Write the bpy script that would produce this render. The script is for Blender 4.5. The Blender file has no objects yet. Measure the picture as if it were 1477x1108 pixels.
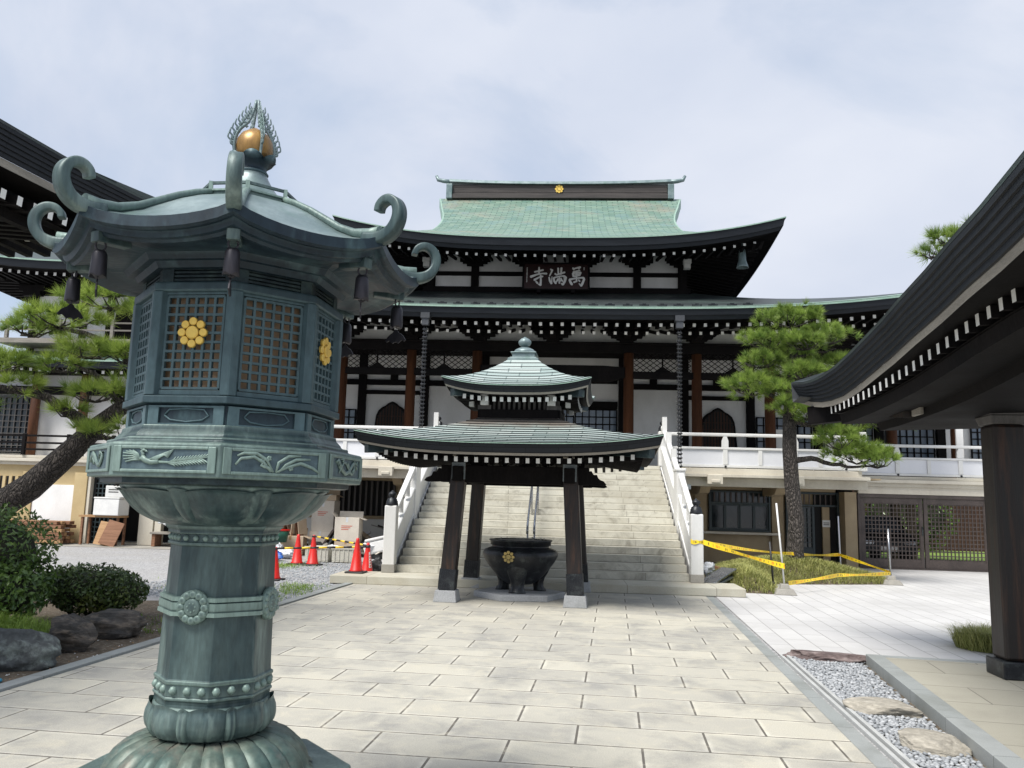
import bpy, math, random
import numpy as np
from mathutils import Vector, Matrix
random.seed(7)
S = bpy.context.scene
PI = math.pi
R = math.radians

# ------------------------------------------------------------------ camera
cd = bpy.data.cameras.new('camera')
cam = bpy.data.objects.new('camera', cd)
S.collection.objects.link(cam)
S.camera = cam
cd.sensor_width = 36.0
cd.sensor_fit = 'HORIZONTAL'
cd.lens = 28.57
cd.clip_start = 0.05
cd.clip_end = 3000
_y, _p, _r = 0.12722, 0.143128, 0.0274625
_f = Vector((-math.sin(_y)*math.cos(_p), math.cos(_y)*math.cos(_p), math.sin(_p)))
_rt = Vector((math.cos(_y), math.sin(_y), 0))
_up = _rt.cross(_f)
_r2 = _rt*math.cos(_r) + _up*math.sin(_r)
_u2 = _up*math.cos(_r) - _rt*math.sin(_r)
cam.matrix_world = Matrix(((_r2.x, _u2.x, -_f.x, 0), (_r2.y, _u2.y, -_f.y, 0), (_r2.z, _u2.z, -_f.z, 1.6), (0, 0, 0, 1)))

# ------------------------------------------------------------------ sky and sun
SUN_EL, SUN_AZ = R(58), R(215)          # azimuth clockwise from +Y: behind and a little to the left
w = bpy.data.worlds.new('World')
S.world = w
w.use_nodes = True
nt = w.node_tree
nt.nodes.clear()
def nn(t, kind, **kw):
    n = t.nodes.new(kind)
    for k, v in kw.items():
        if k in n.inputs: n.inputs[k].default_value = v
        else: setattr(n, k, v)
    return n
out = nn(nt, 'ShaderNodeOutputWorld')
bg = nn(nt, 'ShaderNodeBackground', Strength=0.1)
sky = nn(nt, 'ShaderNodeTexSky', sky_type='NISHITA', sun_disc=False, sun_elevation=SUN_EL, sun_rotation=SUN_AZ)
tc = nn(nt, 'ShaderNodeTexCoord')
mp = nn(nt, 'ShaderNodeMapping')
mp.inputs['Scale'].default_value = (1.0, 1.0, 1.7)
mp.inputs['Rotation'].default_value = (R(12), R(20), R(35))
nz = nn(nt, 'ShaderNodeTexNoise', Scale=1.7, Detail=7.0, Roughness=0.55, Distortion=0.6)
nz2 = nn(nt, 'ShaderNodeTexNoise', Scale=2.4, Detail=5.0, Roughness=0.5, Distortion=0.2)
mr = nn(nt, 'ShaderNodeMapRange')
mr.inputs['From Min'].default_value = 0.34; mr.inputs['From Max'].default_value = 0.66
cl = nn(nt, 'ShaderNodeMix', data_type='RGBA')
cl.inputs['A'].default_value = (3.75, 4.15, 5.0, 1)       # greyer cloud
cl.inputs['B'].default_value = (4.75, 5.0, 5.6, 1)       # bright cloud
mr2 = nn(nt, 'ShaderNodeMapRange')
mr2.inputs['From Min'].default_value = 0.33; mr2.inputs['From Max'].default_value = 0.56
mx = nn(nt, 'ShaderNodeMix', data_type='RGBA')
sc_ = nn(nt, 'ShaderNodeMix', data_type='RGBA', blend_type='MIX')
sc_.inputs['Factor'].default_value = 0.72
sc_.inputs['B'].default_value = (3.1, 3.8, 4.85, 1)       # thin veil in front of the blue
L = nt.links.new
L(tc.outputs['Generated'], mp.inputs['Vector'])
L(mp.outputs['Vector'], nz.inputs['Vector']); L(mp.outputs['Vector'], nz2.inputs['Vector'])
L(nz2.outputs['Fac'], mr.inputs['Value']); L(mr.outputs['Result'], cl.inputs['Factor'])
L(nz.outputs['Fac'], mr2.inputs['Value']); L(mr2.outputs['Result'], mx.inputs['Factor'])
L(sky.outputs['Color'], sc_.inputs['A']); L(sc_.outputs['Result'], mx.inputs['A']); L(cl.outputs['Result'], mx.inputs['B'])
L(mx.outputs['Result'], bg.inputs['Color']); L(bg.outputs['Background'], out.inputs['Surface'])
sd = bpy.data.lights.new('sun', 'SUN')
sd.energy = 3.3; sd.angle = R(26); sd.color = (1.0, 0.96, 0.9)
sun = bpy.data.objects.new('sun', sd)
S.collection.objects.link(sun)
sun.rotation_euler = Vector((-math.sin(SUN_AZ)*math.cos(SUN_EL), -math.cos(SUN_AZ)*math.cos(SUN_EL), -math.sin(SUN_EL))).to_track_quat('-Z', 'Y').to_euler()
S.view_settings.view_transform = 'Standard'
S.view_settings.look = 'None'
S.view_settings.exposure = 0.74
S.view_settings.gamma = 1.0
S.cycles.use_denoising = True
S.cycles.max_bounces = 6

# ------------------------------------------------------------------ materials
def base(name):
    m = bpy.data.materials.new(name); m.use_nodes = True
    t = m.node_tree; b = t.nodes['Principled BSDF']
    return m, t, b
def rgb(c): return (c[0], c[1], c[2], 1)
def mixc(t, fac, a, b, blend='MIX'):
    n = nn(t, 'ShaderNodeMix', data_type='RGBA', blend_type=blend)
    for s, v in (('Factor', fac), ('A', a), ('B', b)):
        if hasattr(v, 'links') or hasattr(v, 'is_output'): t.links.new(v, n.inputs[s])
        elif s == 'Factor': n.inputs[s].default_value = v
        else: n.inputs[s].default_value = rgb(v)
    return n.outputs['Result']
def rng(t, v, a, b, c=0., d=1.):
    n = nn(t, 'ShaderNodeMapRange'); t.links.new(v, n.inputs['Value'])
    n.inputs['From Min'].default_value = a; n.inputs['From Max'].default_value = b
    n.inputs['To Min'].default_value = c; n.inputs['To Max'].default_value = d
    return n.outputs['Result']
def noise(t, vec, sc, det=5, rough=.55, dist=0):
    n = nn(t, 'ShaderNodeTexNoise', Scale=sc, Detail=det, Roughness=rough, Distortion=dist)
    t.links.new(vec, n.inputs['Vector']); return n.outputs['Fac']
def coords(t, st=(1, 1, 1), coord='Object', rot=(0, 0, 0), loc=(0, 0, 0)):
    c = nn(t, 'ShaderNodeTexCoord'); m = nn(t, 'ShaderNodeMapping')
    m.inputs['Scale'].default_value = st; m.inputs['Rotation'].default_value = rot; m.inputs['Location'].default_value = loc
    t.links.new(c.outputs[coord], m.inputs['Vector']); return m.outputs['Vector']
def gain(t, col, v):          # multiply a colour by a value socket
    n = nn(t, 'ShaderNodeVectorMath', operation='SCALE')
    t.links.new(col, n.inputs[0]); t.links.new(v, n.inputs['Scale']); return n.outputs['Vector']
def dobump(t, b, h, s, d=.02):
    n = nn(t, 'ShaderNodeBump', Strength=s, Distance=d); t.links.new(h, n.inputs['Height']); t.links.new(n.outputs['Normal'], b.inputs['Normal'])
def mat(name, c1, c2=None, sc=2., rough=.6, metal=0., bump=0., bs=40., st=(1, 1, 1), lo=.35, hi=.65, fine=.25, coord='Object', c3=None, sc3=8., edge=None, spec=.5, bd=.01):
    m, t, b = base(name)
    v = coords(t, st, coord)
    f1 = noise(t, v, sc, 6, .6)
    col = mixc(t, rng(t, f1, lo, hi), c1, c2 or tuple(x*.75 for x in c1))
    if c3: col = mixc(t, rng(t, noise(t, v, sc3, 5, .65), .52, .68), col, c3)
    f2 = noise(t, v, bs, 4, .6)
    if edge:
        g = nn(t, 'ShaderNodeNewGeometry')
        col = mixc(t, rng(t, g.outputs['Pointiness'], .51, .6), col, edge)
    col = gain(t, col, rng(t, f2, .3, .7, 1-fine, 1+fine))
    t.links.new(col, b.inputs['Base Color'])
    b.inputs['Roughness'].default_value = rough
    t.links.new(rng(t, f1, .3, .7, max(0, rough-.08), min(1, rough+.08)), b.inputs['Roughness'])
    b.inputs['Metallic'].default_value = metal
    b.inputs['Specular IOR Level'].default_value = spec
    if bump: dobump(t, b, f2, bump, bd)
    return m
def brick(name, bw, bh, ca, cb, cm, ms=.006, coord='UV', rot=(0, 0, 0), loc=(0, 0, 0), off=.5, rough=.7, stain=None, sc=1.2, fine=.12, bs=60., bump=.25, metal=0., smooth=.1, stain2=None, lo=.45, hi=.7, spec=.5, top=None, worn=False):
    m, t, b = base(name)
    v = coords(t, (1, 1, 1), coord, rot, loc)
    n = nn(t, 'ShaderNodeTexBrick', offset=off, squash=1.0)
    t.links.new(v, n.inputs['Vector'])
    n.inputs['Color1'].default_value = rgb(ca); n.inputs['Color2'].default_value = rgb(cb); n.inputs['Mortar'].default_value = rgb(cm)
    n.inputs['Scale'].default_value = 1.0; n.inputs['Mortar Size'].default_value = ms; n.inputs['Mortar Smooth'].default_value = smooth
    n.inputs['Brick Width'].default_value = bw; n.inputs['Row Height'].default_value = bh
    col = n.outputs['Color']
    if top:
        sp = nn(t, 'ShaderNodeSeparateXYZ'); t.links.new(v, sp.inputs[0])
        ad = nn(t, 'ShaderNodeMath', operation='MULTIPLY_ADD'); t.links.new(noise(t, v, 2.2, 5, .65), ad.inputs[0]); ad.inputs[1].default_value = .9; t.links.new(sp.outputs['Y'], ad.inputs[2])
        col = mixc(t, rng(t, ad.outputs[0], top[0], top[1], 0, .75), col, top[2])
    if stain:
        col = mixc(t, rng(t, noise(t, v, sc, 6, .65, .4), lo, hi), col, mixc(t, .75, col, stain))
    if worn:      # paler worn margins round a darker weathered middle, broken up by noise
        n2 = nn(t, 'ShaderNodeTexBrick', offset=off, squash=1.0); t.links.new(v, n2.inputs['Vector'])
        n2.inputs['Scale'].default_value = 1.0; n2.inputs['Mortar Size'].default_value = .055; n2.inputs['Mortar Smooth'].default_value = 1.0; n2.inputs['Brick Width'].default_value = bw; n2.inputs['Row Height'].default_value = bh
        wf = nn(t, 'ShaderNodeMath', operation='MULTIPLY'); t.links.new(n2.outputs['Fac'], wf.inputs[0]); t.links.new(rng(t, noise(t, v, 3.1, 5, .7), .38, .62, 0, 1), wf.inputs[1])
        col = gain(t, col, rng(t, wf.outputs[0], 0, 1, .90, 1.28))
        col = mixc(t, n.outputs['Fac'], col, cm)
    if stain2:
        col = mixc(t, rng(t, noise(t, v, sc*3.1, 6, .7, .8), .5, .72), col, mixc(t, .6, col, stain2))
    col = gain(t, col, rng(t, noise(t, v, bs, 4, .6), .3, .7, 1-fine, 1+fine))
    t.links.new(col, b.inputs['Base Color'])
    b.inputs['Roughness'].default_value = rough; b.inputs['Metallic'].default_value = metal; b.inputs['Specular IOR Level'].default_value = spec
    if bump:
        h = nn(t, 'ShaderNodeMath', operation='MULTIPLY_ADD'); t.links.new(n.outputs['Fac'], h.inputs[0]); h.inputs[1].default_value = -1.0
        t.links.new(noise(t, v, bs, 4, .6), h.inputs[2])
        dobump(t, b, h.outputs[0], bump, .01)
    return m
M = {}
M['bronze'] = mat('bronze patina', (.024, .047, .052), (.074, .114, .112), sc=2.6, rough=.46, metal=.18, bump=.12, bs=35, st=(1.6, 1.6, .35), c3=(.16, .215, .20), sc3=4., edge=(.20, .28, .25), fine=.22, lo=.40, hi=.60)
M['bronze_blue'] = mat('blue bronze', (.005, .012, .020), (.019, .038, .052), sc=3.5, rough=.5, metal=.12, spec=.35, bump=.12, bs=35, st=(1, 1, .45), c3=(.05, .09, .10), sc3=5., edge=(.085, .14, .155), fine=.2)  # own blue tone, darkened further for the shade under the lantern roof
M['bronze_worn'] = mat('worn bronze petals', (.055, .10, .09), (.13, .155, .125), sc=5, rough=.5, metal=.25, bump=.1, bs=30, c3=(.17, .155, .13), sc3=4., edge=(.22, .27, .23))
M['bronze_light'] = mat('weathered bronze sky tint', (.135, .19, .195), (.225, .285, .29), sc=4, rough=.42, metal=.35, bump=.08, bs=40, c3=(.12, .19, .17), sc3=3., fine=.1)  # pale blue-grey puts the lantern roof's sky reflection into the colour
M['bronze_dark'] = mat('dark bronze', (.012, .022, .028), (.03, .05, .055), sc=5, rough=.45, metal=.4, bump=.1, c3=(.06, .09, .08), sc3=6.)
M['bronze_panel'] = mat('blue grey bronze panel', (.05, .085, .105), (.09, .135, .15), sc=9, rough=.5, metal=.25, bump=.1)
M['bell_bronze'] = mat('brown bronze', (.02, .02, .026), (.045, .042, .05), sc=6, rough=.45, metal=.5, st=(1, 1, .3))
M['gold'] = mat('gold leaf', (.80, .56, .13), (.72, .47, .09), sc=8, rough=.38, metal=.35, fine=.08)
M['old_gold'] = mat('old brass', (.42, .32, .12), (.3, .25, .12), sc=8, rough=.4, metal=.7)
M['jewel'] = mat('worn gilt jewel', (.36, .20, .055), (.22, .13, .05), sc=6, rough=.38, metal=.35, st=(1, 1, .3))
M['amber'] = mat('tan screen', (.34, .22, .125), (.46, .31, .19), sc=2.5, rough=.5, fine=.1)
M['copper'] = brick('green copper shingles', .42, .20, (.105, .19, .145), (.20, .285, .22), (.035, .07, .057), ms=.014, stain=(.25, .205, .16), stain2=(.11, .205, .245), sc=.42, rough=.55, bump=.3, fine=.16, lo=.52, hi=.72)
M['copper_dark'] = brick('dark copper shingles', .36, .16, (.020, .026, .028), (.034, .041, .042), (.008, .012, .014), ms=.008, stain=(.06, .09, .08), sc=.5, rough=.5, bump=.3)
M['copper_edge'] = mat('pale green copper edge', (.20, .32, .26), (.27, .38, .315), sc=3, rough=.55)
M['pav_copper'] = brick('pale copper shingles', .55, .157, (.26, .33, .315), (.40, .455, .435), (.12, .16, .155), ms=.008, top=(1.55, 1.95, (.17, .12, .09)), stain=(.22, .28, .26), sc=.9, rough=.5, bump=.5, fine=.16, lo=.58, hi=.78, off=.37)
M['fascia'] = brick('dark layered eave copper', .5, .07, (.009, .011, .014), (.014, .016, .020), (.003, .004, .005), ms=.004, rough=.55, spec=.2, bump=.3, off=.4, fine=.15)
M['fascia_hall'] = mat('dark eave copper', (.010, .0125, .017), (.016, .02, .026), sc=2, rough=.55, spec=.25, st=(1, 1, 8), fine=.2)
M['grey_board'] = mat('weathered grey board', (.30, .275, .235), (.20, .185, .16), sc=1.5, rough=.75, st=(1, .6, 6), bump=.2)
M['wood_dark'] = mat('blackened timber', (.006, .0055, .006), (.012, .0105, .0105), sc=2, rough=.75, st=(1, 1, .25), bump=.15, fine=.25, spec=.08)
M['wood_brown'] = mat('brown timber', (.06, .028, .016), (.035, .018, .012), sc=2.5, rough=.65, st=(3, 3, .35), bump=.2, spec=.3)
M['ridge_side'] = mat('weathered ridge boards', (.055, .046, .042), (.032, .028, .027), sc=2, rough=.7, st=(.5, 3, 6))
M['wood_red'] = mat('red brown column', (.125, .050, .023), (.065, .027, .014), sc=2.2, rough=.55, st=(3, 3, .3), bump=.15, spec=.3)
M['wood_post'] = mat('old dark post', (.007, .005, .004), (.016, .009, .007), sc=2.5, rough=.5, st=(4, 4, .3), bump=.25, c3=(.05, .022, .011), sc3=3.)
M['white_tip'] = mat('white painted tip', (.78, .78, .76), (.66, .66, .63), sc=3, rough=.7, fine=.05)
M['plaster'] = mat('white plaster', (.80, .80, .79), (.64, .64, .62), sc=.9, rough=.85, fine=.04, st=(1, 1, .5))
M['plaster_grey'] = mat('grey plaster', (.68, .68, .65), (.56, .56, .53), sc=1, rough=.85, fine=.05)
M['white_paint'] = mat('white paint', (.72, .72, .705), (.60, .60, .58), sc=1.2, rough=.55, fine=.04, st=(1, 1, .4))
M['panel_white'] = mat('cool white panel', (.70, .71, .735), (.64, .65, .68), sc=.8, rough=.5, fine=.03)
M['cream'] = mat('cream concrete', (.60, .565, .475), (.48, .44, .365), sc=1.1, rough=.8, fine=.06, st=(1, 1, .5))
M['beige'] = mat('beige render', (.40, .315, .20), (.32, .25, .155), sc=1.3, rough=.85, fine=.06, c3=(.33, .26, .17), sc3=1.2)
M['yellow_beige'] = mat('yellow render', (.52, .41, .225), (.44, .34, .18), sc=1.2, rough=.85, fine=.06)
M['teal'] = mat('dark teal joinery', (.02, .034, .038), (.032, .05, .055), sc=3, rough=.45)
M['dark_glass'] = mat('dark glass', (.012, .018, .022), (.018, .026, .03), sc=2, rough=.08, spec=.6)
M['blue_glass'] = mat('pale window glass', (.10, .13, .165), (.16, .19, .23), sc=1.5, rough=.12, spec=.6)
M['gate_brown'] = mat('brown gate metal', (.085, .066, .058), (.06, .047, .042), sc=3, rough=.5, metal=.2)
M['inside'] = mat('interior shade black', (.012, .012, .013), (.02, .02, .02), sc=2, rough=.9)  # near-black puts the shade of openings and recesses into the colour
M['iron'] = mat('dark cast iron', (.012, .014, .018), (.028, .03, .034), sc=4, rough=.42, metal=.4, bump=.15, c3=(.06, .07, .07), sc3=7)
M['chain'] = mat('grey chain metal', (.075, .08, .09), (.05, .054, .06), sc=5, rough=.45, metal=.3)
M['slat_grey'] = mat('weathered grey slats', (.10, .095, .09), (.065, .06, .058), sc=5, rough=.7, st=(3, 3, .4))
M['steel'] = mat('steel', (.42, .43, .45), (.32, .33, .35), sc=5, rough=.28, metal=.9)
M['grey_metal'] = mat('grey painted metal', (.24, .27, .28), (.17, .20, .21), sc=5, rough=.45, metal=.3)
M['granite'] = mat('grey granite', (.40, .41, .42), (.30, .31, .32), sc=60, rough=.7, bump=.1, bs=160, fine=.2, c3=(.26, .27, .27), sc3=2.)
M['granite_light'] = mat('light granite kerb', (.46, .47, .46), (.37, .38, .375), sc=3, rough=.75, bs=180, fine=.18, bump=.1)
M['kerb'] = brick('grey kerb stone', 40., .95, (.255, .275, .27), (.30, .315, .31), (.12, .125, .12), ms=.004, coord='Object', stain=(.17, .18, .165), sc=1.5, bs=150, fine=.14)
M['stair'] = brick('worn stair stone', 1.35, .147, (.585, .572, .50), (.505, .49, .42), (.17, .16, .13), ms=.005, stain=(.37, .345, .28), stain2=(.15, .135, .105), sc=.9, bs=90, fine=.12, rough=.8)
M['slab'] = brick('pale slab stone', 1.6, 3., (.48, .465, .39), (.43, .415, .345), (.22, .205, .165), ms=.006, coord='Object', stain=(.36, .325, .245), sc=1.2, bs=90, rough=.8)
M['paving'] = brick('stone paving', .8876, .4797, (.515, .492, .415), (.405, .39, .342), (.11, .10, .085), ms=.009, coord='Object', loc=(.242+.8876/2, -(11.748-.24), 0), stain=(.27, .267, .25), stain2=(.50, .465, .37), sc=1.5, bs=110, fine=.16, rough=.82, lo=.46, hi=.66, worn=True)
M['plaza'] = brick('pale plaza paving', .9, .30, (.52, .515, .505), (.47, .465, .46), (.20, .195, .185), ms=.006, coord='Object', rot=(0, 0, R(90)), stain=(.40, .395, .385), sc=.7, bs=90, fine=.07, rough=.8, bump=.12)
M['platform'] = brick('sandy platform paving', .95, .62, (.35, .335, .275), (.315, .30, .245), (.15, .14, .115), ms=.006, coord='Object', stain=(.27, .255, .21), sc=1.3, bs=150, fine=.12, rough=.85, rot=(0, 0, R(5)))
M['concrete'] = mat('concrete', (.33, .315, .28), (.25, .24, .215), sc=2, rough=.85, bs=90, fine=.15, bump=.1)
M['soil'] = mat('soil', (.14, .105, .07), (.085, .065, .045), sc=4, rough=.95, bs=60, fine=.35, bump=.8, c3=(.28, .25, .19), sc3=22., bd=.03)
M['bark'] = None
M['red'] = mat('orange red plastic', (.62, .018, .012), (.50, .014, .010), sc=4, rough=.4, fine=.06)
M['black_plastic'] = mat('black plastic', (.015, .015, .016), (.025, .025, .026), sc=6, rough=.5)
M['yellow'] = mat('yellow plastic', (.85, .58, .03), (.78, .50, .03), sc=4, rough=.45, fine=.08)
M['card'] = mat('cardboard', (.50, .40, .29), (.42, .335, .24), sc=3, rough=.85, fine=.08)
M['card_pale'] = mat('pale cardboard', (.62, .57, .49), (.54, .49, .42), sc=3, rough=.85, fine=.06)
M['paper_white'] = mat('white paper', (.76, .76, .74), (.66, .66, .65), sc=4, rough=.7, fine=.06)
M['bag'] = mat('white plastic bag', (.66, .68, .70), (.52, .54, .57), sc=8, rough=.4, fine=.1, bump=.4, bs=25)
M['blue_sheet'] = mat('blue tarpaulin', (.03, .13, .45), (.02, .09, .36), sc=6, rough=.45, bump=.4, bs=20)
M['green_plastic'] = mat('green plastic', (.02, .11, .07), (.015, .08, .05), sc=5, rough=.4)
M['lumber'] = mat('stacked lumber', (.26, .13, .07), (.16, .075, .04), sc=3, rough=.75, st=(.3, 3, 6), fine=.25)
M['lumber_pale'] = mat('pale lumber', (.42, .26, .13), (.33, .19, .09), sc=3, rough=.75, st=(.3, 3, 6), fine=.2)
M['crate'] = mat('pale crate plastic', (.50, .49, .42), (.42, .41, .36), sc=4, rough=.6)
M['ink_red'] = mat('red print', (.55, .12, .08), rough=.8)
M['ink'] = mat('dark print', (.05, .05, .05), rough=.8)
M['cyan'] = mat('cyan hose plastic', (.03, .28, .42), (.02, .22, .35), sc=4, rough=.4)
M['plaque'] = mat('dark red lacquer', (.020, .009, .009), (.034, .012, .011), sc=3, rough=.5)
M['lawn'] = mat('lawn', (.12, .19, .03), (.18, .26, .05), sc=3, rough=.9, bs=40, fine=.3)
def special(name):
    m, t, b = base(name); return m, t, b
# pine bark: dark plates between pale cracks
m, t, b = special('pine bark')
v = coords(t, (1, 1, .38))
vo = nn(t, 'ShaderNodeTexVoronoi', feature='DISTANCE_TO_EDGE', Scale=19.0); 
nv = nn(t, 'ShaderNodeTexNoise', Scale=6.0, Detail=4.0); t.links.new(v, nv.inputs['Vector'])
va = nn(t, 'ShaderNodeVectorMath', operation='MULTIPLY_ADD'); t.links.new(nv.outputs['Color'], va.inputs[0]); va.inputs[1].default_value = (.22, .22, .22); t.links.new(v, va.inputs[2])
t.links.new(va.outputs['Vector'], vo.inputs['Vector'])
col = mixc(t, rng(t, vo.outputs['Distance'], .02, .12), (.016, .013, .011), mixc(t, noise(t, v, 9, 5), (.055, .046, .04), (.125, .108, .096)))
t.links.new(gain(t, col, rng(t, noise(t, v, 60, 4), .3, .7, .75, 1.25)), b.inputs['Base Color']); b.inputs['Roughness'].default_value = .9
dobump(t, b, vo.outputs['Distance'], 1.0, .12)
M['bark'] = m
def leafmat(name, c1, c2, rough=.5, trans=.25, sc=1.6, c3=None):
    m, t, b = base(name)
    v = coords(t)
    at = nn(t, 'ShaderNodeAttribute', attribute_name='tint')
    col = mixc(t, at.outputs['Fac'], c1, c2)
    if c3: col = mixc(t, rng(t, noise(t, v, sc, 4), .56, .68), col, c3)
    t.links.new(gain(t, col, rng(t, noise(t, v, sc*2, 3), .3, .7, .7, 1.3)), b.inputs['Base Color'])
    b.inputs['Roughness'].default_value = rough
    tr = nn(t, 'ShaderNodeBsdfTranslucent'); t.links.new(col, tr.inputs['Color'])
    ms = nn(t, 'ShaderNodeMixShader', Fac=trans)
    t.links.new(b.outputs['BSDF'], ms.inputs[1]); t.links.new(tr.outputs['BSDF'], ms.inputs[2])
    t.links.new(ms.outputs['Shader'], t.nodes['Material Output'].inputs['Surface'])
    return m
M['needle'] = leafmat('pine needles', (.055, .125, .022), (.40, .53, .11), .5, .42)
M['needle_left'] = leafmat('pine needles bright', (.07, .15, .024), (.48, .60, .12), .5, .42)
M['leaf'] = leafmat('glossy leaves', (.025, .065, .016), (.17, .27, .06), .32, .15)
M['leaf_dark'] = leafmat('dark glossy leaves', (.02, .045, .013), (.105, .155, .04), .35, .15, c3=(.16, .17, .035))
M['grass'] = leafmat('grass blades', (.18, .22, .05), (.56, .53, .21), .6, .25)
M['grass_bright'] = leafmat('bright grass blades', (.11, .20, .025), (.30, .42, .07), .6, .25)
M['lawn'] = mat('lawn', (.12, .19, .03), (.18, .26, .05), sc=3, rough=.9, bs=40, fine=.3)
m, t, b = base('grey pebbles')
at = nn(t, 'ShaderNodeAttribute', attribute_name='tint')
t.links.new(mixc(t, at.outputs['Fac'], (.20, .215, .23), (.43, .445, .46)), b.inputs['Base Color']); b.inputs['Roughness'].default_value = .6
M['pebble'] = m
# gravel yard
m, t, b = base('grey gravel')
v = coords(t)
vo = nn(t, 'ShaderNodeTexVoronoi', Scale=38.0); t.links.new(v, vo.inputs['Vector'])
sep = nn(t, 'ShaderNodeSeparateColor'); t.links.new(vo.outputs['Color'], sep.inputs['Color'])
col = mixc(t, sep.outputs['Red'], (.23, .23, .235), (.46, .46, .465))
col = mixc(t, rng(t, noise(t, v, .8, 6, .6), .4, .7), col, mixc(t, .4, col, (.30, .285, .255)))
t.links.new(gain(t, col, rng(t, noise(t, v, 90, 3), .3, .7, .8, 1.2)), b.inputs['Base Color']); b.inputs['Roughness'].default_value = .9
dobump(t, b, vo.outputs['Distance'], .8, .02)
M['gravel'] = m
def rockmat(name, c1, c2, c3, st=(1, 1, 1)):
    return mat(name, c1, c2, sc=3., rough=.85, bump=.7, bs=14, st=st, lo=.4, hi=.62, c3=c3, sc3=6., fine=.3, bd=.03)
M['rock'] = rockmat('dark mossy rock', (.035, .04, .042), (.085, .092, .09), (.20, .23, .21))
M['rock_brown'] = rockmat('dark layered rock', (.04, .037, .033), (.105, .09, .075), (.16, .13, .10), (1, 1, 3))
M['rock_purple'] = rockmat('purple brown stepping stone', (.09, .065, .062), (.165, .125, .12), (.24, .20, .19), (1, 1, 3))
M['rock_tan'] = rockmat('tan stepping stone', (.345, .32, .27), (.26, .24, .20), (.40, .375, .32), (1, 1, 4))

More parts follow.
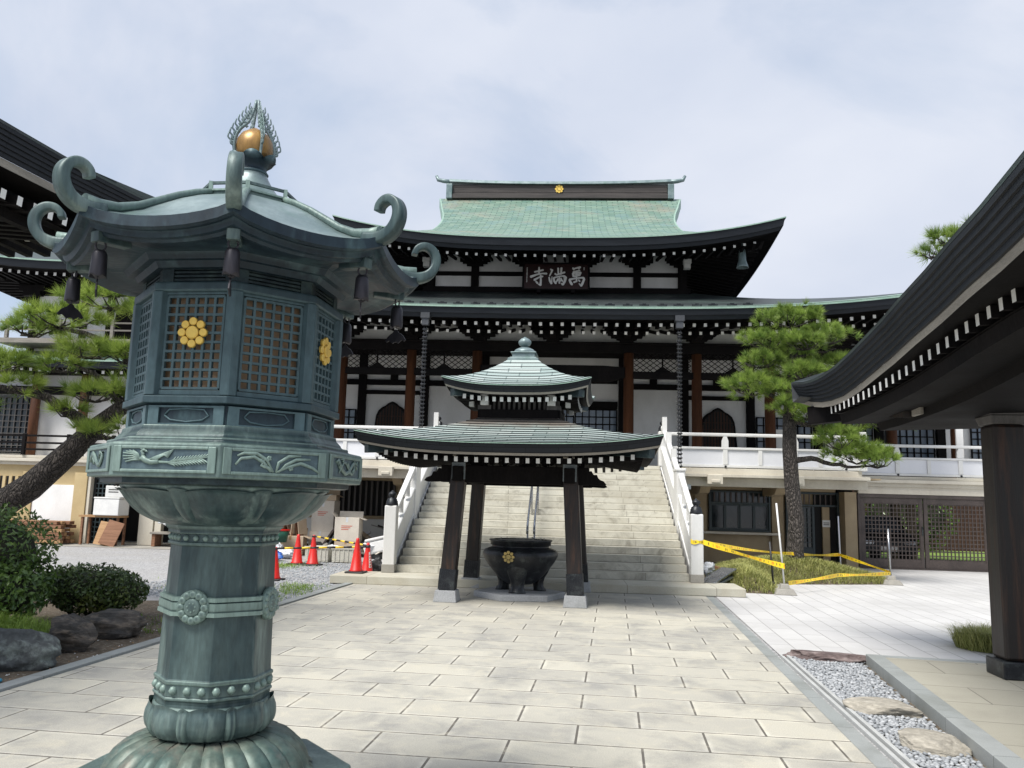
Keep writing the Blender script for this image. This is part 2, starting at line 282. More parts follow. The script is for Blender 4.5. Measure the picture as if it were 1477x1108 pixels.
# ------------------------------------------------------------------ mesh helpers
class MB:
    def __init__(s): s.v = []; s.f = []; s.m = []; s.uv = []; s.sm = []
    def add(s, vs, fs, mi=0, uvs=None, smooth=False):
        o = len(s.v); s.v += [tuple(p) for p in vs]
        for i, f in enumerate(fs):
            s.f.append(tuple(o+k for k in f)); s.m.append(mi[i] if isinstance(mi, (list, tuple)) else mi)
            s.uv.append(uvs[i] if uvs else None); s.sm.append(smooth)
        return s
    def box(s, x0, x1, y0, y1, z0, z1, mi=0):
        v = [(x, y, z) for z in (z0, z1) for y in (y0, y1) for x in (x0, x1)]
        fs = [(0, 2, 3, 1), (4, 5, 7, 6), (0, 1, 5, 4), (2, 6, 7, 3), (1, 3, 7, 5), (0, 4, 6, 2)]
        uv = []
        for f in fs:
            q = [v[k] for k in f]
            xs = {p[0] for p in q}; zs = {p[2] for p in q}
            uv.append([(p[1], p[2]) if len(xs) == 1 else ((p[0], p[1]) if len(zs) == 1 else (p[0], p[2])) for p in q])
        return s.add(v, fs, mi, uv)
    def obox(s, c, sz, rz=0, mi=0, mat=None, taper=1.0):
        a, b_, c_ = sz[0]/2, sz[1]/2, sz[2]/2
        m_ = mat or Matrix.Rotation(rz, 3, 'Z')
        v = []
        for z in (-c_, c_):
            k = taper if z > 0 else 1
            for y in (-b_, b_):
                for x in (-a, a): v.append(Vector(c) + m_ @ Vector((x*k, y*k, z)))
        return s.add(v, [(0, 2, 3, 1), (4, 5, 7, 6), (0, 1, 5, 4), (2, 6, 7, 3), (1, 3, 7, 5), (0, 4, 6, 2)], mi)
    def bar(s, p0, p1, wd, h, mi=0, end=None, up=(0, 0, 1), t1=1.0):
        p0, p1 = Vector(p0), Vector(p1); d = (p1-p0).normalized(); u = Vector(up)
        x = d.cross(u)
        if x.length < 1e-6: x = Vector((1, 0, 0))
        x.normalize(); z = x.cross(d)
        v = []
        for p, k in ((p0, 1), (p1, t1)):
            for a, b_ in ((-1, -1), (1, -1), (1, 1), (-1, 1)): v.append(p + x*(a*wd/2*k) + z*(b_*h/2*k))
        e = mi if end is None else end
        return s.add(v, [(3, 2, 1, 0), (4, 5, 6, 7), (0, 1, 5, 4), (1, 2, 6, 5), (2, 3, 7, 6), (3, 0, 4, 7)], [e, mi, mi, mi, mi, mi])
    def loft(s, rings, mi=0, smooth=False, closed=True, caps=(False, False), uv=False):
        n = len(rings[0]); o = len(s.v)
        for r_ in rings: s.v += [tuple(p) for p in r_]
        for i in range(len(rings)-1):
            for j in range(n if closed else n-1):
                k = (j+1) % n
                s.f.append((o+i*n+j, o+i*n+k, o+(i+1)*n+k, o+(i+1)*n+j))
                s.m.append(mi[i] if isinstance(mi, (list, tuple)) else mi); s.sm.append(smooth); s.uv.append(None)
        lm = mi[-1] if isinstance(mi, (list, tuple)) else mi
        if caps[0]: s.f.append(tuple(o+j for j in reversed(range(n)))); s.m.append(mi[0] if isinstance(mi, (list, tuple)) else mi); s.sm.append(False); s.uv.append(None)
        if caps[1]: s.f.append(tuple(o+(len(rings)-1)*n+j for j in range(n))); s.m.append(lm); s.sm.append(False); s.uv.append(None)
        return s
    def tube(s, path, rad, n=8, mi=0, smooth=True, flat=1.0, up=None):
        P = [Vector(p) for p in path]
        if not isinstance(rad, (list, tuple)): rad = [rad]*len(P)
        rings = []; x = None
        for i, p in enumerate(P):
            d = (P[min(i+1, len(P)-1)] - P[max(i-1, 0)]).normalized()
            if x is None:
                x = d.cross(Vector(up) if up else (Vector((0, 0, 1)) if abs(d.z) < .9 else Vector((1, 0, 0)))).normalized()
            else:
                x = (x - d*x.dot(d)).normalized()
            y = d.cross(x)
            rings.append([p + (x*math.cos(2*PI*k/n) + y*(math.sin(2*PI*k/n)*flat))*rad[i] for k in range(n)])
        return s.loft(rings, mi, smooth, True, (True, True))
    def lathe(s, prof, n=24, c=(0, 0, 0), mi=0, phase=0., smooth=True, mod=None, caps=(True, True)):
        rings = []
        for i, (r_, z) in enumerate(prof):
            ring = []
            for k in range(n):
                a = phase + 2*PI*k/n
                rr, zz = (r_, z) if mod is None else mod(a, r_, z, i)
                ring.append((c[0]+rr*math.cos(a), c[1]+rr*math.sin(a), c[2]+zz))
            rings.append(ring)
        return s.loft(rings, mi, smooth, True, caps)
    def prism(s, poly, lo, hi, plane='xz', mi=0):
        def pt(a, b_, c_): return {'xz': (a, c_, b_), 'yz': (c_, a, b_), 'xy': (a, b_, c_)}[plane]
        n = len(poly)
        v = [pt(a, b_, lo) for a, b_ in poly] + [pt(a, b_, hi) for a, b_ in poly]
        fs = [tuple(reversed(range(n))), tuple(range(n, 2*n))] + [(i, (i+1) % n, n+(i+1) % n, n+i) for i in range(n)]
        return s.add(v, fs, mi)
    def xform(s, m_, start=0):
        s.v[start:] = [tuple(m_ @ Vector(p)) for p in s.v[start:]]; return s
    def build(s, name, mats, parent=None, bevel=0., loc=None, rz=0.):
        me = bpy.data.meshes.new(name)
        me.from_pydata(s.v, [], s.f)
        for k in (mats if isinstance(mats, (list, tuple)) else [mats]): me.materials.append(M[k] if isinstance(k, str) else k)
        me.polygons.foreach_set('material_index', s.m); me.polygons.foreach_set('use_smooth', s.sm)
        if any(u is not None for u in s.uv):
            lay = me.uv_layers.new(name='UVMap'); d = []
            for f, u in zip(s.f, s.uv): d += [c for q in (u or [(0, 0)]*len(f)) for c in q]
            lay.data.foreach_set('uv', d)
        me.update()
        o = bpy.data.objects.new(name, me); S.collection.objects.link(o)
        if parent is not None: o.parent = parent
        if loc: o.location = loc
        o.rotation_euler.z = rz
        if bevel:
            b_ = o.modifiers.new('bevel', 'BEVEL'); b_.width = bevel; b_.segments = 2; b_.limit_method = 'ANGLE'; b_.angle_limit = R(40)
        return o
def tag(o, label, cat, group=None, kind=None):
    if label: o['label'] = label
    if cat: o['category'] = cat
    if group: o['group'] = group
    if kind: o['kind'] = kind
    return o
def empty(name, loc, label, cat, group=None, rz=0.):
    o = bpy.data.objects.new(name, None); S.collection.objects.link(o); o.empty_display_size = .2
    o.location = loc; o.rotation_euler.z = rz
    return tag(o, label, cat, group)
def structure(o): o['kind'] = 'structure'; return o
def children(o): return [c for c in S.collection.objects if c.parent == o]
def copy_tree(o, parent=None):
    c = o.copy(); S.collection.objects.link(c)
    if parent is not None: c.parent = parent
    for ch in children(o): copy_tree(ch, c)
    return c
def fast_mesh(name, V, F, mats, parent=None, tint=None, smooth=False):
    me = bpy.data.meshes.new(name)
    V = np.asarray(V, np.float32); F = np.asarray(F, np.int32); k = F.shape[1]
    me.vertices.add(len(V)); me.vertices.foreach_set('co', V.ravel())
    me.loops.add(F.size); me.loops.foreach_set('vertex_index', F.ravel())
    me.polygons.add(len(F)); me.polygons.foreach_set('loop_start', np.arange(0, F.size, k, dtype=np.int32)); me.polygons.foreach_set('loop_total', np.full(len(F), k, np.int32))
    me.polygons.foreach_set('use_smooth', np.full(len(F), smooth))
    me.materials.append(M[mats])
    me.update(calc_edges=True)
    if tint is not None:
        a = me.attributes.new('tint', 'FLOAT', 'POINT'); a.data.foreach_set('value', np.asarray(tint, np.float32))
    o = bpy.data.objects.new(name, me); S.collection.objects.link(o)
    if parent is not None: o.parent = parent
    return o
# square or oblong roof skirt: rings from the eave (half sizes ex, ey) up to (ex-inset, ey-inset)
class Roof:
    def __init__(s, cx, cy, ex, ey, prof, inset, lift=.4, pw=3.2, bow=0., n=28):
        s.cx, s.cy, s.ex, s.ey, s.prof, s.inset, s.lift, s.pw, s.bow, s.n = cx, cy, ex, ey, prof, inset, lift, pw, bow, n
    def pt(s, k, u, q, dz=0., out=0.):            # side k, u in [-1,1] along it, q = inset from the eave
        t = max(0., 1-q/s.inset); hx = s.ex-q+out; hy = s.ey-q+out
        l = s.lift*t*t*abs(u)**s.pw; bw = s.bow*t*t*abs(u)**s.pw
        hx += bw; hy += bw
        z = s.prof(q)+l+dz
        x, y = ((u*hx, -hy), (hx, u*hy), (-u*hx, hy), (-hx, -u*hy))[k]
        return (s.cx+x, s.cy+y, z)
    def ring(s, q, dz=0., out=0.):
        return [s.pt(k, -1+2*i/s.n, q, dz, out) for k in range(4) for i in range(s.n)]
    def skin(s, mb, mi=0, nq=10, q1=None, step=0.):
        q1 = q1 or s.inset; qs = [q1*(i/nq)**(1.0 if step else 1.15) for i in range(nq+1)]
        for k in range(4):
            half = (s.ex, s.ey, s.ex, s.ey)[k]
            for a in range(nq):
                for i in range(s.n):
                    u0, u1 = -1+2*i/s.n, -1+2*(i+1)/s.n
                    c = [(u0, qs[a]), (u1, qs[a]), (u1, qs[a+1]), (u0, qs[a+1])]
                    if step and a: mb.add([s.pt(k, u0, qs[a], 0), s.pt(k, u1, qs[a], 0), s.pt(k, u1, qs[a], step), s.pt(k, u0, qs[a], step)], [(0, 1, 2, 3)], mi+1)  # dark riser puts the shade line under each course into the colour
                    mb.add([s.pt(k, u, q, step if j_ < 2 else 0) for j_, (u, q) in enumerate(c)], [(0, 1, 2, 3)], mi, [[(u*(half-q)+k*3.3, q*1.12) for u, q in c]], True)
        return mb
    def bands(s, mb, lst):                          # lst: (inset, dz, material) downwards from the eave edge
        prev = (0., 0.)
        for q, dz, mi in lst:
            for k in range(4):
                half = (s.ex, s.ey, s.ex, s.ey)[k]
                for i in range(s.n):
                    u0, u1 = -1+2*i/s.n, -1+2*(i+1)/s.n
                    def P(u, a): 
                        x, y, z = s.pt(k, u, 0., a[1], -a[0]); return (x, y, z)
                    mb.add([P(u0, prev), P(u1, prev), P(u1, (q, dz)), P(u0, (q, dz))], [(3, 2, 1, 0)], mi, [[(u0*half, prev[1]), (u1*half, prev[1]), (u1*half, dz), (u0*half, dz)][::-1]], False)
            prev = (q, dz)
        return mb
    def rafters(s, mb, sp, a, b, dza, slope, wd, h, sides=(0, 1, 3), mi=0, end=1):
        for k in sides:
            half = (s.ex, s.ey, s.ex, s.ey)[k]; m_ = int((half-a)/sp)
            for i in range(-m_, m_+1):
                d = (i+.0)*sp
                u = d/half
                depth = min(b, half-abs(d)+.02)
                if depth-a < .05: continue
                l = s.lift*abs(u)**s.pw
                za = s.prof(0)+l+dza; zb = s.prof(0)+l*.5+dza+slope*(depth-a)
                def P(q, z):
                    x, y = ((d, -(s.ey-q)), (s.ex-q, d), (-d, s.ey-q), (-(s.ex-q), -d))[k]
                    return (s.cx+x, s.cy+y, z)
                mb.bar(P(a, za), P(depth, zb), wd, h, mi, end)
        return mb
# ------------------------------------------------------------------ the ground
def sheet(name, poly, z, m, loc=(0, 0)):
    mb = MB(); mb.add([(x-loc[0], y-loc[1], 0) for x, y in poly], [tuple(range(len(poly)))], 0, [[(x, y) for x, y in poly]])
    return structure(mb.build(name, m, None, 0, (loc[0], loc[1], z)))
HO, HR = (-1.4, 16.2), R(3.4)
def hw(x, y):            # hall plan coordinates -> world
    return (HO[0]+math.cos(HR)*x-math.sin(HR)*y, HO[1]+math.sin(HR)*x+math.cos(HR)*y)
structure(MB().add([(-900, -900, 0), (900, -900, 0), (900, 900, 0), (-900, 900, 0)], [(0, 1, 2, 3)]).build('ground', 'gravel', None, 0, (0, 0, -.016)))
sheet('path', [(-4.78, -3), (1.66, -3), (1.66, 15.95), (-4.78, 15.62)], 0, 'paving')
mb = MB()
mb.add([(1.668, -3, -.006), (1.80, -3, -.006), (1.80, 15.96, -.006), (1.668, 15.95, -.006)], [(0, 1, 2, 3)])
structure(mb.build('path_kerb', 'kerb'))
mb = MB(); mb.box(-4.93, -4.79, -3, 15.6, -.05, .022)
structure(mb.build('path_kerb', 'kerb'))
sheet('plaza', [(1.84, 9.62), (40, 9.2), (40, 27.5), (8, 27.5), (1.84, 24)], -.004, 'plaza')
sheet('planting_bed', [(-4.94, 3.0), (-4.94, 11.8), (-6.2, 11.9), (-8.2, 11.2), (-10.5, 9), (-10.5, 3)], -.008, 'soil')
sheet('apron', [hw(-30, 6.4), hw(-8.6, 6.4), hw(-8.6, 9.4), hw(-30, 9.4)], -.009, 'concrete')
# steel edging rails of the pebble bed
rl = empty('drain_edging', (1.84, 8, 0), 'pair of pale metal edging rails along the pebble bed', 'edging')
for k in range(2):
    MB().box(-.018+k*.052, .014+k*.052, -9, 1.55, -.05, .018 if k == 0 else .03).build('rail', 'granite_light', rl, .004)

# ------------------------------------------------------------------ main hall
hall = empty('temple_hall', (HO[0], HO[1], 0), 'large two tiered temple hall with green copper roof behind the stone stairs', 'temple', rz=HR)
def hp(mb, name, m, bevel=0., parent=None): return mb.build(name, m, parent or hall, bevel)
YV, YC, YW, YL = 5.4, 7.8, 10.3, 8.3            # veranda front, column row, upper wall, lower wall
# lower storey
for sx in (-1, 1): hp(MB().box(min(sx*3.1, sx*8.45), max(sx*3.1, sx*8.45), YL+.12, YL+.5, 0, 2.4), 'lower_wall', 'beige')
for x0, x1 in ((4.28, 4.62), (6.5, 6.84), (-4.62, -4.28), (-6.84, -6.5)): hp(MB().box(x0, x1, YL, YL+.119, 0, 2.4), 'lower_pillar', 'beige', .01)
for x0, x1 in ((8.42, 8.76), (-8.76, -8.42)): hp(MB().box(x0, x1, YC-.02, YC+.45, 0, 2.12), 'lower_pillar', 'beige', .01)
mb = MB(); mb.box(-8.7, 8.7, YV+.35, YL+.6, 2.403, 2.44); hp(mb, 'veranda_soffit', 'beige')
for a, b_ in ((3.05, 8.3), (-8.3, -3.05)): hp(MB().box(a, b_, YL-.12, YL+.118, 2.11, 2.402), 'lower_lintel', 'beige', .01)
# hanging beam with the curved end, right and left of the stairs
for sx in (-1, 1):
    for xb in (4.3, 6.35):
        mb = MB(); mb.prism([(5.25, 2.40), (5.25, 2.22), (6.3, 2.20), (6.6, 2.12), (6.8, 1.98), (7.2, 1.94), (8.17, 1.94), (8.17, 2.40)], sx*xb-.14, sx*xb+.14, 'yz')
        b_ = hp(mb, 'bracket', 'beige', .01)
        mb = MB(); mb.box(sx*xb-.19, sx*xb+.19, 5.05, 5.247, 2.17, 2.42); mb.box(sx*xb-.11, sx*xb+.11, 5.02, 5.049, 2.21, 2.29); mb.build('bracket_nose', 'cream', b_, .015)
# window to the right of the stairs
def frame_window(x0, x1, z0, z1, npan, parent=None, y=YL, zt=None, name='window'):
    zt = zt or z1-.36
    mb = MB(); t = .05
    mb.box(x0, x0+t, y-.04, y+.115, z0, z1); mb.box(x1-t, x1, y-.04, y+.115, z0, z1)
    mb.box(x0+t, x1-t, y-.04, y+.115, z0, z0+t); mb.box(x0+t, x1-t, y-.04, y+.115, z1-t, z1); mb.box(x0+t, x1-t, y-.035, y+.115, zt-.03, zt+.03)
    f = hp(mb, name, 'teal', .006)
    mb = MB(); n = 11
    for i in range(1, n): 
        xx = x0+(x1-x0)*i/n; mb.box(xx-.022, xx+.022, y-.01, y+.03, zt+.031, z1-t-.001)
    mb.build('transom_bars', 'gate_brown', f)
    mb = MB(); wpan = (x1-x0-2*t)/npan
    for i in range(npan):
        a = x0+t+i*wpan; o = .012 if i % 2 else 0.
        for q in ((a+.002, a+.04), (a+wpan-.04, a+wpan-.002)): mb.box(q[0], q[1], y+.0+o, y+.03+o, z0+t+.001, zt-.031)
        mb.box(a+.041, a+wpan-.041, y+o, y+.03+o, z0+t+.001, z0+t+.05); mb.box(a+.041, a+wpan-.041, y+o, y+.03+o, zt-.08, zt-.031)
    mb.build('sash', 'teal', f)
    MB().box(x0+t, x1-t, y+.05, y+.07, z0+t, z1-t).build('pane', 'dark_glass', f)
    return f
f = frame_window(4.68, 6.46, .9, 2.08, 4)
mb = MB(); mb.box(4.5, 6.72, YL-.16, YL-.002, .82, .89); mb.build('sill', 'cream', f, .01)
# entrance with lattice sliding doors
mb = MB(); mb.box(6.9, 6.98, YL-.05, YL+.1, 0, 2.1); mb.box(8.36, 8.42, YL-.05, YL+.1, 0, 2.1); mb.box(6.98, 8.36, YL-.05, YL+.1, 2.04, 2.1); mb.box(6.98, 8.36, YL-.05, YL+.1, 1.68, 1.74)
dr = hp(mb, 'entrance', 'teal', .005)
mb = MB()
for i in range(1, 9): mb.box(6.98+1.38*i/9-.018, 6.98+1.38*i/9+.018, YL, YL+.03, 1.741, 2.039)
mb.build('transom_bars', 'gate_brown', dr)
def lattice(mb, x0, x1, z0, z1, nx, nz, y, t=.02, d=.03, mi=0):
    for i in range(nx+1):
        xx = x0+(x1-x0)*i/nx; mb.box(xx-t/2, xx+t/2, y, y+d, z0, z1, mi)
    for j in range(nz+1):
        zz = z0+(z1-z0)*j/nz; mb.box(x0, x1, y+.004, y+d-.004, zz-t/2, zz+t/2, mi)
    return mb
mb = MB(); lattice(mb, 7.02, 7.66, .5, 1.64, 5, 8, YL, .022); mb.box(6.985, 7.02, YL-.01, YL+.04, .01, 1.675); mb.box(7.661, 7.72, YL-.01, YL+.04, .01, 1.675); mb.box(7.021, 7.66, YL-.005, YL+.035, .02, .48)
mb.build('door', 'teal', dr)
MB().box(7.0, 7.7, YL+.06, YL+.075, .02, 1.67).build('pane', 'dark_glass', dr)
MB().box(7.72, 8.36, YL+.102, YL+.115, .0, 2.03).build('doorway_shade_sheet', 'inside', dr)  # dark sheet on the wall in place of the doorway's shade
MB().box(7.95, 8.15, YL+.0, YL+.09, .0, 1.675).build('wall_strip', 'beige', dr)
nb = MB().box(7.94, 8.16, YL-.012, YL-.002, 1.1, 1.3).build('notice', 'paper_white', dr)
mb = MB()
for i in range(2): mb.box(7.97, 8.13, YL-.0155, YL-.0125, 1.16+i*.05, 1.18+i*.05)
mb.build('notice_print', 'ink', nb)
# right wing: lattice gate under the cream band
mb = MB(); mb.box(8.8, 20, YC-.06, YC+.3, 2.09, 2.5); mb.box(12.5, 20, YC, YC+.3, 0, 2.088); hp(mb, 'wing_wall', 'cream', .006)
mb = MB(); mb.box(8.78, 8.86, YC-.04, YC+.1, 0, 2.085); mb.box(12.36, 12.48, YC-.04, YC+.1, 0, 2.085); mb.box(8.861, 12.359, YC-.04, YC+.1, 1.99, 2.085); mb.box(8.861, 12.359, YC-.06, YC+.1, .0, .03)
gf = hp(mb, 'lattice_gate', 'gate_brown', .005)
for a, b_ in ((8.87, 10.58), (10.61, 12.35)):
    mb = MB(); mb.box(a, a+.09, YC-.01, YC+.05, .035, 1.985); mb.box(b_-.09, b_, YC-.01, YC+.05, .035, 1.985); mb.box(a+.091, b_-.091, YC-.01, YC+.05, .035, .26); mb.box(a+.091, b_-.091, YC-.01, YC+.05, 1.83, 1.985)
    lf = mb.build('gate_leaf', 'gate_brown', gf, .004)
    lattice(MB(), a+.1, b_-.1, .27, 1.82, 15, 13, YC+.0, .026, .03).build('lattice_bars', 'gate_brown', lf)
MB().box(10.53, 10.565, YC-.035, YC-.012, .95, 1.2).build('handle', 'iron', gf)
# space behind the gate: a roofed court, shade at the left put into dark walls, garden light beyond
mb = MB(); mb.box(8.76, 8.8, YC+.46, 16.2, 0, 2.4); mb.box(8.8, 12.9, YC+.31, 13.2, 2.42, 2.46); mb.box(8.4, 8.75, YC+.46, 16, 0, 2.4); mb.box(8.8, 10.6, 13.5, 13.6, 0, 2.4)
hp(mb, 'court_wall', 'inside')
mb = MB(); mb.box(11.6, 11.85, 12.6, 12.85, 0, 2.41); mb.box(12.15, 12.4, 12.6, 12.85, 0, 2.41); hp(mb, 'court_post', 'beige', .01)
# left of the stairs: slatted windows above a pale plinth
mb = MB(); mb.box(-8.2, -4.7, YL-.03, YL+.119, 0, .95); mb.box(-4.2, -3.1, YL-.03, YL+.119, 0, .95); hp(mb, 'plinth_panel', 'plaster_grey', .005)
for a, b_ in ((-8.2, -6.9), (-6.45, -4.7), (-4.2, -3.15)):
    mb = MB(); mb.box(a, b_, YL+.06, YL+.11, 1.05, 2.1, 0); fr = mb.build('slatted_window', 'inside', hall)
    mb = MB(); n = int((b_-a)/.16)
    for i in range(n+1): xx = a+.02+(b_-a-.04)*i/n; mb.box(xx-.03, xx+.03, YL-.02, YL+.05, 1.05, 2.1)
    mb.build('slats', 'slat_grey', fr)
    MB().box(a-.05, b_+.05, YL-.07, YL+.058, .955, 1.045).build('sill', 'beige', fr, .005)
# left wing ground floor
mb = MB(); mb.box(-22, -14.0, YC, YC+.3, 0, 2.4); mb.box(-14.0, -8.8, YC-.05, YC+.3, 2.12, 2.4); hp(mb, 'wing_wall', 'yellow_beige', .006)
hp(MB().box(-14.42, -14.02, YC-.12, YC-.002, 0, 2.1), 'wing_pillar', 'yellow_beige', .01); hp(MB().box(-16.1, -15.75, YC-.08, YC-.002, 0, 2.1), 'wing_pillar', 'yellow_beige', .01)
mb = MB(); mb.box(-15.74, -14.43, YC-.04, YC-.002, .1, 1.72); hp(mb, 'wing_panel', 'plaster', .005)
mb = MB(); mb.box(-12.3, -11.85, YC-.1, YC+.35, 0, 2.1); hp(mb, 'wing_pillar', 'cream', .01)
hp(MB().box(-11.8, -11.6, YC-.1, YC+.1, 0, .9), 'wing_stub', 'cream', .01); hp(MB().box(-14.01, -13.92, YC-.08, YC+.1, 0, 2.1), 'wing_jamb', 'cream', .01)
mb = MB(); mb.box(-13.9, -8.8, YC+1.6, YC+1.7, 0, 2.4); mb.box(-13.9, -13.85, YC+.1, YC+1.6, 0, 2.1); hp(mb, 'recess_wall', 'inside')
mb = MB(); lattice(mb, -13.9, -13.1, .05, 2.08, 6, 14, YC+.1, .03); mb.box(-13.1, -13.04, YC+.09, YC+.15, 0, 2.1); hp(mb, 'lattice_door', 'teal')
mb = MB()
for i in range(9): mb.box(-17.9+i*.2-.045, -17.9+i*.2+.045, YC-.06, YC-.004, 1.0, 1.95)
sw = hp(mb, 'slatted_window', 'yellow_beige'); MB().box(-18, -16.15, YC-.0035, YC-.001, 1.0, 1.95).build('shade_backing', 'inside', sw)  # dark sheet stands in for the shade behind the slats
# veranda slab and parapet
mb = MB()
for sx in (-1, 1):
    a, b_ = sorted((sx*2.98, sx*8.1))
    mb.box(a, b_, YV, YW, 2.45, 2.6)
    a, b_ = sorted((sx*8.1, sx*22)); mb.box(a, b_, YC-.02, YW, 2.51, 2.6)
mb.box(-2.98, 2.98, 5.5, YW, 2.47, 2.6)
hp(mb, 'veranda', 'cream', .01)
for sx in (-1, 1):
    a, b_ = sorted((sx*3.05, sx*8.25)); mb = MB(); mb.box(a, b_, YV-.16, YV+.2, 2.36, 2.448, 0); mb.box(a, b_, YV+.06, YV+.34, 2.13, 2.359, 0); hp(mb, 'veranda_edge_beam', 'cream', .012)
    a, b_ = sorted((sx*8.26, sx*22)); mb = MB(); mb.box(a, b_, YC-.2, YC-.062, 2.40, 2.5, 0); mb.box(a, b_, YC-.11, YC-.061, 2.3, 2.401, 0); hp(mb, 'veranda_edge_beam', 'cream', .012)
def balustrade(x0, x1, y, z0, posts, dark=False):
    mb = MB(); 
    mb.box(x0, x1, y, y+.1, z0+.02, z0+.09); mb.box(x0, x1, y-.01, y+.11, z0+.49, z0+.55); mb.box(x0, x1, y+.03, y+.07, z0+.091, z0+.489, 1)
    b_ = hp(mb, 'balustrade', ['white_paint', 'panel_white'], .008)
    mb = MB(); mb.bar((x0, y+.05, z0+.88), (x1, y+.05, z0+.88), .09, .085); mb.build('top_rail', 'white_paint', b_, .02)
    for i, xp in enumerate(posts):
        mb = MB(); mb.prism([(xp-.06, z0+.1), (xp+.06, z0+.1), (xp+.06, z0+.48)] if False else [(xp-.06, z0+.095), (xp+.06, z0+.095), (xp+.06, z0+.485), (xp-.06, z0+.485)], y-.005, y+.105, 'xz')
        mb.prism([(xp-.085, z0+.555), (xp+.085, z0+.555), (xp+.085, z0+.72), (xp+.055, z0+.80), (xp+.045, z0+.835), (xp-.045, z0+.835), (xp-.055, z0+.80), (xp-.085, z0+.72)], y+.005, y+.095, 'xz')
        p_ = mb.build('rail_post', 'white_paint', b_, .006)
        if i+1 < len(posts):
            xm = (xp+posts[i+1])/2; MB().box(xm-.05, xm+.05, y-.003, y+.103, z0+.095, z0+.485).build('panel_stile', 'white_paint', b_)
        MB().lathe([(.03, 0), (.03, .02), (.02, .03)], 10, (0, 0, 0)).xform(Matrix.Translation((xp, y-.0, z0+.05)) @ Matrix.Rotation(PI/2, 4, 'X')).build('drain_spout', 'iron', b_)
    return b_
balustrade(3.05, 8.0, YV, 2.6, [4.62, 6.42, 7.7])
balustrade(-8.0, -3.05, YV, 2.6, [-7.7, -6.42, -4.62])
balustrade(8.2, 21.5, YC, 2.6, [9.95, 11.7, 13.45, 15.2])
for sx in (-1, 1):
    mb = MB(); mb.box(sx*8.1-.05, sx*8.1+.05, YV+.12, YC, 2.62, 3.15); mb.bar((sx*8.1, YV+.1, 3.48), (sx*8.1, YC, 3.48), .09, .085); hp(mb, 'balustrade_return', 'white_paint', .01)
    for yy in (YV+.05, YC+.05):
        mb = MB(); mb.box(sx*8.1-.12, sx*8.1+.12, yy-.12, yy+.12, 2.605, 3.62); mb.box(sx*8.1-.13, sx*8.1+.13, yy-.13, yy+.13, 3.5, 3.56); hp(mb, 'corner_post', 'white_paint', .02)
# dark timber rail of the left wing
lw = MB()
for z in (2.78, 2.98, 3.2): lw.bar((-22, YC-.05, z), (-8.25, YC-.05, z), .06, .06)
for i in range(9): lw.box(-20.5+i*1.42, -20.4+i*1.42, YC-.1, YC+.0, 2.605, 3.26)
hp(lw, 'timber_rail', 'wood_dark', .005)
# columns and the beams between them
COLX = [-10.4, -8.5, -6.38, -4.27, -2.27, 2.27, 4.27, 6.38, 8.5, 10.4, 12.3]
for x in COLX:
    MB().lathe([(.19, 2.602), (.19, 2.66), (.155, 2.68), (.150, 6.05)], 20, (x, YC+(1.5 if abs(x) > 9 else 0), 0)).build('column', 'wood_red', hall)
    if abs(x) < 9: MB().lathe([(.185, 2.6025), (.185, 2.75)], 20, (x, YC, 0), caps=(False, True)).build('column_shoe', 'iron', hall)
mb = MB(); mb.box(-10.5, 12.4, YC-.13, YC+.13, 6.06, 6.30); mb.box(-10.5, -2.4, YC-.1, YC+.1, 5.30, 5.50); mb.box(2.4, 12.4, YC-.1, YC+.1, 5.30, 5.50); mb.box(-10.5, 12.4, YC-.2, YC+.2, 6.301, 6.36); 
hp(mb, 'porch_beam', 'wood_dark', .01)
# arched beam over the centre bay
mb = MB(); mb.prism([(-2.15, 5.30), (-1.6, 5.16), (1.6, 5.16), (2.15, 5.30), (2.15, 5.62), (1.5, 5.66), (-1.5, 5.66), (-2.15, 5.62)], YC-.14, YC+.14, 'xz'); hp(mb, 'rainbow_beam', 'wood_dark', .02)
# diamond transoms
for a, b_ in zip(COLX, COLX[1:]):
    if a < -2.3 and b_ > 0 or a < -2 < b_: continue
    mb = MB(); x0, x1, z0, z1 = a+.16, b_-.16, 5.505, 6.055; hgt = z1-z0; st = .2
    n = int((x1-x0)/st)
    for i in range(-3, n+1):
        for sg in (1, -1):
            xa = x0+i*st; xb = xa+hgt*1.35; za, zb = (z0, z1) if sg > 0 else (z1, z0)
            if xb <= x0 or xa >= x1: continue
            if xa < x0: za += (zb-za)*(x0-xa)/(xb-xa); xa = x0
            if xb > x1: zb -= (zb-za)*(xb-x1)/(xb-xa); xb = x1
            mb.bar((xa, YC+.0+sg*.006, za), (xb, YC+sg*.006, zb), .012, .02)
    mb.box((x0+x1)/2-.02, (x0+x1)/2+.02, YC-.03, YC+.03, z0, z1)
    mb.prism([((x0+x1)/2-.25, z0), ((x0+x1)/2+.25, z0), ((x0+x1)/2+.1, z0+.1), ((x0+x1)/2, z0+.17), ((x0+x1)/2-.1, z0+.1)], YC-.04, YC-.02, 'xz')
    hp(mb, 'lattice_transom', 'wood_dark')
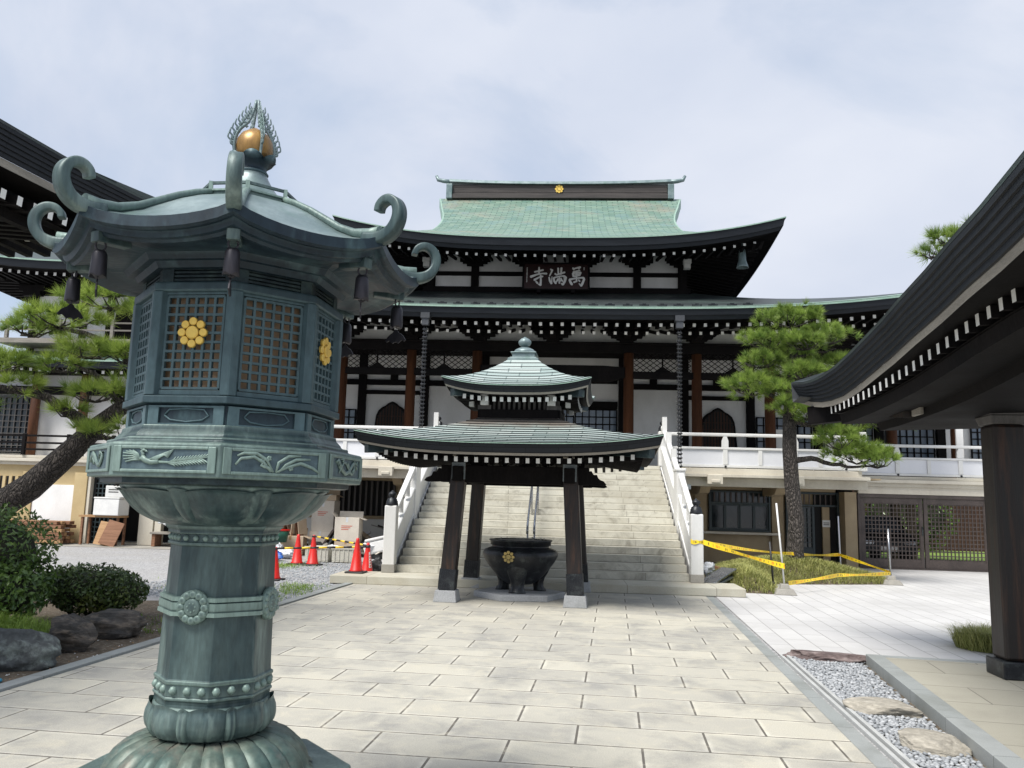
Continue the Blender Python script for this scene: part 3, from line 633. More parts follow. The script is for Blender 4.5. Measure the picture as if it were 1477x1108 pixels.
# bracket clusters under the lower eave and plaster between them
mb = MB(); mb.box(-10.3, 12.4, YC+.05, YC+.1, 6.361, 6.9); hp(mb, 'eave_plaster', 'plaster_grey')
for x in [-8.5, -6.38, -4.27, -2.2, 0, 2.2, 4.27, 6.38, 8.5, 10.4]:
    mb = MB()
    for hwid, z0, z1 in ((.20, 6.37, 6.45), (.30, 6.4505, 6.51), (.46, 6.5105, 6.59), (.56, 6.5905, 6.66), (.66, 6.6605, 6.9)): mb.box(x-hwid, x+hwid, YC-.22, YC+.049, z0, z1)
    mb.box(x-.09, x+.09, YC-.75, YC-.22, 6.45, 6.62); mb.box(x-.13, x+.13, YC-.8, YC-.5, 6.621, 6.75)
    hp(mb, 'bracket_cluster', 'wood_dark', .01)
# main wall behind the porch
mb = MB(); mb.box(-11.5, 13, YW+.1, YW+.4, 2.6, 6.95); mb.box(-22, -11.5, YW-1.2, YW+.4, 2.6, 5.6); mb.box(13, 22, YW, YW+.4, 2.6, 6); hp(mb, 'main_wall', 'plaster')
mb = MB(); mb.box(-11.4, 13, YC+.2, YW+.1, 6.36, 6.40); hp(mb, 'porch_ceiling', 'wood_dark')
mb = MB()
for x in (-10.4, -8.5, -6.38, -4.27, -2.27, 2.27, 4.27, 6.38, 8.5, 10.4, 12.3): mb.box(x-.13, x+.13, YW-.06, YW+.099, 2.602, 6.35)
mb.box(-11, 13, YW-.03, YW+.08, 2.604, 2.8); 
for z0, z1 in ((5.33, 5.51),):
    for a, b_ in zip(COLX, COLX[1:]):
        if a < 0 < b_: continue
        mb.box(a+.131, b_-.131, YW-.03, YW+.08, z0, z1)
for sx in (-1, 1):
    a, b_ = sorted((sx*4.4, sx*6.25)); mb.box(a, b_, YW-.02, YW+.08, 5.02, 5.15)
    for x in (5.32,): mb.box(sx*x-.12, sx*x+.12, YW-.04, YW+.09, 5.512, 5.69)
    mb.box(sx*3.27-.12, sx*3.27+.12, YW-.04, YW+.09, 5.512, 5.69)
mb.box(-2.1, 2.1, YW-.08, YW+.09, 4.66, 4.9); mb.box(-2.1, 2.1, YW-.02, YW+.08, 5.5, 6.0)
hp(mb, 'wall_frame', 'wood_dark', .008)
# bell shaped windows
def bell(wd, h, n=14):
    pts = [(-wd*.55, 0), (-wd*.52, h*.2), (-wd*.48, h*.45), (-wd*.45, h*.66), (-wd*.43, h*.76), (-wd*.37, h*.845), (-wd*.27, h*.90), (-wd*.18, h*.93), (-wd*.12, h*.965), (-wd*.05, h*.99), (0, h)]
    return pts + [(-x, z) for x, z in reversed(pts[:-1])]
for xc in (-5.33, 5.33):
    mb = MB(); mb.prism([(xc+x*1.10, 2.83+z*1.045) for x, z in bell(1.12, 1.86)], YW-.05, YW+.03, 'xz'); kw = hp(mb, 'bell_window', 'wood_dark', .01)
    mb = MB(); mb.prism([(xc+x, 2.86+z) for x, z in bell(1.08, 1.84)], YW-.056, YW-.051, 'xz'); mb.build('opening_shade_sheet', 'inside', kw)  # dark sheet in place of the shade behind the lattice
    mb = MB()
    for i in range(-5, 6):
        x = xc+i*.095; zt = 2.86+1.84*(1-.24*(abs(i)/5.)**2.6)
        mb.box(x-.018, x+.018, YW-.075, YW-.057, 2.88, zt-.06)
    for j in range(7): mb.box(xc-.55+.012*j, xc+.55-.012*j, YW-.07, YW-.058, 2.95+j*.22, 2.97+j*.22)
    mb.build('lattice_bars', 'wood_brown', kw)
# lattice doors of the centre and of the side bays
for a, b_, zt in ((-2.1, -.72, 4.65), (-.7, .7, 4.65), (.72, 2.1, 4.65), (6.55, 8.3, 4.5), (8.7, 10.2, 4.5), (10.6, 12.1, 4.5), (-8.3, -6.55, 4.5)):
    mb = MB(); mb.box(a, b_, YW+.0, YW+.05, 2.81, zt); d = hp(mb, 'lattice_door', 'blue_glass')
    n = max(4, int((b_-a)/.2))
    mb = MB(); lattice(mb, a+.02, b_-.02, 3.2, zt-.02, n, int((zt-3.2)/.22), YW-.04, .035, .035); mb.box(a, b_, YW-.045, YW-.001, 2.82, 3.19)
    mb.build('lattice_bars', 'wood_dark', d)
# right and left wing doors, upper floor
for a, b_ in ((13.2, 14.6), (14.7, 16.2)):
    mb = MB(); mb.box(a, b_, YW-.05, YW-.002, 2.81, 4.6); d = hp(mb, 'lattice_door', 'blue_glass'); lattice(MB(), a, b_, 2.85, 4.58, 7, 8, YW-.09, .035, .035).build('lattice_bars', 'wood_dark', d)
for x in (-13.0, -15.0, -16.62): MB().lathe([(.15, 2.61), (.14, 5.4)], 14, (x, YC+.9, 0)).build('column', 'wood_red', hall)
mb = MB(); mb.box(-22, -11.5, YC+.8, YC+1.05, 4.6, 4.85); mb.box(-22, -11.5, YC+.75, YC+1.1, 5.25, 5.5); hp(mb, 'wing_beam', 'wood_dark')
mb = MB(); mb.box(-19.3, -16.8, YC+1.1, YC+1.25, 2.7, 4.55); d = hp(mb, 'lattice_door', 'dark_glass'); lattice(MB(), -19.3, -16.8, 2.75, 4.5, 13, 9, YC+1.05, .026, .03).build('lattice_bars', 'slat_grey', d)
# white board standing on the right wing veranda
hp(MB().box(6.62, 6.88, YC+.3, YC+.36, 2.61, 3.9), 'white_board', 'plaster')
hp(MB().box(11.75, 11.95, YC+.3, YC+.36, 2.61, 4.2), 'white_board', 'plaster')
# lower roof
def lowprof(q): t = q/5.7; return 6.70 + 1.88*(.80*t+.20*t*t)
RL = Roof(0, 15.0, 10.3, 10.4, lowprof, 5.7, .62, 3.4, .15, 40)
mb = MB(); RL.skin(mb, 0, 12); rs = hp(mb, 'lower_roof', ['copper_dark'])
E_ = MB(); 
for k in (0, 1, 3):      # paler band of new sheet along the eave
    for i in range(40):
        u0, u1 = -1+2*i/40, -1+2*(i+1)/40
        E_.add([RL.pt(k, u, q, .012) for u, q in ((u0, 0), (u1, 0), (u1, .34), (u0, .34))], [(0, 1, 2, 3)], 0, None, True)
E_.build('eave_sheet', 'copper_edge', rs)
mb = MB(); RL.bands(mb, [(.0, -.05, 0), (.03, -.052, 1), (.06, -.20, 1), (.10, -.202, 1), (.14, -.31, 1)])
mb.build('eave_fascia', ['copper_edge', 'fascia_hall'], rs)
mb = MB(); rr = [RL.ring(0, -.30, -.14), [RL.pt(k, -1+2*i/40, 2.2, -.52, 0) for k in range(4) for i in range(40)], [RL.pt(k, -1+2*i/40, 5.6, -1.2, 0) for k in range(4) for i in range(40)]]
mb.loft(rr, 0, False); mb.build('eave_soffit', 'wood_dark', rs)
mb = MB(); RL.rafters(mb, .29, .42, 1.5, -.39, .16, .08, .09); mb.build('flying_rafters', ['wood_dark', 'white_tip'], rs)
mb = MB(); RL.rafters(mb, .29, 1.15, 3.2, -.46, .24, .075, .085); mb.build('base_rafters', ['wood_dark', 'white_tip'], rs)
for i in range(24):
    u = -.52+i*.045; p = RL.pt(0, u, .26+.06*(i % 2), .045)
    MB().box(p[0]-.13, p[0]+.13, p[1]-.02, p[1]+.02, p[2]-.03, p[2]+.015).box(p[0]-.05, p[0]+.05, p[1]-.03, p[1]+.03, p[2]+.0155, p[2]+.035).build('snow_guard', 'iron', rs)
# upper storey wall
mb = MB(); mb.box(-4.2, 4.2, YW+.05, 19.7, 8.2, 9.9); hp(mb, 'upper_wall', 'plaster')
mb = MB(); mb.box(-4.45, 4.45, YW-.25, YW+.04, 8.40, 8.68); mb.box(-4.3, 4.3, YW-.03, YW+.045, 9.12, 9.26)
for x in (-4.2, -2.72, -.95, .95, 2.72, 4.2): mb.box(x-.13, x+.13, YW-.06, YW+.048, 8.681, 9.9)
for x in (-4.2, -2.72, -.95, .95, 2.72, 4.2):
    for hwid, z0, z1 in ((.28, 9.42, 9.5), (.42, 9.5005, 9.57), (.52, 9.5705, 9.9)): mb.box(x-hwid, x+hwid, YW-.12, YW-.061, z0, z1)
mb.box(4.1, 4.35, YW-.15, 19.9, 8.4, 9.9); mb.box(-4.35, -4.1, YW-.15, 19.9, 8.4, 9.9)
hp(mb, 'upper_frame', 'wood_dark', .008)
for sx in (-1, 1): hp(MB().box(sx*4.25-.12, sx*4.25+.12, YW-.95, YW-.72, 9.33, 9.47).box(sx*4.25-.10, sx*4.25+.10, YW-.9, YW-.7, 9.17, 9.331), 'bracket_tip', 'plaster_grey')
# upper roof: hip skirt, then the gabled top
def upprof(q): t = q/7.7; return 9.50 + 4.15*(.68*t+.32*t*t)
RU = Roof(0, 15.0, 6.68, 7.7, upprof, 2.5, .62, 3.0, .12, 36)
ur = hp(RU.skin(MB(), 0, 7), 'upper_roof', ['copper'])
mb = MB()
def wtop(q): t = max(0, (q-2.5)/5.2); return 4.18-.10*math.sin(PI*min(1, t*1.3))+.62*t**2.2
for sgn in (-1, 1):
    nq, nu = 14, 30
    for a in range(nq):
        q0, q1 = 2.5+5.2*a/nq, 2.5+5.2*(a+1)/nq
        for i in range(nu):
            u0, u1 = -1+2*i/nu, -1+2*(i+1)/nu
            c = [(u0, q0), (u1, q0), (u1, q1), (u0, q1)]
            P = [(u*wtop(q), 15+sgn*(7.7-q), upprof(q)) for u, q in c]
            mb.add(P, [(0, 1, 2, 3) if sgn < 0 else (3, 2, 1, 0)], 0, [[(x_, q*1.15) for (x_, _, _), (u, q) in zip(P, c)]] if sgn < 0 else [[(p[0], q*1.15) for p, (u, q) in zip(P, c)][::-1]], True)
mb.build('gable_roof', 'copper', ur)
for sx in (-1, 1):
    mb = MB()
    for sgn in (-1, 1):
        rg = []
        for a in range(15):
            q = 2.5+5.2*a/14; x = sx*wtop(q); y = 15+sgn*(7.7-q); z = upprof(q)-.005; g_ = min(1, a/4)
            rg.append([(x-sx*.02, y, z+.01), (x+sx*.035*g_, y, z+.012*g_), (x+sx*.03*g_, y, z-.36*g_-.02), (x-sx*.14, y, z-.38*g_-.04)])
        mb.loft(rg, 0, False, True, (True, True))
    mb.prism([(15-5.2+.65*i, upprof(2.5+.65*i)-.25) for i in range(9)]+[(15+5.2-.65*i, upprof(2.5+.65*i)-.25) for i in range(8)], sx*3.7-.05, sx*3.7+.05, 'yz')
    mb.build('gable_board', 'copper_edge', ur)
mb = MB(); RU.bands(mb, [(.0, -.035, 0), (.03, -.037, 1), (.07, -.26, 1), (.12, -.262, 1), (.16, -.38, 1)]); mb.build('eave_fascia', ['copper_edge', 'fascia_hall'], ur)
mb = MB(); mb.loft([RU.ring(0, -.37, -.16), [RU.pt(k, -1+2*i/36, 1.2, -.50) for k in range(4) for i in range(36)], [RU.pt(k, -1+2*i/36, 2.45, -.85) for k in range(4) for i in range(36)]], 0); mb.build('eave_soffit', 'wood_dark', ur)
mb = MB(); RU.rafters(mb, .30, .42, 2.4, -.46, .22, .075, .08); mb.build('rafters', ['wood_dark', 'white_tip'], ur)
for sx in (-1, 1):
    mb = MB(); mb.lathe([(.05, .62), (.09, .60), (.11, .5), (.12, .25), (.17, .08), (.19, .03), (.17, .03), (.14, .1)], 14, (sx*5.75, 8.3, 8.85), caps=(True, False)); mb.tube([(sx*5.75, 8.3, 9.45), (sx*5.75, 8.3, 9.75)], .015, 6); mb.build('wind_bell', 'bronze_light', ur)
# ridge
mb = MB(); mb.box(-4.34, 4.34, 14.72, 15.28, 13.58, 13.76); mb.box(-4.28, 4.28, 14.8, 15.2, 13.761, 14.16)
for z in (13.85, 14.05): mb.box(-4.3, 4.3, 14.79, 15.21, z, z+.02)
rg = hp(mb, 'ridge', 'ridge_side', .01)
rings = []
for i in range(33):
    x = -4.42+8.84*i/32; lf = .10*abs(x/4.42)**2.5
    rings.append([(x, 14.7, 14.17+lf), (x, 14.72, 14.27+lf), (x, 14.9, 14.35+lf), (x, 15.1, 14.35+lf), (x, 15.28, 14.27+lf), (x, 15.3, 14.17+lf)])
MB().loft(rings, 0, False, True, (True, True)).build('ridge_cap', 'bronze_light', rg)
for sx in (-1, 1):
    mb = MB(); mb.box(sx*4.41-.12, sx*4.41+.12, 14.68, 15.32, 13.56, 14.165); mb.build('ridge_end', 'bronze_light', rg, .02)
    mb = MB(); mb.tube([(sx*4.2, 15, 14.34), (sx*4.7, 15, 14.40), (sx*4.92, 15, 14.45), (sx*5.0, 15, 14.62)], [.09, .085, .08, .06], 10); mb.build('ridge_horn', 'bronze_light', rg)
def crest(mb, c, rad, m_, d=.02, mi=0):           # eight discs round a ninth, in the local xz plane turned by m_
    s0 = len(mb.v)
    for k in range(9):
        r_ = rad*(.44 if k == 8 else .278); cx_, cz_ = (0, 0) if k == 8 else (rad*.74*math.sin(2*PI*k/8), rad*.74*math.cos(2*PI*k/8))
        mb.add([], [])
        n = 16; ring = lambda rr, y: [(cx_+rr*math.cos(2*PI*j/n), y, cz_+rr*math.sin(2*PI*j/n)) for j in range(n)]
        dd = d*(1.3 if k == 8 else 1)
        mb.loft([ring(r_, 0), ring(r_, -dd*.8), ring(r_*.9, -dd), ring(r_*.82, -dd*.93), ring(r_*.2, -dd*.98)], mi, False, True, (False, True))
    mb.xform(Matrix.Translation(c) @ m_.to_4x4(), s0); return mb
crest(MB(), (0, 14.78, 13.98), .17, Matrix.Identity(3)).build('crest', 'gold', rg)
# plaque with the three characters
pq = empty('temple_plaque', (*hw(0.03, 9.25), 8.4), 'dark lacquer plaque with three white brush characters under the upper eave', 'sign', rz=HR)
TI = Matrix.Rotation(R(-8), 4, 'X')
MB().box(-1.03, 1.03, -.03, .03, .0, .86).xform(TI).build('board', 'plaque', pq, .01)
mb = MB(); mb.box(-1.09, -1.031, -.05, .05, -.05, .91); mb.box(1.031, 1.09, -.05, .05, -.05, .91); mb.box(-1.03, 1.03, -.05, .05, -.05, -.001); mb.box(-1.03, 1.03, -.05, .05, .861, .91); mb.xform(TI).build('frame', 'wood_dark', pq, .01)
for sx in (-1, 1): MB().box(sx*.55-.06, sx*.55+.06, -.12, .1, -.14, -.052).build('support', 'wood_dark', pq)
ST = [  # strokes in photograph-like units, (x, y, width)
 [(300, 300, 30), (475, 255, 36)], [(390, 195, 30), (390, 355, 36)], [(225, 408, 50), (380, 345, 30), (470, 332, 26), (545, 335, 42)], [(300, 478, 46), (390, 420, 28), (470, 395, 34)], [(425, 370, 34), (432, 500, 36), (425, 592, 44)], [(425, 590, 34), (372, 560, 14)], [(330, 505, 22), (365, 545, 40)],
 [(620, 235, 24), (662, 264, 44)], [(655, 268, 34), (605, 385, 22)], [(597, 415, 30), (612, 490, 36), (648, 552, 44)], [(648, 552, 34), (656, 400, 12)], [(775, 210, 36), (782, 340, 30)], [(843, 205, 40), (832, 350, 28)], [(715, 335, 34), (745, 362, 26)], [(745, 362, 26), (910, 302, 36)],
 [(690, 425, 34), (700, 500, 36), (738, 548, 40)], [(690, 428, 32), (800, 392, 24), (895, 384, 34)], [(895, 384, 38), (935, 415, 40), (915, 500, 42), (875, 575, 44)], [(875, 575, 36), (838, 545, 12)], [(803, 395, 28), (806, 545, 32)], [(775, 440, 20), (748, 510, 26)], [(790, 440, 18), (770, 495, 20)], [(828, 440, 22), (872, 500, 32)], [(845, 430, 18), (830, 500, 20)],
 [(1070, 205, 30), (1098, 245, 36)], [(1080, 225, 26), (1225, 185, 36)], [(1212, 188, 34), (1190, 230, 22)], [(1078, 300, 34), (1212, 258, 30)], [(1070, 322, 28), (1082, 390, 32)], [(1085, 325, 24), (1232, 302, 36)], [(1232, 302, 36), (1208, 375, 28)], [(1090, 362, 20), (1205, 342, 20)], [(1088, 398, 26), (1205, 370, 26)], [(1145, 300, 28), (1150, 505, 32)],
 [(1008, 462, 40), (1028, 520, 44), (1060, 572, 44)], [(1012, 460, 40), (1150, 430, 26), (1285, 416, 36)], [(1285, 416, 40), (1300, 455, 42), (1270, 540, 44), (1242, 598, 44)], [(1242, 596, 36), (1198, 545, 14)], [(1095, 522, 34), (1160, 490, 24)], [(1190, 465, 24), (1215, 502, 30)]]
def ribbon(mb, pts, d=.012, y=0., mi=0):
    P = [Vector((a, b_)) for a, b_, _ in pts]; W = [c for _, _, c in pts]
    Q = []; QW = []
    for i in range(len(P)-1):
        for k in range(4):
            t_ = k/4; Q.append(P[i].lerp(P[i+1], t_)); QW.append(W[i]+(W[i+1]-W[i])*t_)
    Q.append(P[-1]); QW.append(W[-1])
    lo_, hi_ = [], []
    for i, q in enumerate(Q):
        dd = (Q[min(i+1, len(Q)-1)]-Q[max(0, i-1)]).normalized(); nv = Vector((-dd.y, dd.x))*QW[i]/2
        lo_.append(q-nv); hi_.append(q+nv)
    d0 = (Q[1]-Q[0]).normalized()*QW[0]*.35; d1 = (Q[-1]-Q[-2]).normalized()*QW[-1]*.35
    poly = lo_+[Q[-1]+d1]+hi_[::-1]+[Q[0]-d0]
    mb.prism([tuple(p) for p in poly], y-d, y, 'xz', mi)
mb = MB(); KX = 2.06/1285
for i, st in enumerate(ST): ribbon(mb, [((a-735)*KX, .86-(b_-120)*KX*.99, c*KX*1.08) for a, b_, c in st], .012+.0006*(i % 7), -.031)
for i in range(11): ribbon(mb, [(-.94, .72-i*.048, .035), (-.94, .70-i*.048, .02)], .008, -.031)
for i in range(3): ribbon(mb, [(.90, .74-i*.035, .03), (.90, .725-i*.035, .02)], .008, -.031)
mb.xform(TI); mb.build('lettering', 'white_tip', pq)

# ------------------------------------------------------------------ stone stairs with white balustrades
stairs = empty('stone_stairs', (HO[0], HO[1], 0), 'broad worn stone stairs with white balustrades climbing to the hall', 'stairs', rz=HR)
mb = MB(); mb.box(-3.9, 3.72, -1.02, .02, 0, .15); mb.build('landing_slab', 'slab', stairs, .012)
mb = MB(); NR = 17; rise = 2.445/NR
for i in range(NR):
    y0 = i*.292+(.22 if i >= 7 else 0)
    z0, z1 = .15+i*rise, .15+(i+1)*rise
    v = [(-2.86, y0, z0), (2.86, y0, z0), (2.86, y0, z1), (-2.86, y0, z1)]
    ny = (i+1)*.292+(.22 if i+1 >= 7 else 0)+.02
    k = i*.41
    mb.add(v, [(0, 1, 2, 3)], 0, [[(x+k*1.7, (z-.15)) for x, _, z in v]])
    v = [(-2.86, y0, z1), (2.86, y0, z1), (2.86, ny, z1), (-2.86, ny, z1)]
    mb.add(v, [(0, 1, 2, 3)], 1, [[(x+k*1.7, y) for x, y, _ in v]])
    for sx in (-1, 1): mb.add([(sx*2.86, y0, 0), (sx*2.86, ny, 0), (sx*2.86, ny, z1), (sx*2.86, y0, z1)], [(0, 1, 2, 3)], 0, [[(0, 0)]*4])
mb.build('steps', ['stair', 'slab'], stairs, .008)
def stz(y):
    return .15+(y/.292*rise if y < 2.05 else (7*rise if y < 2.26 else 7*rise+(y-2.26)/.292*rise))
for sx in (-1, 1):
    bl = MB()
    poly = [(0.02, .10), (0.02, .80), (2.0, 1.82), (2.45, 1.82), (5.35, 3.14), (5.5, 3.14), (5.5, 2.3), (2.35, .75), (1.9, .75), (.5, .10)]
    bl.prism(poly, sx*2.99-.055, sx*2.99+.055, 'yz')
    b_ = bl.build('stair_balustrade', 'white_paint', stairs, .012)
    mb = MB(); mb.prism([(.05, .28), (2.0, 1.28), (2.42, 1.30), (5.4, 2.66), (5.4, 2.55), (2.45, 1.17), (1.95, 1.15), (.05, .16)], sx*2.99-.075, sx*2.99+.075, 'yz')
    mb.prism([(.05, .84), (2.0, 1.85), (2.42, 1.85), (5.4, 3.19), (5.4, 3.11), (2.45, 1.76), (1.95, 1.76), (.05, .75)], sx*2.99-.07, sx*2.99+.07, 'yz'); mb.build('moulding', 'white_paint', b_, .008)
    mb = MB(); mb.bar((sx*2.99, 0.02, 1.24), (sx*2.99, 2.1, 2.32), .12, .10); mb.bar((sx*2.99, 2.4, 2.33), (sx*2.99, 5.4, 3.66), .12, .10); mb.build('hand_rail', 'white_paint', b_, .02)
    mb = MB(); mb.box(sx*2.99-.095, sx*2.99+.095, 1.98, 2.52, .9, 2.36); mb.box(sx*2.99-.11, sx*2.99+.11, 1.95, 2.55, 2.361, 2.42); mb.build('landing_post', 'white_paint', b_, .015)
    for yy in (.75, 1.4, 3.2, 4.1, 5.0): 
        z_ = .55+yy*.52; MB().box(sx*2.99-.06, sx*2.99+.06, yy-.05, yy+.05, z_+(.36 if yy > 2.4 else .36), z_+.72).build('rail_post', 'white_paint', b_)
    for yy, z0 in ((-.08, .152), (5.35, 2.605)):
        zt = z0+1.30 if yy < 1 else z0+.92
        mb = MB(); mb.box(sx*2.99-.12, sx*2.99+.12, yy-.12, yy+.12, z0, zt)
        nw = mb.build('newel_post', 'white_paint', b_, .02)
        MB().lathe([(.125, 0), (.125, .03), (.115, .05), (.115, .085), (.10, .10), (.10, .125), (.065, .145), (.05, .16), (.07, .185), (.082, .215), (.075, .245), (.045, .265), (.02, .285), (.008, .30)], 20, (sx*2.99, yy, zt)).build('finial_cap', 'iron', nw)
        if yy < 1: MB().box(sx*2.99-.128, sx*2.99+.128, yy-.128, yy+.128, z0-.001, z0+.16).build('plinth', 'concrete', nw, .008)
hr = empty('stair_handrail', (*hw(-.24, 2.6), 1.1), 'twin steel handrail climbing the middle of the stairs behind the censer', 'handrail', rz=HR)
for dx in (-.07, .07):
    mb = MB(); mb.tube([(dx, -2.1, -.15), (dx, -2.1, -.05), (dx, -1.9, .10), (dx, .0, 1.0), (dx, 2.3, 2.2), (dx, 2.45, 2.2), (dx, 2.5, 1.5)], .024, 10); mb.build('rail', 'steel', hr)
    for yy, z0, z1 in ((-1.9, -.82, .08), (-.1, .1, .95), (2.2, 1.3, 2.12)): MB().tube([(dx, yy, z0), (dx, yy, z1)], .02, 8).build('upright', 'steel', hr)
# rain chains
for xx, lab in ((-3.35, 'dark linked rain chain hanging from the eave left of the stairs'), (3.35, 'dark linked rain chain hanging from the eave right of the stairs')):
    zb = 3.3 if xx < 0 else 2.35
    rc = empty('rain_chain', (*hw(xx, 4.78), zb), lab, 'rain chain', 'rain chains hanging from the lower eave', rz=HR)
    mb = MB(); H_ = 6.18-zb; n = int(H_/.105)
    for i in range(n):
        z = i*.105; a = PI/4*(i % 2)
        mb.lathe([(.035, 0), (.07, .028), (.076, .05), (.06, .052), (.03, .02)], 8, (0, 0, z), 0, a, False)
        for sg in (-1, 1): mb.tube([(sg*.04, 0, z+.045), (sg*.03, 0, z+.11)], .011, 5)
    mb.build('chain_cups', 'chain', rc)
    mb = MB(); mb.box(-.09, .09, -.09, .09, H_, H_+.18); mb.box(-.12, .12, -.12, .12, H_+.181, H_+.34); mb.build('gutter_outlet', 'chain', rc)
dp = empty('drain_pipe', (*hw(3.42, 4.85), 0), 'grey metal drain pipes and tray standing beside the right stair newel', 'drain pipe', rz=HR)
for dx in (-.05, .06):
    mb = MB(); mb.tube([(dx, 0, .0), (dx, 0, 2.3)], .035, 10); mb.build('pipe', 'grey_metal', dp)
mb = MB(); mb.box(-.45, .2, -.12, .12, 2.02, 2.06); mb.box(-.45, .2, -.12, -.09, 2.06, 2.14); mb.box(-.45, -.42, -.09, .12, 2.06, 2.14); mb.bar((-.42, 0, 2.02), (0, 0, 1.75), .03, .03); mb.build('tray', 'grey_metal', dp)
# ------------------------------------------------------------------ censer pavilion
PX, PY = -1.6, 14.17
pav = empty('censer_pavilion', (PX, PY, 0), 'small two tiered timber pavilion with pale green copper roofs over the censer', 'pavilion')
for sx in (-1, 1):
    for sy in (-1, 1):
        bx, by, tx, ty = sx*1.02, sy*1.12, sx*.90, sy*1.0
        mb = MB(); mb.bar((bx, by, .18), (tx, ty, 2.2), .24, .24, up=(0, 1, 0)); p_ = mb.build('post', 'wood_post', pav, .02)
        MB().obox((bx, by, .09), (.37, .37, .18), 0, 0, None, .88).build('footing', 'granite', p_, .01)
        k = (.50-.18)/2.02; mb = MB(); mb.bar((bx, by, .181), (bx+(tx-bx)*k, by+(ty-by)*k, .50), .26, .26, up=(0, 1, 0))
        for i in range(-3, 4): mb.bar((bx+i*.038, by-.131, .2), (bx+i*.038+(tx-bx)*k, by-.131+(ty-by)*k, .48), .008, .006, up=(0, 1, 0))
        mb.build('copper_shoe', 'iron', p_)
        mb = MB(); mb.box(tx-.11, tx+.11, ty+sy*.13-.02 if sy < 0 else ty+.11, ty-.11 if sy < 0 else ty+.15, 1.93, 2.24); mb.build('metal_cap', 'grey_metal', p_, .005)
mb = MB()
for sy in (-1, 1): mb.box(-1.2, 1.2, sy*1.0-.09, sy*1.0+.09, 1.88, 2.16)
for sx in (-1, 1): mb.box(sx*.9-.085, sx*.9+.085, -1.25, 1.25, 1.90, 2.14)
mb.build('tie_beam', 'wood_dark', pav, .01)
nose = [(0, 1.90), (.0, 2.12), (.10, 2.15), (.18, 2.10), (.22, 2.11), (.26, 2.05), (.31, 2.05), (.34, 1.98), (.42, 1.95), (.46, 1.90), (.40, 1.88)]
for sx in (-1, 1):
    for sy in (-1, 1): MB().prism([(sx*(1.02+a), z) for a, z in nose], sy*1.0-.08, sy*1.0+.08, 'xz').build('carved_beam_end', 'wood_dark', pav)
mb = MB()
for sx in (-1, 0, 1):
    for sy in (-1, 1):
        mb.box(sx*.9-.16, sx*.9+.16, sy*1.0-.16, sy*1.0+.16, 2.2, 2.30); mb.box(sx*.9-.32, sx*.9+.32, sy*1.0-.08, sy*1.0+.08, 2.301, 2.38)
mb.box(-1.3, 1.3, -1.11, -.97, 2.381, 2.52); mb.box(-1.3, 1.3, .97, 1.11, 2.381, 2.52); mb.box(-1.03, -.9, -1.4, 1.4, 2.385, 2.515); mb.box(.9, 1.03, -1.4, 1.4, 2.385, 2.515)
# pierced carving between the brackets
for i in range(14):
    x = -.72+i*.11; mb.lathe([(.05, -.03), (.06, 0), (.05, .03)], 7, (0, 0, 0), 0).xform(Matrix.Translation((x, -1.0, 2.24+.03*math.sin(i*2.1))) @ Matrix.Rotation(PI/2, 4, 'X'), len(mb.v)-21)
mb.build('bracket', 'wood_dark', pav, .006)
for sx in (-1, 1): MB().box(sx*.9-.09, sx*.9+.09, -1.62, -1.499, 2.28, 2.40).box(sx*.9-.08, sx*.9+.08, -1.5, -1.0, 2.29, 2.39, 1).build('bracket_tip', ['grey_board', 'wood_dark'], pav, .006)
def prof_lo(q): t = q/1.68; return 2.455+.56*(.66*t+.34*t*t)
RP = Roof(0, 0, 2.26, 2.26, prof_lo, 1.68, .15, 3.0, .05, 24)
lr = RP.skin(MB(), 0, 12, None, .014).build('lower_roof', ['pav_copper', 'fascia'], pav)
def pav_roof(rf, RP, th, innerq, dz_in, sp, ra, rb):
    mb = MB(); RP.bands(mb, [(.0, -.012, 0), (.008, -.013, 1), (.05, -th, 1), (.06, -th-.002, 2), (.075, -th-.035, 2), (.13, -th-.04, 3)]); mb.build('eave_fascia', ['copper_edge', 'fascia', 'grey_board', 'wood_dark'], rf)
    mb = MB(); mb.loft([RP.ring(0, -th-.04, -.13), [RP.pt(k, -1+2*i/24, innerq, dz_in) for k in range(4) for i in range(24)]], 0); mb.build('eave_soffit', 'wood_dark', rf)
    mb = MB(); RP.rafters(mb, sp, ra, rb, -th-.10, .16, .055, .075, (0, 1, 2, 3)); mb.build('rafters', ['wood_dark', 'white_tip'], rf)
    for k in range(4):
        a = RP.pt(k, 1, 0, -th-.11, -.16); b_ = RP.pt(k, 1, 0, -th-.03, -.9)
        MB().bar(a, b_, .13, .15).build('hip_rafter', 'bronze_dark', rf, .01)
pav_roof(lr, RP, .15, 1.2, -.36, .156, .24, 1.2)
def prof_up(q): t = q/.97; return 3.475+.60*(.55*t+.45*t*t)
RQ = Roof(0, 0, 1.20, 1.20, prof_up, .97, .13, 3.0, .03, 18)
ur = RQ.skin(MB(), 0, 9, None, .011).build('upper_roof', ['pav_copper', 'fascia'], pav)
RQ.n = 24
pav_roof(ur, RQ, .12, .65, -.30, .125, .2, .62)
RQ.n = 18
mb = MB(); mb.box(-.58, .58, -.58, .58, 2.9, 3.40); mb.build('upper_core', 'wood_dark', pav)
mb = MB()
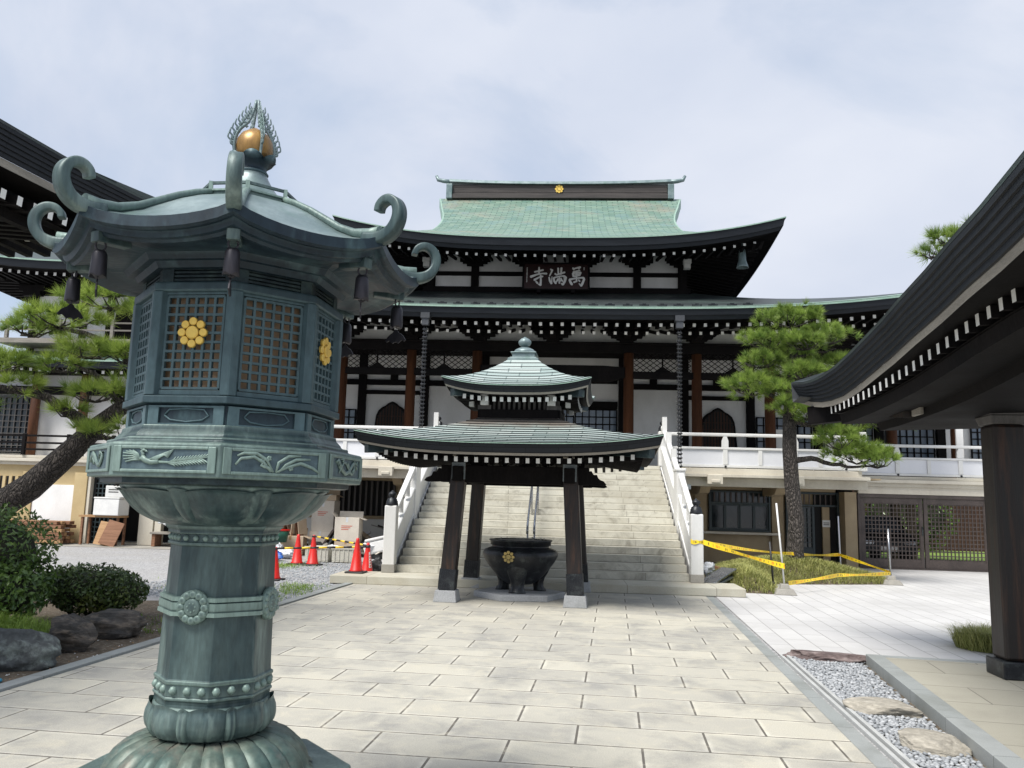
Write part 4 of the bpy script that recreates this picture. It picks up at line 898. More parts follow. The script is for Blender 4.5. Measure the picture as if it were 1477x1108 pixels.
for k in range(4):
    s0 = len(mb.v)
    for i in range(11): mb.box(-.43+i*.086-.02, -.43+i*.086+.02, -.615, -.582, 3.13, 3.33)
    mb.box(-.66, .66, -.70, -.583, 2.98, 3.125, 1); mb.box(-.62, .62, -.64, -.583, 3.335, 3.39)
    for sx in (-1, 1): mb.box(sx*.56-.09, sx*.56+.09, -.70, -.583, 3.126, 3.20); mb.box(sx*.56-.05, sx*.56+.05, -.68, -.583, 3.2, 3.334)
    mb.xform(Matrix.Rotation(k*PI/2, 4, 'Z'), s0)
mb.build('upper_railing', ['slat_grey', 'wood_dark'], pav)
for k in range(4):
    for sx in (-1, 1): MB().box(sx*.56-.065, sx*.56+.065, -.86, -.78, 3.18, 3.36).xform(Matrix.Rotation(k*PI/2, 4, 'Z')).build('bracket_tip', 'plaster_grey', pav, .005)
FS = Matrix.Translation((0, 0, 4.04)) @ Matrix.Diagonal((.9, .9, .76, 1)) @ Matrix.Translation((0, 0, -4.05))
mb = MB(); mb.obox((0, 0, 4.08), (.60, .60, .06)); mb.obox((0, 0, 4.125), (.52, .52, .03)); mb.obox((0, 0, 4.19), (.44, .44, .10)); mb.obox((0, 0, 4.255), (.50, .50, .025))
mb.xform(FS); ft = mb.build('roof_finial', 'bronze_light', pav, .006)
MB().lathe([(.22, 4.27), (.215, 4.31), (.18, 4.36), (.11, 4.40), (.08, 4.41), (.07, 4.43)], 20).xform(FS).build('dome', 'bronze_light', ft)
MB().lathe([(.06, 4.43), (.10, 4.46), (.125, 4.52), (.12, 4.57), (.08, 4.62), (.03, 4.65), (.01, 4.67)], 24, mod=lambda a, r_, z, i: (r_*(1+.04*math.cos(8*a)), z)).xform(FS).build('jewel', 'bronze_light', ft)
# ------------------------------------------------------------------ censer
cs = empty('incense_burner', (-1.57, 14.05, 0), 'squat black bronze incense burner on three legs under the pavilion', 'censer')
MB().lathe([(.78, 0), (.78, .085), (.76, .10)], 6, phase=R(12), smooth=False).build('stone_slab', 'granite', cs, .008)
lob = lambda a, r_, z, i: (r_*(1-.035*abs(math.cos(4*a))**8*.5), z)
MB().lathe([(.20, .22), (.30, .27), (.40, .36), (.50, .475), (.585, .585), (.638, .68), (.648, .735), (.61, .79), (.53, .82), (.49, .835), (.485, .86), (.52, .868), (.52, .93), (.54, .935), (.54, .957), (.46, .957), (.45, .90), (.0, .88)], 72, mod=lob, caps=(True, False)).build('bowl', 'iron', cs)
for k in range(3):
    a = R(-90+120*k); rg_ = []
    for ro, z, wd_, dp in ((.565, .62, .17, .06), (.525, .52, .18, .095), (.475, .42, .165, .12), (.42, .33, .135, .13), (.40, .25, .115, .12), (.405, .18, .115, .115), (.43, .125, .14, .13), (.435, .101, .15, .14)):
        ring = []
        for j in range(14):
            t_ = 2*PI*j/14; x = ro-.06+dp*math.cos(t_)*.75; y = wd_*math.sin(t_)
            ring.append((x*math.cos(a)-y*math.sin(a), x*math.sin(a)+y*math.cos(a), z))
        rg_.append(ring)
    MB().loft(rg_, 0, True, True, (True, True)).build('leg', 'iron', cs)
crest(MB(), (-.12, -.648, .70), .10, Matrix.Rotation(R(-10), 3, 'Z') @ Matrix.Rotation(R(8), 3, 'X'), .015).build('crest', 'old_gold', cs)
mb = MB()
for i in range(40): 
    a = random.random()*6.28; r_ = .42*random.random()**.5; mb.tube([(r_*math.cos(a), r_*math.sin(a), .88), (r_*math.cos(a)+random.uniform(-.02, .02), r_*math.sin(a)+random.uniform(-.02, .02), .95+random.random()*.045)], .008, 4)
mb.lathe([(.45, .90), (.38, .945), (.2, .962), (0.01, .965)], 20)
mb.build('ash', 'concrete', cs)

# ------------------------------------------------------------------ bronze lantern
LX, LY = -1.72, 3.5
LA = math.atan2(-LY, -LX)+R(-4)
lan = empty('bronze_lantern', (LX, LY, 0), 'tall octagonal patinated bronze lantern with curling roof scrolls and gold crests', 'lantern', rz=LA)
O8 = lambda mb, prof, **k: mb.lathe(prof, 8, smooth=False, **k)
def lp(mb, name, m='bronze', bevel=0., parent=None): return mb.build(name, m, parent or lan, bevel)
MB().lathe([(.92, 0), (.92, .16), (.90, .18)], 8, smooth=False).build('stone_base', 'granite', lan, .01)
lp(O8(MB(), [(.68, .18), (.68, .34), (.64, .38), (.61, .385), (.61, .412), (.585, .42)]), 'base_step', 'bronze', .008)
def petal_patch(mb, a0, hw_, prof, rim=.010, nu=12, cusp=.10, top=True, mi=0, droop=.30):
    """one lotus petal: prof = [(radius, z)] from root to tip, half angle hw_; raised rim, pointed tip"""
    n = len(prof)-1; rows = []
    nv = n*3
    for j in range(nv+1):
        f = j/nv*n; i = min(n-1, int(f)); t_ = f-i
        r0, z0 = prof[i][0]+(prof[i+1][0]-prof[i][0])*t_, prof[i][1]+(prof[i+1][1]-prof[i][1])*t_
        v_ = j/nv; row = []
        for k in range(nu+1):
            u = -1+2*k/nu; au = abs(u)
            vv = v_*(1-droop*au**2.6*(v_**1.5) + cusp*(1-au)**5*v_**4 - cusp*.6*v_**4)
            f2 = max(0., min(n-1e-6, vv*n)); i2 = int(f2); t2 = f2-i2
            r_ = prof[i2][0]+(prof[i2+1][0]-prof[i2][0])*t2; z = prof[i2][1]+(prof[i2+1][1]-prof[i2][1])*t2
            wv = (.72+.28*min(1, v_/.5))
            e = max(au**7, v_**9)
            r_ += rim*e*(1-.6*v_**9) + .020*(1-au*au)*math.sin(PI*min(1., v_*1.1)) - .018*au**3 - (.006 if k == nu//2 and v_ < .9 else 0)
            a = a0+hw_*u*wv; row.append((r_*math.cos(a), r_*math.sin(a), z))
        rows.append(row)
    s0 = len(mb.v)
    for row in rows: mb.v += row
    for j in range(nv):
        for k in range(nu):
            q = (s0+j*(nu+1)+k, s0+j*(nu+1)+k+1, s0+(j+1)*(nu+1)+k+1, s0+(j+1)*(nu+1)+k)
            mb.f.append(q); mb.m.append(mi); mb.sm.append(True); mb.uv.append(None)
    return mb
lb = lp(MB().lathe([(.45, .41), (.425, .43), (.405, .455), (.38, .495), (.34, .532), (.29, .565), (.215, .588)], 64), 'lotus_base', 'bronze_dark')
mb = MB()
for k in range(24): petal_patch(mb, 2*PI*(k+.5)/24, PI/24*1.16, [(.225, .592), (.275, .584), (.325, .560), (.368, .523), (.400, .482), (.420, .448), (.445, .428)], .003, 10, .03, droop=.16)
lp(mb, 'petals', 'bronze_worn', 0, lb)
lc = lp(MB().lathe([(.21, .588), (.228, .604), (.237, .64), (.240, .67), (.241, .70), (.240, .722), (.23, .728)], 64, caps=(True, False)), 'lotus_cup')
mb = MB()
CP = [(.215, .592), (.236, .605), (.247, .63), (.251, .658), (.252, .69), (.250, .715), (.252, .738)]
for k in range(8): petal_patch(mb, 2*PI*k/8, PI/8*.95, CP, .010, 18, .035, droop=.20)
for k in range(8): petal_patch(mb, 2*PI*(k+.5)/8, PI/8*.34, [(r_-.006, z-.004) for r_, z in CP], .006, 8, .05, droop=.16)
lp(mb, 'petals', 'bronze', 0, lc)
shaft = lp(O8(MB(), [(.236, .69), (.240, .712), (.240, .722), (.238, .738), (.240, .752), (.246, .756), (.246, .765), (.240, .768), (.242, .772), (.242, .818), (.247, .820), (.247, .832), (.237, .836), (.235, .86), (.222, 1.375), (.235, 1.38), (.235, 1.39), (.228, 1.393), (.228, 1.425), (.237, 1.428), (.237, 1.44), (.25, 1.455), (.25, 1.47)]), 'shaft', 'bronze', .004)
def bead_row(rad, z, br, per=3):
    mb = MB()
    for k in range(8):
        a0, a1 = 2*PI*k/8, 2*PI*(k+1)/8
        p0 = Vector((rad*math.cos(a0), rad*math.sin(a0), z)); p1 = Vector((rad*math.cos(a1), rad*math.sin(a1), z))
        for i in range(per):
            c = p0.lerp(p1, (i+.5)/per)
            mb.lathe([(.001, -br), (br*.6, -br*.8), (br, 0), (br*.6, br*.8), (.001, br)], 10, c)
    return mb
lp(bead_row(.242, .795, .018), 'bead_band', parent=shaft); lp(bead_row(.229, 1.409, .013, 4), 'bead_band', parent=shaft)
lp(O8(MB(), [(.24, 1.09), (.253, 1.092), (.253, 1.108), (.247, 1.11), (.250, 1.118), (.250, 1.145), (.243, 1.147), (.245, 1.15), (.249, 1.152), (.249, 1.168), (.238, 1.17)]), 'shaft_band', parent=shaft)
for k in range(0, 8, 2):
    mb = MB(); 
    for j in range(12):
        a = 2*PI*j/12; mb.lathe([(.014, 0), (.019, .006), (.012, .014), (.004, .015)], 8, (.052*math.cos(a), .052*math.sin(a), 0))
    mb.lathe([(.070, -.01), (.070, .006), (.036, .008), (.036, .012), (.030, .016), (.004, .016)], 24)
    for j in range(7):
        a = 2*PI*j/7; mb.lathe([(.005, .014), (.003, .019)], 6, (.018*math.cos(a), .018*math.sin(a), 0))
    a = 2*PI*(k+.5-1)/8; ap = .247*math.cos(PI/8)+.002
    mb.xform(Matrix.Translation((ap*math.cos(a), ap*math.sin(a), 1.13)) @ Matrix.Rotation(a, 4, 'Z') @ Matrix.Rotation(PI/2, 4, 'Y'))
    lp(mb, 'flower_boss', parent=shaft)
# upturned lotus bowl
ub = lp(MB().lathe([(.24, 1.46), (.26, 1.466), (.295, 1.478), (.345, 1.512), (.39, 1.552), (.425, 1.60), (.445, 1.62), (.44, 1.632)], 64), 'lotus_bowl', 'bronze')
mb = MB()
UP = [(.248, 1.462), (.285, 1.472), (.335, 1.50), (.376, 1.535), (.410, 1.572), (.438, 1.600), (.462, 1.612)]
for k in range(8): petal_patch(mb, 2*PI*k/8, PI/8*.95, UP, .010, 18, .04, droop=.20)
for k in range(8): petal_patch(mb, 2*PI*(k+.5)/8, PI/8*.34, [(r_-.004, z+.003) for r_, z in UP], .008, 8, .05, droop=.14)
lp(mb, 'petals', 'bronze', 0, ub)
lp(O8(MB(), [(.50, 1.628), (.53, 1.632), (.53, 1.652), (.55, 1.655)]), 'under_moulding', 'bronze_dark')
plat = lp(O8(MB(), [(.56, 1.654), (.585, 1.656), (.585, 1.785), (.575, 1.79), (.52, 1.80), (.52, 1.815), (.49, 1.82), (.485, 1.83), (.465, 1.85), (.46, 1.87)]), 'platform', 'bronze', .005)
def face_frame(k, rad):          # matrix of the octagon face k: local x along the face, y outwards, z up
    a = 2*PI*(k+.5)/8; ap = rad*math.cos(PI/8)
    return Matrix.Translation((ap*math.cos(a), ap*math.sin(a), 0)) @ Matrix.Rotation(a-PI/2, 4, 'Z')
def relief_bird(mb):
    def rb(pts, w0, w1):
        mb.tube([(x*1.05, .006, z*1.1) for x, z in pts], [1.3*(w0+(w1-w0)*i/(len(pts)-1)) for i in range(len(pts))], 6, 0, True, .6, (0, 1, 0))
    rb([(.02, -.008), (.05, -.012), (.075, -.004), (.088, .008)], .007, .010); rb([(.085, .008), (.083, .020), (.090, .029), (.082, .034), (.074, .030)], .006, .004); rb([(.074, .030), (.066, .026)], .004, .001)
    for i in range(4): rb([(.088, .034), (.098-.004*i, .040), (.106-.008*i, .044-.002*i)], .002, .001)
    for i in range(7):      # spread wing of separate feathers
        a_ = .35+.26*i; l_ = .062-.004*abs(i-3); rb([(.092, -.002), (.105+.4*l_*math.cos(a_-.3), -.006+.5*l_*math.sin(a_-.3)), (.105+l_*math.cos(a_-.75), -.006+l_*.75*math.sin(a_-.5))], .0035, .0022)
    for i in range(7):      # raised far wing
        l_ = .085-.007*i; rb([(.055-.004*i, -.002), (.03-.005*i, .010+.001*i), (.05-l_-.004*i, .036-.005*i)], .0035, .0018)
    for i in range(12):     # barbed tail plumes
        x = -.035-.0115*i; rb([(x+.016, -.012+.0016*i), (x-.004, -.001+.0016*i), (x-.012, .010+.0012*i)], .0032, .0012); rb([(x+.014, -.014+.0016*i), (x-.006, -.020+.0012*i), (x-.014, -.026+.0012*i)], .0032, .0012)
    rb([(.02, -.010), (-.05, -.012), (-.12, .0), (-.172, .012)], .004, .002)
def relief_orchid(mb):
    def rb(pts, w0, w1): mb.tube([(x*1.02, .006, z*1.05) for x, z in pts], [1.25*(w0+(w1-w0)*math.sin(PI*i/(len(pts)-1))) for i in range(len(pts))], 6, 0, True, .6, (0, 1, 0))
    for pts in ([(.02, -.036), (.05, .0), (.09, .022), (.14, .012), (.16, -.012)], [(.01, -.036), (.04, .012), (.08, .034), (.13, .034), (.155, .022)], [(-.0, -.036), (-.01, .002), (-.05, .03), (-.10, .034)], [(-.01, -.036), (-.04, -.005), (-.08, .018), (-.14, .022)], [(.0, -.036), (-.05, -.012), (-.10, .004), (-.15, -.012), (-.19, -.036)], [(.01, -.036), (.03, -.02), (.06, -.01), (.05, .01)]): rb(pts, .003, .0065)
    for cx_, cz_ in ((.055, .012), (.03, .018), (-.04, -.01), (-.06, -.018), (.045, -.012)):
        for j in range(5): a = j*1.257; rb([(cx_, cz_), (cx_+.010*math.cos(a), cz_+.010*math.sin(a))], .004, .005)
def relief_swirl(mb, seed):
    rnd = random.Random(seed)
    pts = [(.12*math.cos(.35*i)*(1-i*.02), .026*math.sin(.9*i+seed)) for i in range(18)]
    mb.tube([(x, .006, z) for x, z in pts], [.012-.0004*i for i in range(18)], 7, 0, True, .6, (0, 1, 0))
    for i in range(10):
        x, z = rnd.uniform(-.14, .14), rnd.uniform(-.03, .03); mb.tube([(x, .005, z), (x+rnd.uniform(-.03, .03), .008, z+.015), (x+rnd.uniform(-.04, .04), .005, z+rnd.uniform(-.01, .02))], [.006, .005, .002], 5)
W_ = 2*.585*math.sin(PI/8)
for k in range(8):
    fm = face_frame(k, .585)
    mb = MB(); 
    for x0, x1, z0, z1 in ((-W_/2+.012, -W_/2+.045, 1.672, 1.775), (W_/2-.045, W_/2-.012, 1.672, 1.775), (-W_/2+.0451, W_/2-.0451, 1.672, 1.684), (-W_/2+.0451, W_/2-.0451, 1.763, 1.775)): mb.box(x0, x1, .0005, .008, z0, z1)
    mb.xform(fm); lp(mb, 'panel_border', 'bronze', .003, plat)
    mb = MB().box(-W_/2+.046, W_/2-.046, .0002, .0015, 1.6845, 1.7625); mb.xform(fm); pn = lp(mb, 'relief_panel', 'bronze_panel', 0, plat)
    mb = MB(); kind = k % 8
    (relief_bird if kind == 7 else relief_orchid if kind == 0 else (lambda m_: relief_swirl(m_, kind)))(mb)
    mb.xform(fm @ Matrix.Translation((0, .0, 1.7235)) @ Matrix.Diagonal((1.0, 1, .95, 1))); lp(mb, 'relief', 'bronze', 0, pn)
# lamp chamber
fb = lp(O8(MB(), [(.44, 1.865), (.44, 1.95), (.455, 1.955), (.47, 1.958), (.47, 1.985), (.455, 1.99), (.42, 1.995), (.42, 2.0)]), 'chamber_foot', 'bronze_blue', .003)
RB = .442; WB = 2*RB*math.sin(PI/8)
ch = lp(O8(MB(), [(.395, 1.99), (.395, 2.43)], caps=(False, False)), 'chamber_screen', 'amber')
for k in range(8):
    a = 2*PI*k/8
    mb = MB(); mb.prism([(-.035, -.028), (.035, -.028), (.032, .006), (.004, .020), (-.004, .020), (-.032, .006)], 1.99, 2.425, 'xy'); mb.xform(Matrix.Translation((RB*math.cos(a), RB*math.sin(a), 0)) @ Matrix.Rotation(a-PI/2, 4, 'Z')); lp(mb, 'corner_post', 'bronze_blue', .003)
    fm = face_frame(k, RB)
    mb = MB(); x0, x1 = -WB/2+.045, WB/2-.045; z0, z1 = 2.02, 2.405
    nx, nz = 6, 10
    for i in range(nx+1): xx = x0+(x1-x0)*i/nx; mb.box(xx-.0055, xx+.0055, -.020, -.002, z0, z1)
    for j in range(nz+1): zz = z0+(z1-z0)*j/nz; mb.box(x0, x1, -.0195, -.0025, zz-.0055, zz+.0055)
    mb.box(x0-.02, x0-.0079, -.024, -.001, 1.992, 2.424); mb.box(x1+.0079, x1+.02, -.024, -.001, 1.992, 2.424); mb.box(x0-.0078, x1+.0078, -.023, -.0015, 1.993, z0-.008); mb.box(x0-.0078, x1+.0078, -.023, -.0015, z1+.008, 2.423)
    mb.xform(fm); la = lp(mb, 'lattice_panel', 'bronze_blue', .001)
    if k % 2 == 1:
        mb = MB(); crest(mb, (0, 0, 0), .063, Matrix.Rotation(PI, 3, 'Z'), .012); mb.xform(fm @ Matrix.Translation((0, 0.0, 2.25))); mb.build('crest', 'gold', la)
    # foot panel with a cartouche
    ff = face_frame(k, .44); mb = MB(); wf = 2*.44*math.sin(PI/8)
    for x_a, x_b, za, zb in ((-wf/2+.005, -wf/2+.05, 1.868, 1.948), (wf/2-.05, wf/2-.005, 1.868, 1.948), (-wf/2+.0501, wf/2-.0501, 1.868, 1.876), (-wf/2+.0501, wf/2-.0501, 1.940, 1.948)): mb.box(x_a, x_b, .0005, .010, za, zb)
    pts = [(.095, 0), (.075, .024), (.0, .028), (-.075, .024), (-.095, 0), (-.07, -.018), (0, -.026), (.07, -.018), (.095, 0)]
    mb.tube([(x, .002, 1.908+z) for x, z in pts], .004, 5); mb.xform(ff); lp(mb, 'foot_panel', 'bronze_blue', 0, fb)
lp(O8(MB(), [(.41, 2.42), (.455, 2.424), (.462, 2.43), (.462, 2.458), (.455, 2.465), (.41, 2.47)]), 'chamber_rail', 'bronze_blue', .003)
lp(O8(MB(), [(.405, 2.46), (.405, 2.58)], caps=(False, False)), 'louvre_backing', 'bronze_dark')
for k in range(8):
    fm = face_frame(k, .43); mb = MB(); wl = 2*.43*math.sin(PI/8)
    for j in range(6): mb.box(-wl/2+.05, wl/2-.05, -.016, -.004, 2.475+j*.016, 2.484+j*.016)
    mb.box(-wl/2, -wl/2+.049, -.02, .0, 2.466, 2.58); mb.box(wl/2-.049, wl/2, -.02, .0, 2.466, 2.58)
    mb.xform(fm); lp(mb, 'louvre', 'bronze_dark')
# roof: eight faces sagging between the corners, thick eave, stepped underside
def oct_ring(rad, z, sag=0., n=10, bulge=0.):
    r_ = []
    for k in range(8):
        a0, a1 = 2*PI*k/8, 2*PI*(k+1)/8
        for i in range(n):
            t_ = i/n; s_ = 4*t_*(1-t_); 
            x = rad*(math.cos(a0)*(1-t_)+math.cos(a1)*t_)*(1+bulge*s_); y = rad*(math.sin(a0)*(1-t_)+math.sin(a1)*t_)*(1+bulge*s_)
            r_.append((x, y, z-sag*s_**.8))
    return r_
tp = [(.80, 2.685, .055), (.74, 2.686, .045), (.66, 2.702, .032), (.57, 2.742, .018), (.48, 2.798, .006), (.39, 2.852, 0), (.30, 2.898, 0), (.22, 2.93, 0)]
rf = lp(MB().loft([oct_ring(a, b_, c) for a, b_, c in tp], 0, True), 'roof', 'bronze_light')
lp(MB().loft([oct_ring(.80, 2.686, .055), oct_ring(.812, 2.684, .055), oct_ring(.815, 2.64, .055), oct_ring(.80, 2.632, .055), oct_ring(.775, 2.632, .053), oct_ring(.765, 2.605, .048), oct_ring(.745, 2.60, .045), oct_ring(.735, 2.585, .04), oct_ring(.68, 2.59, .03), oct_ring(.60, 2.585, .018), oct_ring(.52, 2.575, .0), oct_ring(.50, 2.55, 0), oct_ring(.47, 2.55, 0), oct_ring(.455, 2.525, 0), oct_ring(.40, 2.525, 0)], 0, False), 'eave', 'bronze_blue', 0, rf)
for k in range(8):
    a = 2*PI*k/8; c, s_ = math.cos(a), math.sin(a)
    mb = MB(); mb.tube([(r_*c, r_*s_, z+.012) for r_, z in ((.22, 2.93), (.30, 2.898), (.39, 2.852), (.48, 2.798), (.57, 2.744), (.66, 2.706), (.74, 2.691), (.80, 2.69))], [.014, .0155, .0165, .017, .018, .02, .024, .027], 10, 0, True, 1.0)
    lp(mb, 'roof_rib', 'bronze', 0, rf)
    cur0 = [(.70, 2.682), (.77, 2.672), (.83, 2.678), (.88, 2.705), (.912, 2.755), (.918, 2.81), (.90, 2.855), (.865, 2.882), (.825, 2.882), (.795, 2.858), (.787, 2.825)]
    cur0 = [(.80+(a_-.80)*.82, 2.677+(b_-2.677)*.78) for a_, b_ in cur0]; cur = []
    for i in range(len(cur0)-1):
        q0, q1, q2, q3 = (Vector(cur0[max(0, i-1)]), Vector(cur0[i]), Vector(cur0[i+1]), Vector(cur0[min(len(cur0)-1, i+2)]))
        for t_ in (0, .25, .5, .75): cur.append(tuple(.5*((2*q1)+(q2-q0)*t_+(2*q0-5*q1+4*q2-q3)*t_**2+(3*q1-q0-3*q2+q3)*t_**3)))
    cur.append(cur0[-1])
    rings = []
    for i, (r_, z) in enumerate(cur):
        p0, p1 = cur[max(0, i-1)], cur[min(len(cur)-1, i+1)]; d = Vector((p1[0]-p0[0], p1[1]-p0[1])).normalized(); nv = Vector((-d.y, d.x))
        f_ = i/(len(cur)-1); th = .027*(1-.50*f_); wd = .027*(1-.22*f_)
        q = []
        for e, w2 in ((-1, -1), (-.6, -1.12), (.6, -1.12), (1, -1), (1, 1), (.6, 1.12), (-.6, 1.12), (-1, 1)):
            rr, zz = r_+nv.x*th*e, z+nv.y*th*e; q.append((rr*c-s_*wd*w2, rr*s_+c*wd*w2, zz))
        rings.append(q)
    lp(MB().loft(rings, 0, True, True, (True, True)), 'scroll', 'bronze', 0, rf)
    MB().bar((.745*c, .745*s_, 2.575), (.60*c, .60*s_, 2.585), .05, .045).build('beam_end', 'bronze', rf, .004)
# neck, crown and flaming jewel
fin = lp(O8(MB(), [(.225, 2.92), (.225, 2.94), (.235, 2.942), (.235, 2.95)]), 'roof_crown', 'bronze')
mb = MB()
for k in range(8):
    a = 2*PI*k/8; p0 = Vector((.228*math.cos(a), .228*math.sin(a), 2.978)); a1 = a+PI/4; p1 = Vector((.228*math.cos(a1), .228*math.sin(a1), 2.978))
    mb.bar(p0, p1, .012, .012); mb.box(p0.x-.009, p0.x+.009, p0.y-.009, p0.y+.009, 2.95, 2.986)
mb.build('crown_rail', 'bronze', fin)
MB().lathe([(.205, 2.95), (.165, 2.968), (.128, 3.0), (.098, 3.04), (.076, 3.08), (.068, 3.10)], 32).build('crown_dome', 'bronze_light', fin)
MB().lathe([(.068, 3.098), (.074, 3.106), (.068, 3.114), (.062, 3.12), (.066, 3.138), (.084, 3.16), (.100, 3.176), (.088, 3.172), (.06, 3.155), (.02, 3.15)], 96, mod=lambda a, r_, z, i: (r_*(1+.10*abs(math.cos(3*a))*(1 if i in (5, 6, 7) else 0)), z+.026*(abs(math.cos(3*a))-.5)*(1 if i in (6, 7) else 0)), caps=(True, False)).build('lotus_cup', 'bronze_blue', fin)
MB().lathe([(.02, 3.152), (.05, 3.16), (.076, 3.185), (.087, 3.225), (.083, 3.265), (.064, 3.297), (.036, 3.318), (.008, 3.335)], 32).build('jewel', 'jewel', fin)
for k in range(4):
    mb = MB()
    def fl(pts, w0, w1):
        q = []
        for i in range(len(pts)-1):
            p0, p1, p2, p3 = (Vector(pts[max(0, i-1)]), Vector(pts[i]), Vector(pts[i+1]), Vector(pts[min(len(pts)-1, i+2)]))
            for t_ in (0, .34, .67): q.append(.5*((2*p1)+(p2-p0)*t_+(2*p0-5*p1+4*p2-p3)*t_**2+(3*p1-p0-3*p2+p3)*t_**3))
        q.append(Vector(pts[-1]))
        mb.tube([(p.x, 0, p.y) for p in q], [w0+(w1-w0)*i/(len(q)-1) for i in range(len(q))], 6, 0, True, .7, (0, 1, 0))
    OUT = lambda z: .122*math.sin(PI*min(1, max(0, (z-3.13)/.235)) * .5)**.7 if z < 3.25 else .122*max(0, (1-((z-3.25)/.228)**1.35))
    fl([(.085, 3.17), (.096, 3.22), (.092, 3.27), (.072, 3.315), (.044, 3.35), (.022, 3.40), (.006, 3.478)], .0095, .007)
    for j in range(10):
        z = 3.175+j*.025; b0 = .09 if z < 3.25 else .09*max(.10, 1-((z-3.25)/.19)**1.2); e = max(b0+.008, OUT(z+.03)+.006)
        fl([(b0, z), (b0+(e-b0)*.55, z+.004), (b0+(e-b0)*.62, z+.02), (e, z+.032), (e-.004, z+.056)], .0085, .003)
        fl([(b0+(e-b0)*.5, z+.012), (b0+.004, z+.024), (b0+(e-b0)*.45, z+.040)], .0068, .0028)
    for j in range(6): z = 3.33+j*.02; fl([(.040-.005*j, z), (.050-.0075*j, z+.014), (.028-.004*j, z+.032)], .008, .003)
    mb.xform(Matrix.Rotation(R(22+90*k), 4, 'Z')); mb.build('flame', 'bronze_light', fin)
# wind bells: things of their own, hung from the eight corners
bell0 = None
for k in range(8):
    a = 2*PI*k/8+LA; x, y = LX+.715*math.cos(a), LY+.715*math.sin(a)
    lab = {0: 'wind bell hanging at the front corner of the lantern roof', 1: 'wind bell hanging in front of the hall at the right front of the lantern roof', 2: 'wind bell with its clapper showing at the far right corner of the lantern roof', 7: 'wind bell hanging against the left front underside of the lantern roof', 6: 'black wind bell hanging before the pine at the far left corner of the lantern roof'}.get(k, 'wind bell at a back corner of the lantern roof')
    if bell0 is None:
        b_ = bell0 = empty('wind_bell', (x, y, 2.30), lab, 'wind bell', 'wind bells under the lantern roof', rz=a+PI/2); b_.scale = (.84, .84, .84); b_.location.z = 2.345
        MB().lathe([(.036, .095), (.0375, .10), (.035, .15), (.033, .195), (.025, .212), (.004, .216)], 18, mod=lambda a_, r_, z, i: (r_, z-(.014*abs(math.cos(2*a_))**3 if i < 2 else 0))).build('bell_body', 'bell_bronze', b_)
        MB().tube([(.022*math.cos(t_*PI/6), 0, .236+.024*math.sin(t_*PI/6)) for t_ in range(13)], .005, 6).build('hanger_ring', 'bell_bronze', b_)
        MB().tube([(0, 0, .25), (0, 0, .29)], .005, 6).build('hook', 'bell_bronze', b_)
        mb = MB(); mb.tube([(0, 0, .12), (0, 0, .06)], .003, 5)
        mb.prism([(-.008, .075), (.008, .075), (.02, .058), (.035, .05), (.05, .038), (.068, .012), (.058, .004), (.042, .012), (.03, .004), (.018, -.006), (.008, .002), (-.008, .002), (-.018, -.006), (-.03, .004), (-.042, .012), (-.058, .004), (-.068, .012), (-.05, .038), (-.035, .05), (-.02, .058)], -.003, .003, 'yz'); mb.build('clapper', 'bell_bronze', b_)
    else:
        b_ = copy_tree(bell0); b_.location = (x, y, 2.30); b_.rotation_euler.z = a + {1: .7, 2: .9, 6: -.9, 7: -.6}.get(k, 0); b_['label'] = lab; b_.scale = (.84, .84, .84); b_.location.z = 2.345

